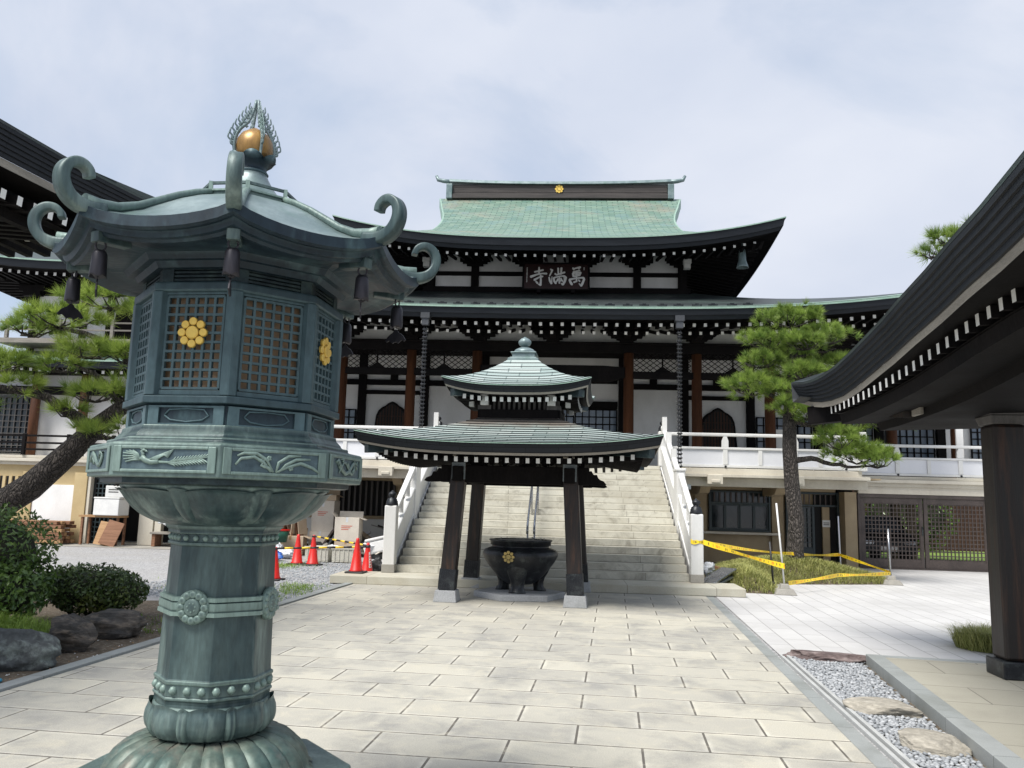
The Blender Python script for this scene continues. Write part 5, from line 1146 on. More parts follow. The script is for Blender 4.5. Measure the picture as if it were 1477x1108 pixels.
# ------------------------------------------------------------------ wash house on the right: only its eave, post and floor reach into view
wash = empty('wash_pavilion', (3.7, 8.4, 0), 'dark timber pavilion with deep layered copper eave on a thick black post over sandy paving', 'pavilion')
def eave_house(root, cur, th, board, drop, inx, raf_pts, right=True, hipback=None, mats=('copper_dark', 'fascia', 'grey_board', 'wood_dark'), ridge_dx=2.6, ridge_dz=.9):
    ox, oy = root.location.x, root.location.y; sg = 1 if right else -1
    P = [Vector((x-ox, y-oy, z)) for x, y, z in cur]
    n = len(P)
    def band(da, db, name, m, parent=None):
        mb = MB(); acc = 0
        for i in range(n-1):
            a, b_ = P[i], P[i+1]; l = (b_-a).length
            A = [a+Vector((sg*da[0], 0, -da[1](i))), b_+Vector((sg*da[0], 0, -da[1](i+1))), b_+Vector((sg*db[0], 0, -db[1](i+1))), a+Vector((sg*db[0], 0, -db[1](i)))]
            o = (3, 2, 1, 0) if right else (0, 1, 2, 3)
            uv = [(acc, 0), (acc+l, 0), (acc+l, -(db[1](i+1)-da[1](i+1))), (acc, -(db[1](i)-da[1](i)))]
            mb.add(A, [o], 0, [[uv[k] for k in o]]); acc += l
        return mb.build(name, m, parent or root)
    z0 = lambda i: 0
    ec = lambda i: .03
    fa = lambda i: th[i]
    bo = lambda i: th[i]+board
    e = band((-.0, z0), (.004, ec), 'eave_edge', mats[0])
    NL = 6; fi = 0
    for j in range(NL):
        f0 = (lambda q: lambda i: .03+(th[i]-.03)*q)(j/NL); f1 = (lambda q: lambda i: .03+(th[i]-.03)*q)((j+1)/NL); fm_ = (lambda q: lambda i: .03+(th[i]-.03)*q-.006)((j+1)/NL)
        band((.006+.013*j, f0), (.006+.013*j, fm_), 'fascia_layer', mats[1], e); band((.006+.013*j, fm_), (.006+.013*(j+1), f1), 'fascia_layer', mats[1], e)
    band((.088, fa), (.10, bo), 'eave_board', mats[2], e)
    band((.10, bo), (inx, lambda i: bo(i)-.02), 'eave_lining', mats[3], e)
    # roof surface rising away from the eave
    mb = MB(); rows = 8
    for i in range(n-1):
        for j in range(rows):
            def S_(k, t_): q_ = Vector((sg*ridge_dx*t_, 0, ridge_dz*(.7*t_+.3*t_*t_)-.001))+P[k]; q_.y = min(q_.y, P[-1].y-ridge_dx*t_); return q_
            q = [S_(i, j/rows), S_(i+1, j/rows), S_(i+1, (j+1)/rows), S_(i, (j+1)/rows)]
            o = (0, 1, 2, 3) if right is False else (0, 1, 2, 3)
            mb.add(q, [(3, 2, 1, 0) if right else (0, 1, 2, 3)], 0, [[(P[i].y, j*.3)]*4], True)
    mb.build('roof', 'copper_dark', root)
    return P
WC = [(1.86, 1.6, 3.52), (1.98, 3.0, 3.50), (2.09, 4.28, 3.47), (2.17, 5.0, 3.44), (2.22, 5.58, 3.42), (2.28, 6.2, 3.39), (2.32, 6.84, 3.355), (2.37, 7.5, 3.315), (2.40, 8.14, 3.275), (2.42, 8.75, 3.23), (2.425, 9.31, 3.19), (2.40, 9.7, 3.165), (2.37, 10.03, 3.155), (2.33, 10.4, 3.17), (2.27, 10.81, 3.225)]
TH = [.35]*10+[.34, .315, .285, .25, .205]
eave_house(wash, WC, TH, .06, 0, .5, None, True)
def interp(cur, y, j):
    for a, b_ in zip(cur, cur[1:]):
        if a[1] <= y <= b_[1]: t_ = (y-a[1])/(b_[1]-a[1]); return a[j]+(b_[j]-a[j])*t_
    return cur[-1][j]
def thick(y):
    for i in range(len(WC)-1):
        if WC[i][1] <= y <= WC[i+1][1]: return TH[i]+(TH[i+1]-TH[i])*(y-WC[i][1])/(WC[i+1][1]-WC[i][1])
    return TH[-1]
mb = MB(); ox, oy = 3.7, 8.4
RZ = [(2.0, 3.05), (5.4, 2.985), (6.06, 2.94), (6.47, 2.895), (7.26, 2.825), (8.2, 2.776), (9.04, 2.756), (10.2, 2.76)]
def rz_(y):
    for (a_, za), (b__, zb) in zip(RZ, RZ[1:]):
        if a_ <= y <= b__: return za+(zb-za)*(y-a_)/(b__-a_)
    return RZ[-1][1]
y = 2.2
while y < 9.95:
    x = 2.52; z = rz_(y)
    mb.bar((x-ox, y-oy, z), (x+2.0-ox, y-oy, z+.10), .055, .085, 0, 1); y += .178
mb.build('rafters', ['wood_dark', 'white_tip'], wash)
# lower board under the rafters, inner soffit and the hip rafter running to the far corner
mb = MB()
YS = [2.0+.6*i for i in range(14)]
for ya, yb in zip(YS, YS[1:]):
    za, zb = rz_(ya), rz_(yb); xa_, xb_ = interp(WC, ya, 0)+.12, interp(WC, yb, 0)+.12; ta, tb = interp(WC, ya, 2)-thick(ya)-.06, interp(WC, yb, 2)-thick(yb)-.06
    for (q0, q1) in (((xa_, ta, xb_, tb), (2.60, za+.07, 2.60, zb+.07)), ((2.58, za-.055, 2.58, zb-.055), (4.6, za+.10, 4.6, zb+.10)), ((2.60, za-.06, 2.60, zb-.06), (2.62, za-.17, 2.62, zb-.17)), ((2.62, za-.17, 2.62, zb-.17), (4.6, za-.1, 4.6, zb-.1)), ((3.0, za-.14, 3.0, zb-.14), (3.04, za-.24, 3.04, zb-.24)), ((3.04, za-.24, 3.04, zb-.24), (4.6, za-.18, 4.6, zb-.18))):
        mb.add([(q0[0]-ox, ya-oy, q0[1]), (q0[2]-ox, yb-oy, q0[3]), (q1[2]-ox, yb-oy, q1[3]), (q1[0]-ox, ya-oy, q1[1])], [(0, 1, 2, 3)])
mb.build('eave_soffit', 'wood_dark', wash)
mb = MB(); mb.bar((2.42-ox, 10.45-oy, 2.75), (3.6-ox, 9.2-oy, 2.80), .14, .22); mb.build('hip_rafter', 'wood_dark', wash, .01)
# far (hall side) eave of the same roof
mb = MB(); FE = [(2.27, 10.81, 3.225), (2.7, 10.55, 3.15), (3.3, 10.4, 3.10), (4.2, 10.38, 3.09), (5.6, 10.4, 3.09), (7.4, 10.6, 3.15)]
for (a, b_) in zip(FE, FE[1:]):
    for (i0, z0_, i1, z1_) in ((0, 0, .06, -.22), (.06, -.22, .09, -.27), (.09, -.27, .5, -.25)):
        mb.add([(a[0]-ox, a[1]-i0-oy, a[2]+z0_), (b_[0]-ox, b_[1]-i0-oy, b_[2]+z0_), (b_[0]-ox, b_[1]-i1-oy, b_[2]+z1_), (a[0]-ox, a[1]-i1-oy, a[2]+z1_)], [(0, 1, 2, 3)])
mb.build('far_eave', 'fascia_hall', wash)
mb = MB()
for i in range(13): x = 2.95+i*.40; mb.bar((x-ox, 10.25-oy, 2.80), (x-ox, 8.6-oy, 2.60), .085, .12)
mb.build('far_rafters', 'wood_post', wash)
for px_, py_ in ((3.755, 8.44), (6.2, 8.6), (5.0, 4.4)):
    mb = MB(); mb.box(px_-ox-.15, px_-ox+.15, py_-oy-.15, py_-oy+.15, .26, 2.46); p_ = mb.build('post', 'wood_post', wash, .03)
    MB().box(px_-ox-.19, px_-ox+.19, py_-oy-.19, py_-oy+.19, .101, .26).build('post_shoe', 'iron', p_, .012)
    mb = MB(); mb.obox((px_-ox, py_-oy, 2.605), (.36, .36, .11), 0, 1); mb.lathe([(.155*1.414, 2.462), (.165*1.414, 2.50), (.18*1.414, 2.549)], 4, (px_-ox, py_-oy, 0), 1, PI/4, False); mb.build('bearing_block', ['wood_dark', 'slat_grey'], p_, .012)
mb = MB(); mb.box(3.62-ox, 3.80-ox, 2.0-oy, 9.75-oy, 2.66, 2.90); mb.box(3.0-ox, 8-ox, 8.34-oy, 8.54-oy, 2.665, 2.89); mb.box(3.35-ox, 3.5-ox, 2-oy, 9.9-oy, 2.66, 2.80)
mb.build('eave_beam', 'wood_dark', wash, .01)
mb = MB(); pass
for q in ((2.96, 2.995, 8.32, 8.56, 2.55, 2.72), (3.60, 3.80, 7.6, 7.64, 2.70, 2.80), (2.88, 2.915, 8.36, 8.52, 2.70, 2.86)): MB().box(q[0]-ox, q[1]-ox, q[2]-oy, q[3]-oy, q[4], q[5]).build('beam_tip', 'grey_board', wash, .008)
mb = MB(); mb.box(2.5, 8, -1, 9.18, -.05, .1); fl_ = mb.build('platform_floor', 'platform'); structure(fl_)
fl_.matrix_world = Matrix.Identity(4)
fl_.data.transform(Matrix.Translation((2.52, 5.5, 0)) @ Matrix.Rotation(R(-4.5), 4, 'Z') @ Matrix.Translation((-2.5, -5.5, 0)))
kb = MB(); kb.box(2.335, 2.497, -1, 9.3, -.05, .106); kb.box(2.5, 8, 9.185, 9.3, -.05, .104); kb.xform(Matrix.Translation((2.52, 5.5, 0)) @ Matrix.Rotation(R(-4.5), 4, 'Z') @ Matrix.Translation((-2.5, -5.5, 0)))
structure(kb.build('platform_kerb', 'kerb', None, .006))

# ------------------------------------------------------------------ belfry on the left: its eave enters the view
belf = empty('bell_pavilion', (-8.0, 6.5, 0), 'dark roofed pavilion whose layered eave passes behind the bronze lantern scrolls', 'pavilion')
BC = [(-6.0, 2.0, 5.15), (-6.0, 4.0, 5.15), (-6.0, 6.0, 5.15), (-6.0, 7.0, 5.18), (-6.0, 7.8, 5.21), (-5.99, 8.5, 5.25), (-5.96, 9.2, 5.29), (-5.9, 9.8, 5.36), (-5.82, 10.3, 5.46)]
WCs, THs = WC, TH
eave_house(belf, BC, [.33, .33, .33, .33, .33, .33, .33, .31, .28], .08, 0, .6, None, False, ridge_dx=3.0, ridge_dz=1.0)
mb = MB(); ox2, oy2 = -8.0, 6.5
for i in range(30):
    y = 2.3+i*.235
    if y > 9.5: break
    z = interp(BC, y, 2)
    mb.bar((-6.22-ox2, y-oy2, z-.62), (-8.2-ox2, y-oy2, z-.45), .075, .10, 0, 1)
mb.build('rafters', ['wood_dark', 'white_tip', 'grey_board'], belf)
mb = MB()
for dz, xa, xb, rise in ((-.43, -6.1, -8.4, .40), (-.68, -6.3, -8.6, .45)):
    mb.add([(xa-ox2, 2-oy2, 5.17+dz), (xa-ox2, 9.9-oy2, 5.25+dz), (xb-ox2, 9.4-oy2, 5.25+dz+rise), (xb-ox2, 2-oy2, 5.25+dz+rise)], [(0, 1, 2, 3)])
mb.bar((-6.55-ox2, 2-oy2, 4.50), (-6.55-ox2, 9.6-oy2, 4.52), .10, .12)
for i in range(9): mb.bar((-7.0-i*.27-ox2, 10.0-oy2, 4.82), (-7.0-i*.27-ox2, 8.2-oy2, 4.86), .09, .10)
mb.build('eave_soffit', 'wood_dark', belf)
mb = MB(); mb.tube([(-7.45-ox2, 9.5-oy2, 4.92), (-7.6-ox2, 9.5-oy2, 4.93), (-7.72-ox2, 9.5-oy2, 4.86), (-7.9-ox2, 9.5-oy2, 4.87)], .035, 8); mb.build('beam_tip', 'plaster_grey', belf)
for px_, py_ in ((-7.9, 7.6), (-7.9, 3.2), (-12, 7.6)): MB().box(px_-ox2-.17, px_-ox2+.17, py_-oy2-.17, py_-oy2+.17, 0, 4.4).build('post', 'wood_post', belf, .02)

# ------------------------------------------------------------------ gate tower beyond the left wing
tow = empty('side_tower', (*hw(-14.2, 10.5), 0), 'two storey white walled tower with balcony behind the leaning pine', 'tower', rz=HR)
T0 = MB(); T0.box(-3.2, 4.4, -1.2, 5, 5.4, 8.4); tw = T0.build('upper_wall', 'plaster', tow)
mb = MB()
for x in (-3.2, -1.45, -.55, .75, 1.9, 4.4): mb.box(x-.11, x+.11, -1.28, -1.199, 5.4, 8.3)
mb.box(-3.3, 4.5, -1.27, -1.199, 8.0, 8.35); mb.box(-3.3, 4.5, -1.26, -1.2005, 6.25, 6.45)
for x in (-3.2, -1.45, -.55, .75): mb.box(x-.3, x+.3, -1.5, -1.281, 7.95, 8.1); mb.box(x-.45, x+.45, -1.5, -1.281, 8.101, 8.3)
mb.build('timber_frame', 'wood_dark', tow)
mb = MB(); mb.prism([(.1+x, 6.46+z) for x, z in bell(.95, 1.35)], -1.30, -1.22, 'xz'); mb.build('bell_window', 'wood_dark', tow)
def tp_(q): t_ = q/3; return 8.62+1.5*(.6*t_+.4*t_*t_)
RT = Roof(.6, 2.0, 5.9, 5.3, tp_, 3.4, .55, 3, .1, 24)
tr = RT.skin(MB(), 0, 6).build('upper_roof', 'copper_dark', tow)
mb = MB(); RT.bands(mb, [(0, -.05, 0), (.03, -.052, 1), (.08, -.28, 1)]); mb.build('eave_fascia', ['copper_edge', 'fascia_hall'], tr)
mb = MB(); mb.loft([RT.ring(0, -.28, -.08), [RT.pt(k, -1+2*i/24, 3.1, -1.55) for k in range(4) for i in range(24)]], 0); mb.build('eave_soffit', 'wood_dark', tr)
mb = MB(); RT.rafters(mb, .30, .4, 2.6, -.36, .02, .09, .10); mb.build('rafters', ['wood_dark', 'white_tip'], tr)
def tq_(q): t_ = q/2; return 5.62+.75*(.7*t_+.3*t_*t_)
RS = Roof(.6, 2.0, 5.0, 4.6, tq_, 1.9, .3, 3, .05, 20)
t2 = RS.skin(MB(), 0, 5).build('lower_roof', 'copper', tow)
mb = MB(); RS.bands(mb, [(0, -.05, 0), (.03, -.052, 1), (.08, -.26, 1)]); mb.build('eave_fascia', ['copper_edge', 'fascia_hall'], t2)
mb = MB(); mb.loft([RS.ring(0, -.26, -.08), [RS.pt(k, -1+2*i/20, 1.8, -.9) for k in range(4) for i in range(20)]], 0); mb.build('eave_soffit', 'wood_dark', t2)
mb = MB(); RS.rafters(mb, .30, .35, 1.6, -.34, .05, .09, .10); mb.build('rafters', ['wood_dark', 'white_tip'], t2)
mb = MB(); mb.box(-3.6, 5.7, -2.35, -1.3, 6.18, 6.34); bd_ = mb.build('balcony', 'grey_board', tow, .01)
mb = MB()
for z in (6.62, 6.86): mb.bar((-3.9, -2.3, z), (5.9, -2.3, z), .05, .05)
for i in range(6): mb.box(-3.3+i*1.75-.05, -3.3+i*1.75+.05, -2.35, -2.25, 6.345, 6.98)
mb.build('balcony_rail', 'grey_board', bd_, .006)
MB().box(-3.2, 4.4, -1.1, 5, 2.6, 5.5).build('lower_wall', 'plaster', tow)
# ------------------------------------------------------------------ plants
rng_ = np.random.default_rng(11)
def unit(n): 
    v = rng_.normal(size=(n, 3)); return v/np.linalg.norm(v, axis=1, keepdims=True)
def tufts(centres, dirs, length, per, wd, spread=.9):
    """needle tufts: thin triangles fanning out of every centre"""
    n = len(centres); C = np.repeat(centres, per, 0); D = np.repeat(dirs, per, 0)
    d = D + spread*rng_.normal(size=(n*per, 3))*.55; d /= np.linalg.norm(d, axis=1, keepdims=True)
    ln = length*(.7+.5*rng_.random((n*per, 1)))
    side = np.cross(d, unit(n*per)); side /= np.linalg.norm(side, axis=1, keepdims=True)+1e-9
    base = C + d*length*.08
    V = np.stack([base-side*wd/2, base+side*wd/2, C+d*ln], 1).reshape(-1, 3)
    F = np.arange(n*per*3).reshape(-1, 3)
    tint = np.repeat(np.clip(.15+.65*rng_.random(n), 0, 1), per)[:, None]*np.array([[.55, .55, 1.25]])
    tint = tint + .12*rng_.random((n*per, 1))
    return V, F, np.clip(tint, 0, 1).ravel()
def pads(lst, dens, top=.78):
    """tuft positions over flattened pads (cx,cy,cz,rx,ry,rz)"""
    P, D = [], []
    for cx, cy, cz, rx, ry, rz in lst:
        rx *= .86; ry *= .86; rz *= .80
        n = int(dens*(rx*ry*4+rz*(rx+ry)*1.3)); u = unit(n); u[:, 2] = np.where(rng_.random(n) < top, np.abs(u[:, 2]), u[:, 2])
        r_ = (.55+.5*rng_.random((n, 1))**.6)*(1+.18*np.sin(5*np.arctan2(u[:, 1:2], u[:, 0:1])+cx*3))
        P.append(np.array([[cx, cy, cz]])+u*r_*np.array([[rx, ry, rz]])); d = u*np.array([[1, 1, .8]])+np.array([[0, 0, .75]]); D.append(d/np.linalg.norm(d, axis=1, keepdims=True))
    return np.concatenate(P), np.concatenate(D)
def pine(name, loc, label, trunk, rad, limbs, lst, ln, per, wd, dens, m='needle', group=None):
    t_ = empty(name, loc, label, 'tree', group)
    mb = MB(); mb.tube(trunk, rad, 14, 0, True)
    k = len(mb.v)
    tr = mb.build('trunk', 'bark', t_)
    mb = MB()
    for pts, r0 in limbs:
        q = [Vector(p) for p in pts]; s = []
        for i in range(len(q)-1):
            for j in range(3): s.append(q[i].lerp(q[i+1], j/3)+Vector((random.uniform(-.03, .03), random.uniform(-.03, .03), random.uniform(-.025, .03)))*(1 if 0 < i+j else 0))
        s.append(q[-1]); mb.tube(s, [r0*(1-.8*i/(len(s)-1)) for i in range(len(s))], 8)
    # twigs reaching into the pads
    for cx, cy, cz, rx, ry, rz in lst:
        for i in range(9):
            a = 2*PI*i/9+random.random(); e = Vector((cx+rx*.75*math.cos(a), cy+ry*.75*math.sin(a), cz+rz*.1)); o = Vector((cx, cy, cz-rz*.55)); mid = (e+o)/2+Vector((random.uniform(-.08, .08), random.uniform(-.08, .08), -.04))
            mb.tube([o, mid, e], [.018, .013, .006], 5)
    mb.build('limbs', 'bark', t_)
    P, D = pads(lst, dens); V, F, T = tufts(P, D, ln, per, wd)
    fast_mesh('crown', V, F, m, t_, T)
    return t_
# right pine, rooted on the grass mound
bx, by = 4.15, 19.6
pine('pine_tree', (bx, by, .15), 'tall straight pine with layered green pads rising from the grass mound', 
     [(0, 0, -.1), (-.03, 0, .5), (.02, 0, 1.2), (-.06, .02, 2.0), (-.10, 0, 2.8), (-.08, .03, 3.6), (-.02, .05, 4.4), (.06, .06, 5.1), (.02, .08, 5.7)], [.23, .19, .175, .168, .16, .15, .115, .09, .045],
     [([(-.08, 0, 2.55), (.35, -.1, 2.62), (.8, -.15, 2.5), (1.3, -.2, 2.42), (1.75, -.2, 2.5)], .075), ([(-.09, 0, 3.5), (.5, -.15, 3.35), (1.0, -.2, 3.25), (1.6, -.2, 3.45), (2.6, -.2, 3.45)], .07), ([(-.05, .03, 3.9), (-.6, -.1, 4.1), (-1.1, -.15, 4.2)], .07), ([(-.02, .05, 4.3), (.5, 0, 4.6), (.9, -.05, 4.75)], .06), ([(0, .05, 4.9), (-.5, .0, 5.0), (-.85, .0, 5.15)], .05), ([(.05, .06, 5.0), (.6, 0, 5.1), (1.0, -.05, 5.2)], .05)],
     [(-.02, -.1, 5.88, .80, .6, .36), (-.55, .0, 5.35, .72, .55, .30), (.75, -.1, 5.42, .68, .55, .32), (.2, -.35, 5.25, .55, .5, .26), (-.75, -.1, 4.85, .5, .5, .24), (.15, .4, 4.9, .8, .5, .3), (1.05, .1, 4.85, .42, .4, .22), (-.95, -.15, 4.25, .68, .6, .38), (-.35, -.3, 4.12, .5, .5, .25), (.15, -.35, 4.55, .55, .5, .26), (.62, -.2, 4.5, .5, .45, .24), (-.2, -.4, 3.72, .45, .45, .28), (.28, -.35, 3.6, .52, .45, .26), (.75, -.25, 3.55, .4, .4, .2), (.95, -.3, 3.0, .62, .55, .38), (1.3, -.3, 2.68, .70, .55, .34), (1.75, -.25, 2.58, .52, .5, .30), (1.35, -.2, 3.40, .5, .4, .16), (1.95, -.2, 3.45, .5, .4, .16), (2.5, -.2, 3.48, .45, .4, .14)],
     .19, 52, .011, 66)
# leaning pine on the left
px, py = -9.9, 11.2
pine('pine_tree', (px, py, 0), 'leaning pine with a thick scaly trunk slanting up behind the round shrub',
     [(-.75, -.2, -.1), (-.3, -.15, .35), (.2, -.1, .85), (.75, -.05, 1.25), (1.3, 0, 1.62), (1.85, .0, 2.12), (2.25, .05, 2.55), (2.65, .1, 2.9), (2.95, .1, 3.3), (3.0, .1, 3.9)], [.25, .235, .225, .21, .20, .175, .14, .11, .085, .05],
     [([(2.1, .05, 2.4), (2.5, -.1, 2.35), (2.75, -.15, 2.3), (3.0, -.1, 2.5)], .05), ([(2.2, .0, 2.5), (1.6, -.3, 2.95), (.9, -.4, 3.05), (.2, -.4, 3.0)], .09), ([(2.6, .1, 2.85), (2.2, -.1, 3.3), (1.9, -.2, 3.45)], .07), ([(2.9, .1, 3.2), (2.5, -.1, 3.75), (1.7, -.1, 4.0), (1.1, -.1, 4.05)], .07), ([(2.9, .1, 3.3), (3.1, 0, 3.6)], .06), ([(3.0, .1, 3.8), (2.6, 0, 4.2)], .05)],
     [(1.55, -.1, 4.12, .70, .5, .20), (2.35, -.05, 4.42, .8, .5, .20), (1.2, -.2, 3.95, .45, .4, .16), (2.95, .0, 4.2, .45, .4, .16), (2.15, -.2, 3.62, .5, .42, .17), (2.75, -.1, 3.55, .42, .4, .15), (1.75, -.2, 3.40, .35, .35, .15), (.9, -.45, 3.38, .55, .45, .2), (.25, -.5, 3.25, .55, .5, .22), (1.25, -.4, 3.05, .3, .3, .14), (2.3, -.15, 2.98, .48, .4, .18), (2.8, -.1, 3.02, .45, .4, .22), (1.95, -.2, 2.72, .25, .25, .12), (2.4, -.25, 2.40, .32, .28, .14), (2.95, -.2, 2.45, .26, .25, .14), (.55, -.55, 2.72, .45, .4, .2), (.0, -.6, 2.55, .5, .4, .25), (2.85, -.2, 1.72, .14, .14, .05), (3.05, -.15, 2.12, .2, .2, .1)],
     .205, 54, .0075, 56, 'needle_left')
# pine behind the wash pavilion: trunk at the right edge, crown tip over the roof
pine('pine_tree', (7.45, 15.8, 0), 'pine hidden by the layered eave pavilion with only its tip above that roof',
     [(0, 0, -.1), (.0, 0, 1.5), (-.02, 0, 3.0), (-.3, 0, 4.6), (-.9, -.2, 6.0)], [.24, .21, .19, .15, .08], [([(-.4, 0, 4.9), (-1.1, -.3, 5.9), (-1.45, -.5, 6.5)], .06)],
     [(-1.42, -.55, 6.55, .36, .32, .16), (-1.7, -.6, 6.28, .26, .25, .12), (-1.0, -.4, 6.75, .32, .3, .16)], .22, 46, .010, 60)
def leaves(name, loc, label, ell, n, size, m, cat='shrub', parent_name='foliage', stems=True, core=.80, droop=.2):
    t_ = empty(name, loc, label, cat)
    P, Nn = [], []
    for cx, cy, cz, rx, ry, rz, k in ell:
        u = unit(int(n*k)); bump = 1+.07*np.sin(4*np.arctan2(u[:, 1], u[:, 0])+cz*7)+.06*np.sin(9*u[:, 2]+cx*5+6*u[:, 0])
        r_ = (.80+.24*rng_.random(len(u))**.7)*bump
        p = np.array([[cx, cy, cz]])+u*r_[:, None]*np.array([[rx, ry, rz]]); keep = p[:, 2] > .03
        P.append(p[keep]); Nn.append(u[keep])
    P = np.concatenate(P); N = np.concatenate(Nn); k = len(P)
    nrm = N+.75*rng_.normal(size=(k, 3)); nrm /= np.linalg.norm(nrm, axis=1, keepdims=True)
    ax = np.cross(nrm, unit(k)); ax /= np.linalg.norm(ax, axis=1, keepdims=True); bx_ = np.cross(nrm, ax)
    s = size*(.6+.8*rng_.random((k, 1)))
    V = np.stack([P-ax*s, P-bx_*s*.45+nrm*s*.08, P+ax*s, P+bx_*s*.45+nrm*s*.08], 1).reshape(-1, 3)
    F = np.arange(4*k).reshape(-1, 4)
    tn = np.clip(np.repeat(.15+.75*rng_.random(k)**1.4, 4), 0, 1)
    fast_mesh(parent_name, V, F, m, t_, tn)
    mb = MB()
    for i in range(14):
        cx, cy, cz, rx, ry, rz, _ = ell[i % len(ell)]; a = random.random()*6.28
        mb.tube([(cx*.6, cy*.6, -.02), (cx+rx*.3*math.cos(a), cy+ry*.3*math.sin(a), cz*.6), (cx+rx*.7*math.cos(a), cy+ry*.7*math.sin(a), cz+rz*.3)], [.02, .014, .006], 5)
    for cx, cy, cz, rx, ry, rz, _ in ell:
        mb.lathe([(.02, -.97), (.55, -.8), (.85, -.45), (.97, 0), (.85, .5), (.5, .85), (.02, .98)], 14)  # solid dark core stands in for the shade inside the foliage
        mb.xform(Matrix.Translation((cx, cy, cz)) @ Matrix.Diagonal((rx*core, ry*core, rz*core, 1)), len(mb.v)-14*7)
    mb.build('twigs', 'leaf_shade_core', t_)
    return t_
M['leaf_shade_core'] = mat('twig and shade core', (.014, .02, .008), (.03, .03, .016), sc=9, rough=.9, bump=.6, bs=30)  # twig colour kept near black to paint the shade of the inner cores
leaves('round_shrub', (-7.05, 8.75, 0), 'tall clipped round shrub with glossy leaves beside the mossy rock', [(-.15, 0, .78, .72, .68, .60, .55), (.05, -.05, .45, .60, .6, .42, .45)], 9000, .032, 'leaf')
leaves('low_shrub', (-6.45, 9.75, 0), 'low dark rounded shrub behind the two brown rocks', [(-.05, 0, .36, .56, .45, .29, .6), (.25, .05, .34, .38, .4, .25, .25), (-.35, -.05, .40, .32, .35, .24, .2)], 6200, .027, 'leaf_dark')
def blades(name, P, h, wd, m, label, lean=.5, cat=None, curl=True):
    k = len(P); a = rng_.random(k)*2*PI; d = np.stack([np.cos(a), np.sin(a), np.zeros(k)], 1); hh = h*(.5+.8*rng_.random(k))
    side = np.stack([-np.sin(a), np.cos(a), np.zeros(k)], 1)*wd/2; up_ = np.array([[0, 0, 1]])
    ll = lean*(.3+rng_.random((k, 1))); mid = P+up_*(hh*.62)[:, None]+d*ll*hh[:, None]*.35; tip = P+up_*(hh*(1-.25*ll[:, 0]))[:, None]+d*ll*hh[:, None]
    V = np.stack([P-side, P+side, mid+side*.7, mid-side*.7, tip], 1).reshape(-1, 3)
    o = np.arange(k)[:, None]*5
    F = np.concatenate([o+np.array([[0, 1, 2]]), o+np.array([[0, 2, 3]]), o+np.array([[3, 2, 4]])])
    tn = np.repeat(np.clip(.1+.8*rng_.random(k), 0, 1), 5)*np.tile(np.array([.5, .5, .9, .9, 1.1]), k)
    o_ = fast_mesh(name, V, F, m, None, np.clip(tn, 0, 1)); tag(o_, label, cat, None, 'stuff'); return o_
# grass mound at the foot of the right pine
def inside(poly, x, y):
    r_ = np.zeros(len(x), bool); n = len(poly)
    for i in range(n):
        x0, y0 = poly[i]; x1, y1 = poly[(i+1) % n]
        c = ((y0 > y) != (y1 > y)) & (x < (x1-x0)*(y-y0)/(y1-y0+1e-12)+x0); r_ ^= c
    return r_
def segd(poly, x, y):
    d = np.full(len(x), 9e9); n = len(poly)
    for i in range(n):
        a = np.array(poly[i]); b_ = np.array(poly[(i+1) % n]); ab = b_-a
        t_ = np.clip(((x-a[0])*ab[0]+(y-a[1])*ab[1])/(ab@ab), 0, 1); d = np.minimum(d, np.hypot(x-a[0]-t_*ab[0], y-a[1]-t_*ab[1]))
    return d
MP = [(2.42, 16.28), (3.0, 16.22), (3.12, 16.5), (3.25, 17.4), (3.45, 18.35), (4.6, 18.75), (6.05, 19.35), (6.2, 19.75), (5.2, 20.7), (3.8, 21.2), (2.3, 20.6), (1.85, 19.2), (1.9, 17.4)]
def mound_z(x, y): 
    d = segd(MP, x, y); return .50*(1-np.exp(-d/.42))*(.75+.25*np.sin(x*1.7+1)*np.cos(y*1.3))+.012
gx, gy = np.meshgrid(np.linspace(1.8, 6.3, 70), np.linspace(16.1, 21.3, 80)); fx, fy = gx.ravel(), gy.ravel(); ins = inside(MP, fx, fy)
z = np.where(ins, mound_z(fx, fy), -.05); V = np.stack([fx, fy, z], 1); idx = np.arange(len(fx)).reshape(80, 70)
Q = np.stack([idx[:-1, :-1], idx[:-1, 1:], idx[1:, 1:], idx[1:, :-1]], -1).reshape(-1, 4); Q = Q[ins[Q].any(1)]
mo = fast_mesh('mound', V, Q, 'soil', smooth=True); structure(mo)
n = 60000; x = rng_.uniform(1.8, 6.3, n); y = rng_.uniform(16.1, 20.8, n); k = inside(MP, x, y); x, y = x[k], y[k]; 
blades('grass', np.stack([x, y, mound_z(x, y)-.01], 1), .13, .010, 'grass', 'short yellow green grass covering the mound under the straight pine', 1.2)
# tuft by the right post
n = 9000; a = rng_.random(n)*2*PI; r_ = rng_.random(n)**.5; P = np.stack([4.75+.62*r_*np.cos(a), 10.75+.45*r_*np.sin(a), np.zeros(n)], 1)
o = blades('grass_tuft', P, .26, .007, 'grass', 'clump of long yellow green grass beside the right post', 1.1); o['category'] = 'grass'
# ground cover between the shrubs at left
n = 5200; x = rng_.uniform(-7.6, -5.75, n); y = rng_.uniform(7.3, 8.6, n); k = ((x+6.6)/1.0)**2+((y-7.95)/.62)**2 < 1; P = np.stack([x[k], y[k], .02+.16*np.exp(-(((x[k]+6.6)/.7)**2+((y[k]-7.95)/.5)**2))], 1)
blades('ground_cover', P, .17, .006, 'grass_bright', 'bright green feathery ground cover behind the front rock at left', 1.2)
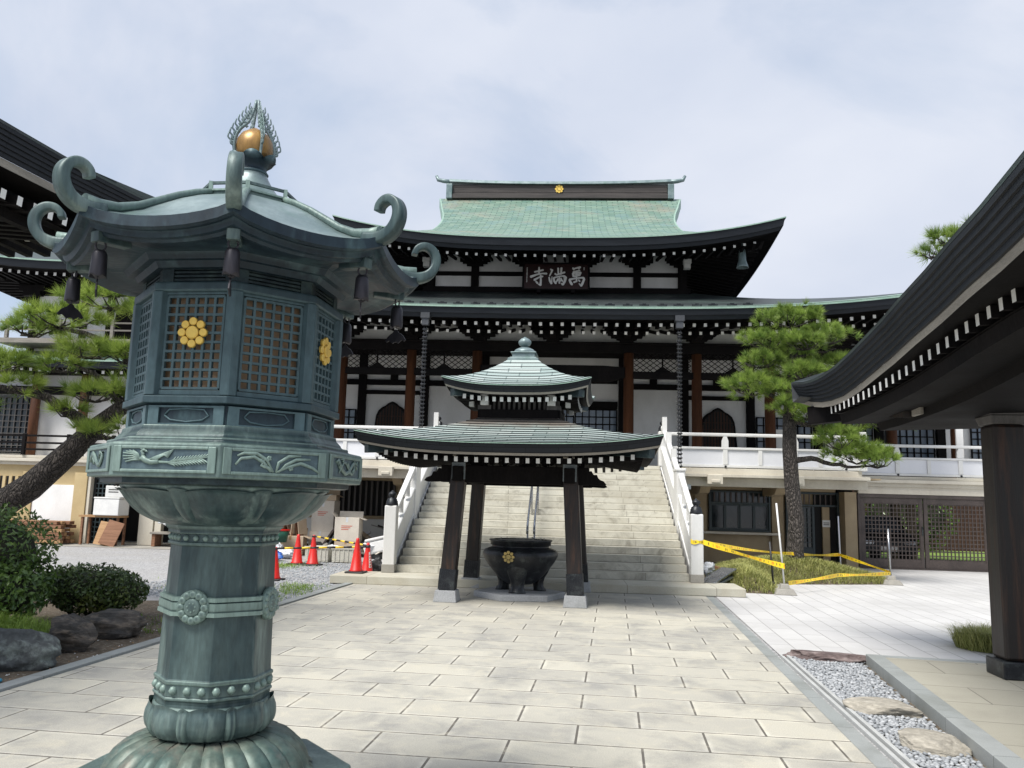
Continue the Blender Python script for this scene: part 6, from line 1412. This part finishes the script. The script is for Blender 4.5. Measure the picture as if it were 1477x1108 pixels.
# weeds on the verge and on the gravel
n = 5200; x = np.concatenate([rng_.normal(-5.35, .28, n//2), rng_.normal(-6.35, .5, n//4), rng_.normal(-7.7, .45, n//4)]); y = np.concatenate([rng_.uniform(9.0, 14.6, n//2), rng_.normal(13.6, .5, n//4), rng_.normal(18.2, .5, n//4)]); k = x < -4.96
k &= rng_.random(len(x)) < .25+.75*(np.sin(x*5+y*2.3)*np.sin(y*1.7) > .1)
blades('weeds', np.stack([x[k], y[k], np.full(k.sum(), -.015)], 1), .075, .010, 'grass_bright', 'sparse weeds growing in the gravel along the left kerb', 1.4)
# fallen petals and leaf litter on the bed
n = 260; x = rng_.uniform(-6.3, -4.97, n); y = rng_.uniform(6.4, 10.5, n)
mb = MB()
for a_, b_ in zip(x, y):
    s = random.uniform(.006, .016); t_ = random.random()*6; c, s_ = math.cos(t_)*s, math.sin(t_)*s; mb.add([(a_-c, b_-s_, .0), (a_+s_, b_-c, .006), (a_+c, b_+s_, .002), (a_-s_, b_+c, .008)], [(0, 1, 2, 3)], 0 if random.random() < .5 else 1)
tag(mb.build('leaf_litter', ['paper_white', 'lumber_pale']), 'pale fallen petals scattered over the soil along the left kerb', None, None, 'stuff')
from mathutils import noise as mnoise
# ------------------------------------------------------------------ rocks
def rock(name, label, c, sz, m, seed, rz=0., n=26, flat=0., rough=.16, cat='rock', sub=3):
    rnd = random.Random(seed); V = []; ph = [rnd.uniform(0, 6.28) for _ in range(12)]
    planes = [(Vector((rnd.gauss(0, 1), rnd.gauss(0, 1), rnd.gauss(0, .7))).normalized(), rnd.uniform(.58, .84)) for _ in range(14)]
    mb = MB(); rows = 44; cols = 80
    for i in range(rows+1):
        th = PI*i/rows; ring = []
        for j in range(cols):
            f_ = 2*PI*j/cols; d = Vector((math.sin(th)*math.cos(f_), math.sin(th)*math.sin(f_), math.cos(th)))
            r_ = 1.0
            for pn, pd in planes:
                k = d.dot(pn)
                if k > 1e-3: r_ = min(r_, pd/k)
            r_ *= 1+rough*.35*(math.sin(5*d.x+ph[0])*math.sin(4*d.y+ph[1])+.6*math.sin(9*d.z+ph[2]+3*d.x)+.5*math.sin(13*d.x+ph[3])*math.sin(11*d.y+ph[4])+.25*math.sin(27*d.y+ph[5]+9*d.z))
            nv_ = d*2.2+Vector((seed*3.1, seed*1.7, 0)); r_ *= 1+rough*(.55*mnoise.fractal(nv_, .9, 2.1, 6)+.25*abs(mnoise.noise(nv_*3.3))-.1)
            p = d*r_
            if flat and p.z > flat: p.z = flat+(p.z-flat)*.12
            ring.append((p.x*sz[0]/2, p.y*sz[1]/2, p.z*sz[2]/2))
        V.append(ring)
    mb.loft(V, 0, True)
    o = mb.build(name, m, None, 0, c, rz); tag(o, label, cat); return o
rock('boulder', 'large mossy dark rock with pale lichen in front of the round shrub', (-5.52, 6.98, .10), (1.12, .66, .50), 'rock', 3, R(8))
rock('boulder', 'dark angular rock speckled white between the mossy rock and the long flat rock', (-5.42, 7.85, .10), (.62, .5, .48), 'rock_brown', 8, R(30))
rock('boulder', 'long flat topped layered brown rock in front of the low shrub', (-5.55, 8.75, .12), (.98, .62, .44), 'rock_brown', 15, R(6), flat=.62)
rock('stepping_stone', 'low purple brown stepping stone at the far end of the pebble bed', (2.30, 9.36, .02), (.96, .40, .24), 'rock_purple', 21, R(-6), flat=.55, cat='stepping stone')
rock('stepping_stone', 'tan slab stepping stone nearer the middle of the pebble bed', (2.19, 7.12, .035), (.66, .46, .20), 'rock_tan', 31, R(-15), flat=.5, rough=.08, cat='stepping stone')
rock('stepping_stone', 'tan slab stepping stone at the near end of the pebble bed', (2.17, 6.18, .035), (.60, .50, .20), 'rock_tan', 44, R(20), flat=.5, rough=.08, cat='stepping stone')
rock('stepping_stone', 'dark flat stone lying in the far pebble strip behind the pavilion floor', (3.15, 9.52, .0), (.75, .20, .12), 'rock_brown', 52, R(-2), flat=.5, cat='stepping stone')
# pebbles
ico = bpy.data.meshes.new('ico'); bmv = __import__('bmesh'); b_ = bmv.new(); bmv.ops.create_icosphere(b_, subdivisions=1, radius=1.0); b_.to_mesh(ico); b_.free()
IV = np.array([v.co[:] for v in ico.vertices]); IF = np.array([p.vertices[:] for p in ico.polygons]); bpy.data.meshes.remove(ico)
cand = []
y = 4.2
while y < 9.62:
    x = 1.93+.012*math.sin(y*40)
    xr = 2.60-(9.2-y)*.078 if y < 9.28 else 5.2
    while x < xr: cand.append((x+random.uniform(-.010, .010), y+random.uniform(-.010, .010))); x += .033
    y += .0285
C = np.array(cand); k = len(C)
Bz = np.where((C[:, 1] > 9.3) & (C[:, 0] > 2.6), .006, .008)+rng_.random(k)*.014
s = np.stack([.0205*(.75+.6*rng_.random(k)), .0165*(.75+.6*rng_.random(k)), .0115*(.7+.6*rng_.random(k))], 1)
a = rng_.random(k)*2*PI; ca, sa = np.cos(a), np.sin(a)
loc_ = IV[None]*s[:, None, :]; tx = (rng_.random(k)-.5)*.8
X = loc_[..., 0]*ca[:, None]-loc_[..., 1]*sa[:, None]; Y_ = loc_[..., 0]*sa[:, None]+loc_[..., 1]*ca[:, None]; Zz = loc_[..., 2]+loc_[..., 0]*tx[:, None]*.5
V = np.stack([X+C[:, None, 0], Y_+C[:, None, 1], Zz+Bz[:, None]], -1).reshape(-1, 3); F = (IF[None]+np.arange(k)[:, None, None]*len(IV)).reshape(-1, 3)
o = fast_mesh('pebbles', V, F, 'pebble', None, np.repeat(rng_.random(k)**1.2, len(IV)), True); tag(o, 'smooth grey pebbles filling the bed between the path and the pavilion floor', None, None, 'stuff')
sheet('pebble_bed', [(1.88, -3), (2.6, -3), (2.75, 9.18), (5.4, 9.3), (5.4, 9.62), (1.88, 9.62)], -.003, 'soil')
# loose gravel stones on the left yard
n = 5200; x = rng_.uniform(-8.2, -4.97, n); y = rng_.uniform(12.2, 19.5, n); C = np.stack([x, y], 1); s = .012+.016*rng_.random((n, 1, 1))
V = (IV[None]*s*np.array([[[1, .85, .6]]])+np.concatenate([C, np.full((n, 1), -.010)], 1)[:, None, :]).reshape(-1, 3); F = (IF[None]+np.arange(n)[:, None, None]*len(IV)).reshape(-1, 3)
o = fast_mesh('gravel_stones', V, F, 'pebble', None, np.repeat(rng_.random(n)*.8, len(IV))); tag(o, 'loose grey gravel stones scattered over the left yard', None, None, 'stuff')
# blue hose reel end at the frame edge
hs = MB(); hs.lathe([(.06, 0), (.07, .008), (.07, .02), (.06, .028), (.03, .03)], 20, (0, 0, 0)); tag(hs.build('plastic_disc', 'cyan', None, 0, (-5.08, 6.42, .0)), 'small round blue plastic disc by the kerb at the left edge', 'disc')

# ------------------------------------------------------------------ cones, bars and tape
def make_cone(loc, label, hgt, rz=0., sticker=False):
    c = empty('traffic_cone', loc, label, 'traffic cone', 'red traffic cones around the junk heap', rz)
    s = hgt/.7
    MB().box(-.19*s, .19*s, -.19*s, .19*s, 0, .035*s).build('base', 'black_plastic', c, .012)
    MB().lathe([(.145*s, .0351*s), (.145*s, .05*s), (.125*s, .07*s), (.035*s, .66*s), (.028*s, .70*s), (.015*s, .70*s)], 24).build('cone', 'red', c)
    if sticker:
        mb = MB(); rings = []
        for i in range(6):
            z = (.22+.30*i/5)*s; r_ = (.125-.09*(z/s-.07)/.59+.0015)*s+.002; rings.append([(r_*math.cos(a), r_*math.sin(a), z) for a in (R(-52), R(-40), R(-28), R(-16))])
        st = mb.loft(rings, 0, True, False).build('sticker', 'paper_white', c)
        mb = MB()
        for i in range(5):
            z = (.245+.052*i)*s; r_ = (.125-.09*(z/s-.07)/.59+.003)*s+.003; mb.bar((r_*math.cos(R(-42)), r_*math.sin(R(-42)), z), (r_*math.cos(R(-26)), r_*math.sin(R(-26)), z+.018), .006, .022)
        mb.build('sticker_print', 'ink_red', st)
    return c
make_cone((-4.92, 15.55, .152), 'front red cone with black base on the slab beside the stair newel', .66)
make_cone((-4.86, 16.05, .0), 'red cone with a white sticker half hidden behind the front cone', .70, 0, True)
make_cone((-6.42, 15.2, -.012), 'red cone half hidden behind the lantern shaft', .62)
make_cone((-7.38, 18.75, -.012), 'left one of the two red cones standing together in front of the sacks', .70)
make_cone((-6.98, 18.7, -.012), 'right one of the two red cones standing together beside the crates', .70)
def striped(a, b_, label, n=9):
    a, b_ = Vector(a), Vector(b_); c = empty('barrier_bar', (a+b_)/2, label, 'barrier bar', 'striped bars between the cones'); o_ = (a+b_)/2
    mb = MB()
    for i in range(n): mb.tube([a.lerp(b_, i/n)-o_, a.lerp(b_, (i+1)/n)-o_], .019, 8, i % 2)
    mb.build('bar', ['black_plastic', 'yellow'], c)
    for p in (a, b_): MB().lathe([(.05, -.015), (.055, 0), (.05, .015), (.03, .015), (.03, -.015)], 12, tuple(p-o_)).build('end_ring', 'black_plastic', c)
striped((-6.42, 15.2, .58), (-4.86, 16.05, .62), 'striped bar from the cone behind the lantern to the stickered cone', 11)
striped((-6.98, 18.7, .66), (-4.86, 16.05, .64), 'striped bar running back from the stickered cone to the pair of cones', 13)
M['tape'] = None
m, t, b = special('printed tape')
v = coords(t, (1, 1, 1), 'UV')
nx_ = noise(t, coords(t, (14, .01, 1), 'UV'), 1.2, 2); nk = noise(t, coords(t, (60, 25, 1), 'UV'), 1.0, 2)
mm = nn(t, 'ShaderNodeMath', operation='MULTIPLY'); t.links.new(rng(t, nx_, .50, .52), mm.inputs[0]); t.links.new(rng(t, nk, .46, .5), mm.inputs[1])
sx_ = nn(t, 'ShaderNodeSeparateXYZ'); t.links.new(v, sx_.inputs[0])
ed = nn(t, 'ShaderNodeMath', operation='COMPARE'); t.links.new(sx_.outputs['Y'], ed.inputs[0]); ed.inputs[1].default_value = .5; ed.inputs[2].default_value = .28
m2 = nn(t, 'ShaderNodeMath', operation='MULTIPLY'); t.links.new(mm.outputs[0], m2.inputs[0]); t.links.new(ed.outputs[0], m2.inputs[1])
ink = mixc(t, rng(t, noise(t, coords(t, (3.1, .01, 1), 'UV'), 1.0, 1), .5, .52), (.05, .04, .02), (.75, .12, .02))
t.links.new(mixc(t, m2.outputs[0], (.88, .62, .02), ink), b.inputs['Base Color']); b.inputs['Roughness'].default_value = .4
M['tape'] = m
def tape(pts, label, sag=.03, wd=.075, twist=0.):
    mb = MB(); acc = 0; rows = []
    for i in range(len(pts)-1):
        a, b_ = Vector(pts[i]), Vector(pts[i+1]); l = (b_-a).length; n = 14
        for j in range(n if i < len(pts)-2 else n+1):
            t_ = j/n; p = a.lerp(b_, t_); p.z -= sag*l*4*t_*(1-t_)*.5; w_ = wd*(.75+.25*math.sin(7*t_+i)); tilt = .012*math.sin(5*t_+i*2)
            d = (b_-a).normalized(); sd_ = Vector((-d.y, d.x, 0)); rows.append((p+Vector((0, 0, w_/2))+sd_*tilt, p-Vector((0, 0, w_/2))-sd_*tilt, acc+l*t_))
        acc += l
    for (a0, b0, u0), (a1, b1, u1) in zip(rows, rows[1:]): mb.add([b0, b1, a1, a0], [(0, 1, 2, 3)], 0, [[(u0, 0), (u1, 0), (u1, 1), (u0, 1)]], True)
    o = mb.build('barrier_tape', 'tape'); tag(o, label, 'barrier tape'); return o
nr = hw(2.99, -.08)
tape([(nr[0]-.12, nr[1]-.13, .93), (nr[0]+.13, nr[1]-.13, .92), (3.22, 16.24, .52)], 'yellow tape sloping from the right newel down to the white pole', .02, .10)
tape([(nr[0]+.13, nr[1]+.10, .92), (4.0, 19.35, .60), (5.5, 21.2, .52)], 'yellow tape passing behind the pine trunk to the far blue pole', .02)
tape([(5.5, 21.2, .52), (6.12, 19.4, .26)], 'short yellow tape from the far blue pole to the grey pole', .0)
tape([(6.12, 19.38, .24), (4.6, 17.8, .28), (3.3, 16.35, .20)], 'low yellow tape along the front of the grass mound', .01, .085)
def pole(loc, label, h, r_, m, lean=(0, 0), basew=.0, bm='concrete', tip=None):
    c = empty('marker_pole', loc, label, 'pole'); bz = 0.
    if basew:
        mb = MB(); mb.obox((0, 0, .05), (basew, basew, .10), 0, 0, None, .72); mb.obox((0, 0, .14), (basew*.45, basew*.45, .10), 0, 0, None, .8); mb.build('base', bm, c, .01); bz = .15
    MB().tube([(0, 0, bz), (lean[0], lean[1], h)], r_, 10).build('shaft', m, c)
    return c
c = pole((3.22, 16.3, .0), 'leaning white pole in a low concrete foot in front of the grass mound', 1.70, .017, 'white_paint', (-.12, 0), .40)
pole((6.13, 19.42, 0), 'short grey pole in a square concrete block at the mound corner', 1.22, .022, 'steel', (-.02, 0), .42)
pole((5.55, 21.25, 0), 'pale blue pole in a concrete block beside the entrance pillar', 1.45, .016, 'panel_white', (-.03, 0), .5)
pole((3.10, 16.75, 0), 'short black pole with white rings behind the white pole', .95, .02, 'black_plastic', (-.05, .02), .14, 'black_plastic')

# ------------------------------------------------------------------ things stored along the left lower wall
def carton(loc, sz, label, rz=0., m='card', open_=False, print_=True, group=None):
    c = empty('carton', loc, label, 'box', group, rz); a, b_, h = sz[0]/2, sz[1]/2, sz[2]
    body = MB().box(-a, a, -b_, b_, 0, h).build('body', m, c, .008)
    mb = MB(); mb.box(-.03, .03, -b_-.002, b_+.002, h+.0005, h+.003); mb.box(-.03, .03, -b_-.0025, -b_-.0005, h*.8, h+.003); mb.build('packing_tape', 'lumber_pale' if m == 'card' else 'bag', body)
    if print_:
        mb = MB(); 
        for i in range(3): mb.box(-a*.45, a*.45-.05*i, -b_-.003, -b_-.001, h*.62-.045*i, h*.62-.045*i+.02)
        mb.build('print', 'ink_red' if m == 'card_pale' else 'ink', body)
    if open_:
        mb = MB(); mb.add([(-a, -b_, h), (-a, b_, h), (-a-.10, b_, h+.12), (-a-.10, -b_, h+.12)], [(0, 1, 2, 3)]); mb.add([(a, -b_, h), (a, b_, h), (a+.15, b_, h-.06), (a+.15, -b_, h-.06)], [(0, 1, 2, 3)]); mb.add([(-a, b_, h), (a, b_, h), (a, b_+.04, h+.16), (-a, b_+.04, h+.16)], [(0, 1, 2, 3)]); mb.build('flap', m, body)
    return c
def hx(x, y, z=0): p = hw(x, y); return (p[0], p[1], z)
carton(hx(-5.42, 5.9, 0), (.62, .5, .42), 'brown carton at the bottom of the tall carton pile by the stairs', HR, 'card')
carton(hx(-5.42, 5.9, .422), (.66, .5, .62), 'large pale carton with red print on top of the brown carton', HR+.04, 'card_pale', True)
carton(hx(-6.35, 6.6, 0), (.62, .5, .62), 'pale carton under the tall grey carton beside the leaning boards', HR, 'card_pale', False, False)
carton(hx(-6.3, 6.65, .622), (.64, .5, .85), 'tall grey white carton stacked beneath the lantern platform edge', HR-.05, 'card_pale')
carton(hx(-6.28, 6.65, 1.474), (.6, .5, .16), 'flat carton on top of the tall grey white carton', HR+.08, 'card', True, False)
carton(hx(-7.0, 6.0, 0), (.7, .5, .5), 'open brown carton full of folded cardboard left of the pale carton', HR+.1, 'card', True, False)
bd = empty('folded_cardboard', hx(-7.15, 6.1, .3), 'crumpled brown cardboard sheets sticking out of the open carton', 'cardboard')
mb = MB()
for i in range(9): mb.obox((-.35+i*.09, random.uniform(-.1, .1), .42+random.uniform(-.08, .08)), (.02, .34, .42), 0, i % 2, Matrix.Rotation(random.uniform(-.5, .5), 3, 'Y') @ Matrix.Rotation(random.uniform(-.5, .5), 3, 'Z'))
mb.build('sheets', ['card', 'lumber'], bd)
ln_ = empty('leaning_boards', hx(-5.95, 6.3, 0), 'dark boards leaning between the two carton piles', 'boards')
for i in range(5): MB().obox((-.05+.11*i, .1*i, .5), (.05, .5, 1.15), 0, 0, Matrix.Rotation(R(34-2*i), 3, 'Y')).build('board', ['gate_brown', 'grey_metal', 'wood_dark', 'steel', 'gate_brown'][i], ln_)
pk = empty('leaning_planks', hx(-4.55, 6.9, 0), 'thin pale planks leaning against the wall by the stair newel', 'planks')
for i in range(4): mb = MB(); mb.bar((-.25+.14*i, -.4, 0), (.1+.16*i, .9, 1.25+.1*(i % 2)), .09, .03); mb.build('plank', ['lumber_pale', 'lumber', 'lumber_pale', 'card'][i], pk)
def crate(loc, label, rz):
    c = empty('storage_crate', loc, label, 'crate', 'pale plastic crates behind the cones', rz)
    mb = MB(); mb.box(-.29, .29, -.2, .2, .0, .03); mb.box(-.29, .29, -.2, -.17, .031, .36); mb.box(-.29, .29, .17, .2, .031, .36); mb.box(-.29, -.26, -.169, .169, .031, .36); mb.box(.26, .29, -.169, .169, .031, .36); mb.build('tub', 'crate', c, .012)
    mb = MB(); mb.box(-.31, .31, -.22, -.201, .31, .37); mb.box(-.31, .31, .201, .22, .31, .37); 
    for i in range(-2, 3): mb.box(i*.11-.012, i*.11+.012, -.215, -.201, .02, .309)
    mb.build('rim', 'crate', c, .004); return c
crate(hx(-5.62, 3.95), 'pale plastic crate nearest the striped pole, left of its twin', HR); crate(hx(-4.95, 3.95), 'pale plastic crate on the right of its twin, before the front cone', HR+.05)
def sack(loc, sz, label, m='bag', seed=1, group='white sacks heaped behind the cones'):
    o = rock('rubbish_bag', label, loc, sz, m, seed, random.random()*3, rough=.35, cat='bag'); 
    if group: o['group'] = group
    return o
sacks = [((-7.5, 4.9, .2), (.7, .6, .5)), ((-7.0, 4.7, .16), (.6, .5, .42)), ((-7.85, 5.2, .5), (.6, .5, .5)), ((-7.9, 5.5, .85), (.55, .5, .4)), ((-6.6, 4.5, .12), (.55, .4, .3)), ((-5.7, 5.2, .15), (.5, .4, .36))]
for i, (p, s) in enumerate(sacks): sack(hx(*p), s, ['lowest white sack right beside the blue tarpaulin', 'white sack lying right behind the pair of cones', 'white sack on top of the lowest white sack', 'topmost white sack against the lantern shaft', 'small flat white sack between the pair of cones', 'white sack lying at the foot of the leaning boards'][i], 'bag', 60+i)
o = rock('tarpaulin', 'crumpled blue tarpaulin on the weeds beside the white sacks', hx(-6.95, 3.75, .1), (1.1, .7, .42), 'blue_sheet', 77, .3, rough=.4, cat='tarpaulin')
bn = empty('plastic_tub', hx(-7.15, 5.35, .35), 'round green plastic tub with red rim among the white sacks', 'tub'); MB().lathe([(.2, 0), (.27, .32), (.25, .32), (.19, .03)], 20, caps=(True, False)).build('tub', 'green_plastic', bn); MB().lathe([(.265, .30), (.285, .31), (.285, .34), (.26, .345)], 20, caps=(False, False)).build('rim', 'red', bn)
ch_ = empty('white_chest', hx(-4.55, 5.6, 0), 'white plastic chest tipped against the stairs behind the front cone', 'chest', None, HR); MB().obox((0, 0, .3), (.62, .5, .34), 0, 0, Matrix.Rotation(R(-14), 3, 'Y')).build('body', 'paper_white', ch_, .05); MB().obox((.04, 0, .52), (.66, .54, .08), 0, 0, Matrix.Rotation(R(-14), 3, 'Y')).build('lid', 'white_paint', ch_, .03); MB().obox((.02, 0, .06), (.5, .4, .12)).build('base', 'black_plastic', ch_, .01)
o = rock('rubbish_bag', 'black rubbish bag against the foot of the left newel', hx(-3.5, .9, .14), (.42, .38, .36), 'black_plastic', 91, .4, rough=.35, cat='bag')
# a heap of mixed scrap no one could count, between and behind the cartons
mb = MB(); rnd = random.Random(5); cols = ['card', 'card_pale', 'lumber', 'grey_metal', 'wood_brown', 'bag', 'grey_board', 'black_plastic', 'concrete', 'lumber_pale']
for i in range(150):
    x = rnd.uniform(-7.9, -3.5); y = rnd.uniform(5.2, 7.6); top = .25+.55*(y-5.2)/2.4*(.6+.4*math.sin(x*2.3)); z = rnd.uniform(.02, top)
    kind = rnd.random(); Rm = Matrix.Rotation(rnd.uniform(0, 3), 3, 'Z') @ Matrix.Rotation(rnd.uniform(-.7, .7), 3, 'X') @ Matrix.Rotation(rnd.uniform(-.5, .5), 3, 'Y')
    sz = (rnd.uniform(.08, .3), rnd.uniform(.06, .22), rnd.uniform(.03, .18)) if kind < .55 else (rnd.uniform(.4, 1.0), rnd.uniform(.03, .12), rnd.uniform(.02, .05)) if kind < .85 else (rnd.uniform(.3, .5), rnd.uniform(.25, .4), .015)
    mb.obox((x, y, z), sz, 0, rnd.randrange(len(cols)), Rm)
hp_ = mb.build('scrap_heap', cols, None, .006, (HO[0], HO[1], 0), HR); tag(hp_, 'heap of mixed grey brown scrap and offcuts along the slatted windows', None, None, 'stuff')
# left wing: lumber stack, white boxes, sheets and a bench
lm = empty('lumber_stack', hx(-15.3, 7.2, 0), 'neat stack of reddish brown lumber against the yellow wall', 'lumber', None, HR)
for j in range(6):
    for i in range(4): MB().box(-.9+random.uniform(-.05, .05), 1.05+random.uniform(-.12, .14), -.36+i*.18, -.2+i*.18, .02+j*.108, .115+j*.108).build('plank', 'lumber' if (i+j) % 3 else 'lumber_pale', lm, .006)
wb = empty('foam_box', hx(-12.95, 7.35, .86), 'large white foam box on the trestle beside the cream pillar', 'box', None, HR); MB().box(-.42, .35, -.3, .3, 0, .48).build('body', 'paper_white', wb, .02); MB().box(-.43, .36, -.31, .31, .481, .53).build('lid', 'white_paint', wb, .015)
wb2 = empty('foam_box', hx(-12.78, 7.35, 1.392), 'smaller white box sitting on the large white foam box', 'box', None, HR); MB().box(-.3, .28, -.25, .25, 0, .34).build('body', 'white_paint', wb2, .02); mb = MB()
for i in range(2): mb.box(-.2, .1, -.253, -.2505, .14+.07*i, .17+.07*i)
mb.build('print', 'ink', wb2)
tr_ = empty('trestle', hx(-12.95, 7.4, 0), 'low timber trestle carrying the foam boxes', 'trestle', None, HR); mb = MB(); mb.box(-.9, .35, -.25, .25, .80, .855); mb.build('top', 'lumber_pale', tr_)
for sx, sy in ((-.8, -.2), (-.8, .2), (.28, -.2), (.28, .2)): MB().box(sx-.03, sx+.03, sy-.03, sy+.03, 0, .799).build('leg', 'lumber', tr_)
pl_ = empty('plywood_sheet', hx(-12.85, 6.95, 0), 'orange brown plywood sheets leaning under the foam boxes', 'plywood', None, HR); MB().obox((0, 0, .34), (.55, .03, .68), 0, 0, Matrix.Rotation(R(-14), 3, 'X') @ Matrix.Rotation(R(8), 3, 'Y')).build('sheet', 'lumber_pale', pl_, .003); MB().obox((.2, -.06, .36), (.5, .025, .72), 0, 0, Matrix.Rotation(R(-16), 3, 'X') @ Matrix.Rotation(R(14), 3, 'Y')).build('sheet', 'lumber', pl_, .003)
be = empty('work_bench', hx(-10.9, 7.5, 0), 'low bench in the dark recess right of the cream pillar', 'bench', None, HR); MB().box(-.8, .9, -.25, .25, .36, .42).build('top', 'grey_board', be, .006)
for sx in (-.7, .8): MB().box(sx-.05, sx+.05, -.2, .2, 0, .359).build('leg', 'lumber', be)
rock('cloth_bundle', 'white cloth draped over things on the low bench', hx(-11.05, 7.35, .78), (.95, .5, .5), 'bag', 95, .2, rough=.4, cat='cloth')
rock('dark_bundle', 'dark covered bundle on the bench behind the white cloth', hx(-10.6, 7.6, .72), (1.2, .6, .7), 'black_plastic', 99, .1, rough=.3, cat='bundle')
# odds and ends right of the stairs
gs = empty('folded_shutter', (2.0, 16.72, .0), 'grey metal panels lying beside the right newel', 'metal panel', None, R(-35)); 
MB().obox((.05, 0, .26), (.34, .95, .05), 0, 0, Matrix.Rotation(R(14), 3, 'X')).build('panel', 'steel', gs, .01); MB().obox((.06, -.05, .16), (.30, .85, .04), 0, 0, Matrix.Rotation(R(10), 3, 'X')).build('panel', 'grey_metal', gs, .01); MB().obox((.05, .1, .06), (.28, .6, .10)).build('block', 'concrete', gs, .01)
bb = empty('brick_pile', (2.15, 18.2, 0), 'low pile of brown brick slabs against the wall right of the stairs', 'bricks', None, HR); MB().obox((0, 0, .32), (.9, .5, .06), 0, 0, Matrix.Rotation(R(12), 3, 'Y')).build('slab', 'lumber', bb, .01); MB().box(-.4, .4, -.25, .25, 0, .25).build('slab', 'card', bb, .01)
rock('rubbish_bag', 'white bag with black marks beside the grey metal panels', (1.95, 17.5, .32), (.4, .36, .36), 'bag', 101, .5, rough=.3, cat='bag')
# ------------------------------------------------------------------ seen through the lattice gate: court garden and a parked car
hd = leaves('hedge', (hw(12.2, 18.2)[0], hw(12.2, 18.2)[1], 0), 'green hedge seen through the lattice gate', [(0, 0, .6, 1.5, .5, .6, .35), (-1.2, .6, 1.4, 1.2, .5, 1.1, .35), (2.2, .4, 1.5, 2.0, .6, 1.7, .5), (-3.4, .8, 1.6, 2.0, .6, 1.7, .4)], 5200, .07, 'leaf', 'hedge')
ow = empty('garden_wall', hx(12, 20.5, 0), 'dark garden wall behind the hedge beyond the lattice gate', 'wall', None, HR); MB().box(-7, 9, 0, .3, 0, 3.2).build('wall', 'wood_brown', ow); MB().box(-7.1, 9.1, -.3, .6, 3.21, 3.35).build('coping', 'fascia_hall', ow)
sheet('lawn', [hw(8.8, 13.3), hw(20, 13.3), hw(20, 20.4), hw(8.8, 20.4)], .004, 'lawn')
cr = empty('parked_car', hx(9.85, 10.4, 0), 'dark parked car in the shade behind the lattice gate', 'car', None, HR)
body = []
for x, zz, hw_ in ((-.95, .0, 0),): pass
prof = [(-2.0, .42), (-1.98, .78), (-1.75, .92), (-1.2, 1.0), (-.75, 1.42), (.6, 1.46), (1.35, 1.05), (1.95, .95), (2.02, .45)]
mb = MB(); mb.loft([[(sx*.84*k, y, z) for y, z in [(a*(1 if k > .9 else .985), b_ if b_ < 1.1 else b_*1.0) for a, b_ in prof]] for sx, k in ((-1, .93), (-1, 1.0), (1, 1.0), (1, .93))], 0, False, True, (True, True)); mb.build('body', 'car_paint', cr, .04) if 'car_paint' in M else mb.build('body', 'iron', cr, .05)
mb = MB(); mb.add([(-.72, -1.26, 1.0), (.72, -1.26, 1.0), (.66, -.80, 1.40), (-.66, -.80, 1.40)], [(0, 1, 2, 3)]); mb.build('windscreen', 'blue_glass', cr)
for sx in (-1, 1):
    MB().obox((sx*.6, -2.0, .70), (.36, .06, .13)).build('headlight', 'steel', cr, .02)
    for y in (-1.25, 1.25): MB().lathe([(.2, -.11), (.31, -.10), (.31, .10), (.2, .11)], 20).xform(Matrix.Translation((sx*.78, y, .31)) @ Matrix.Rotation(PI/2, 4, 'Y')).build('wheel', 'black_plastic', cr)
MB().box(-.24, .24, -2.045, -2.02, .46, .60).build('number_plate', 'paper_white', cr)
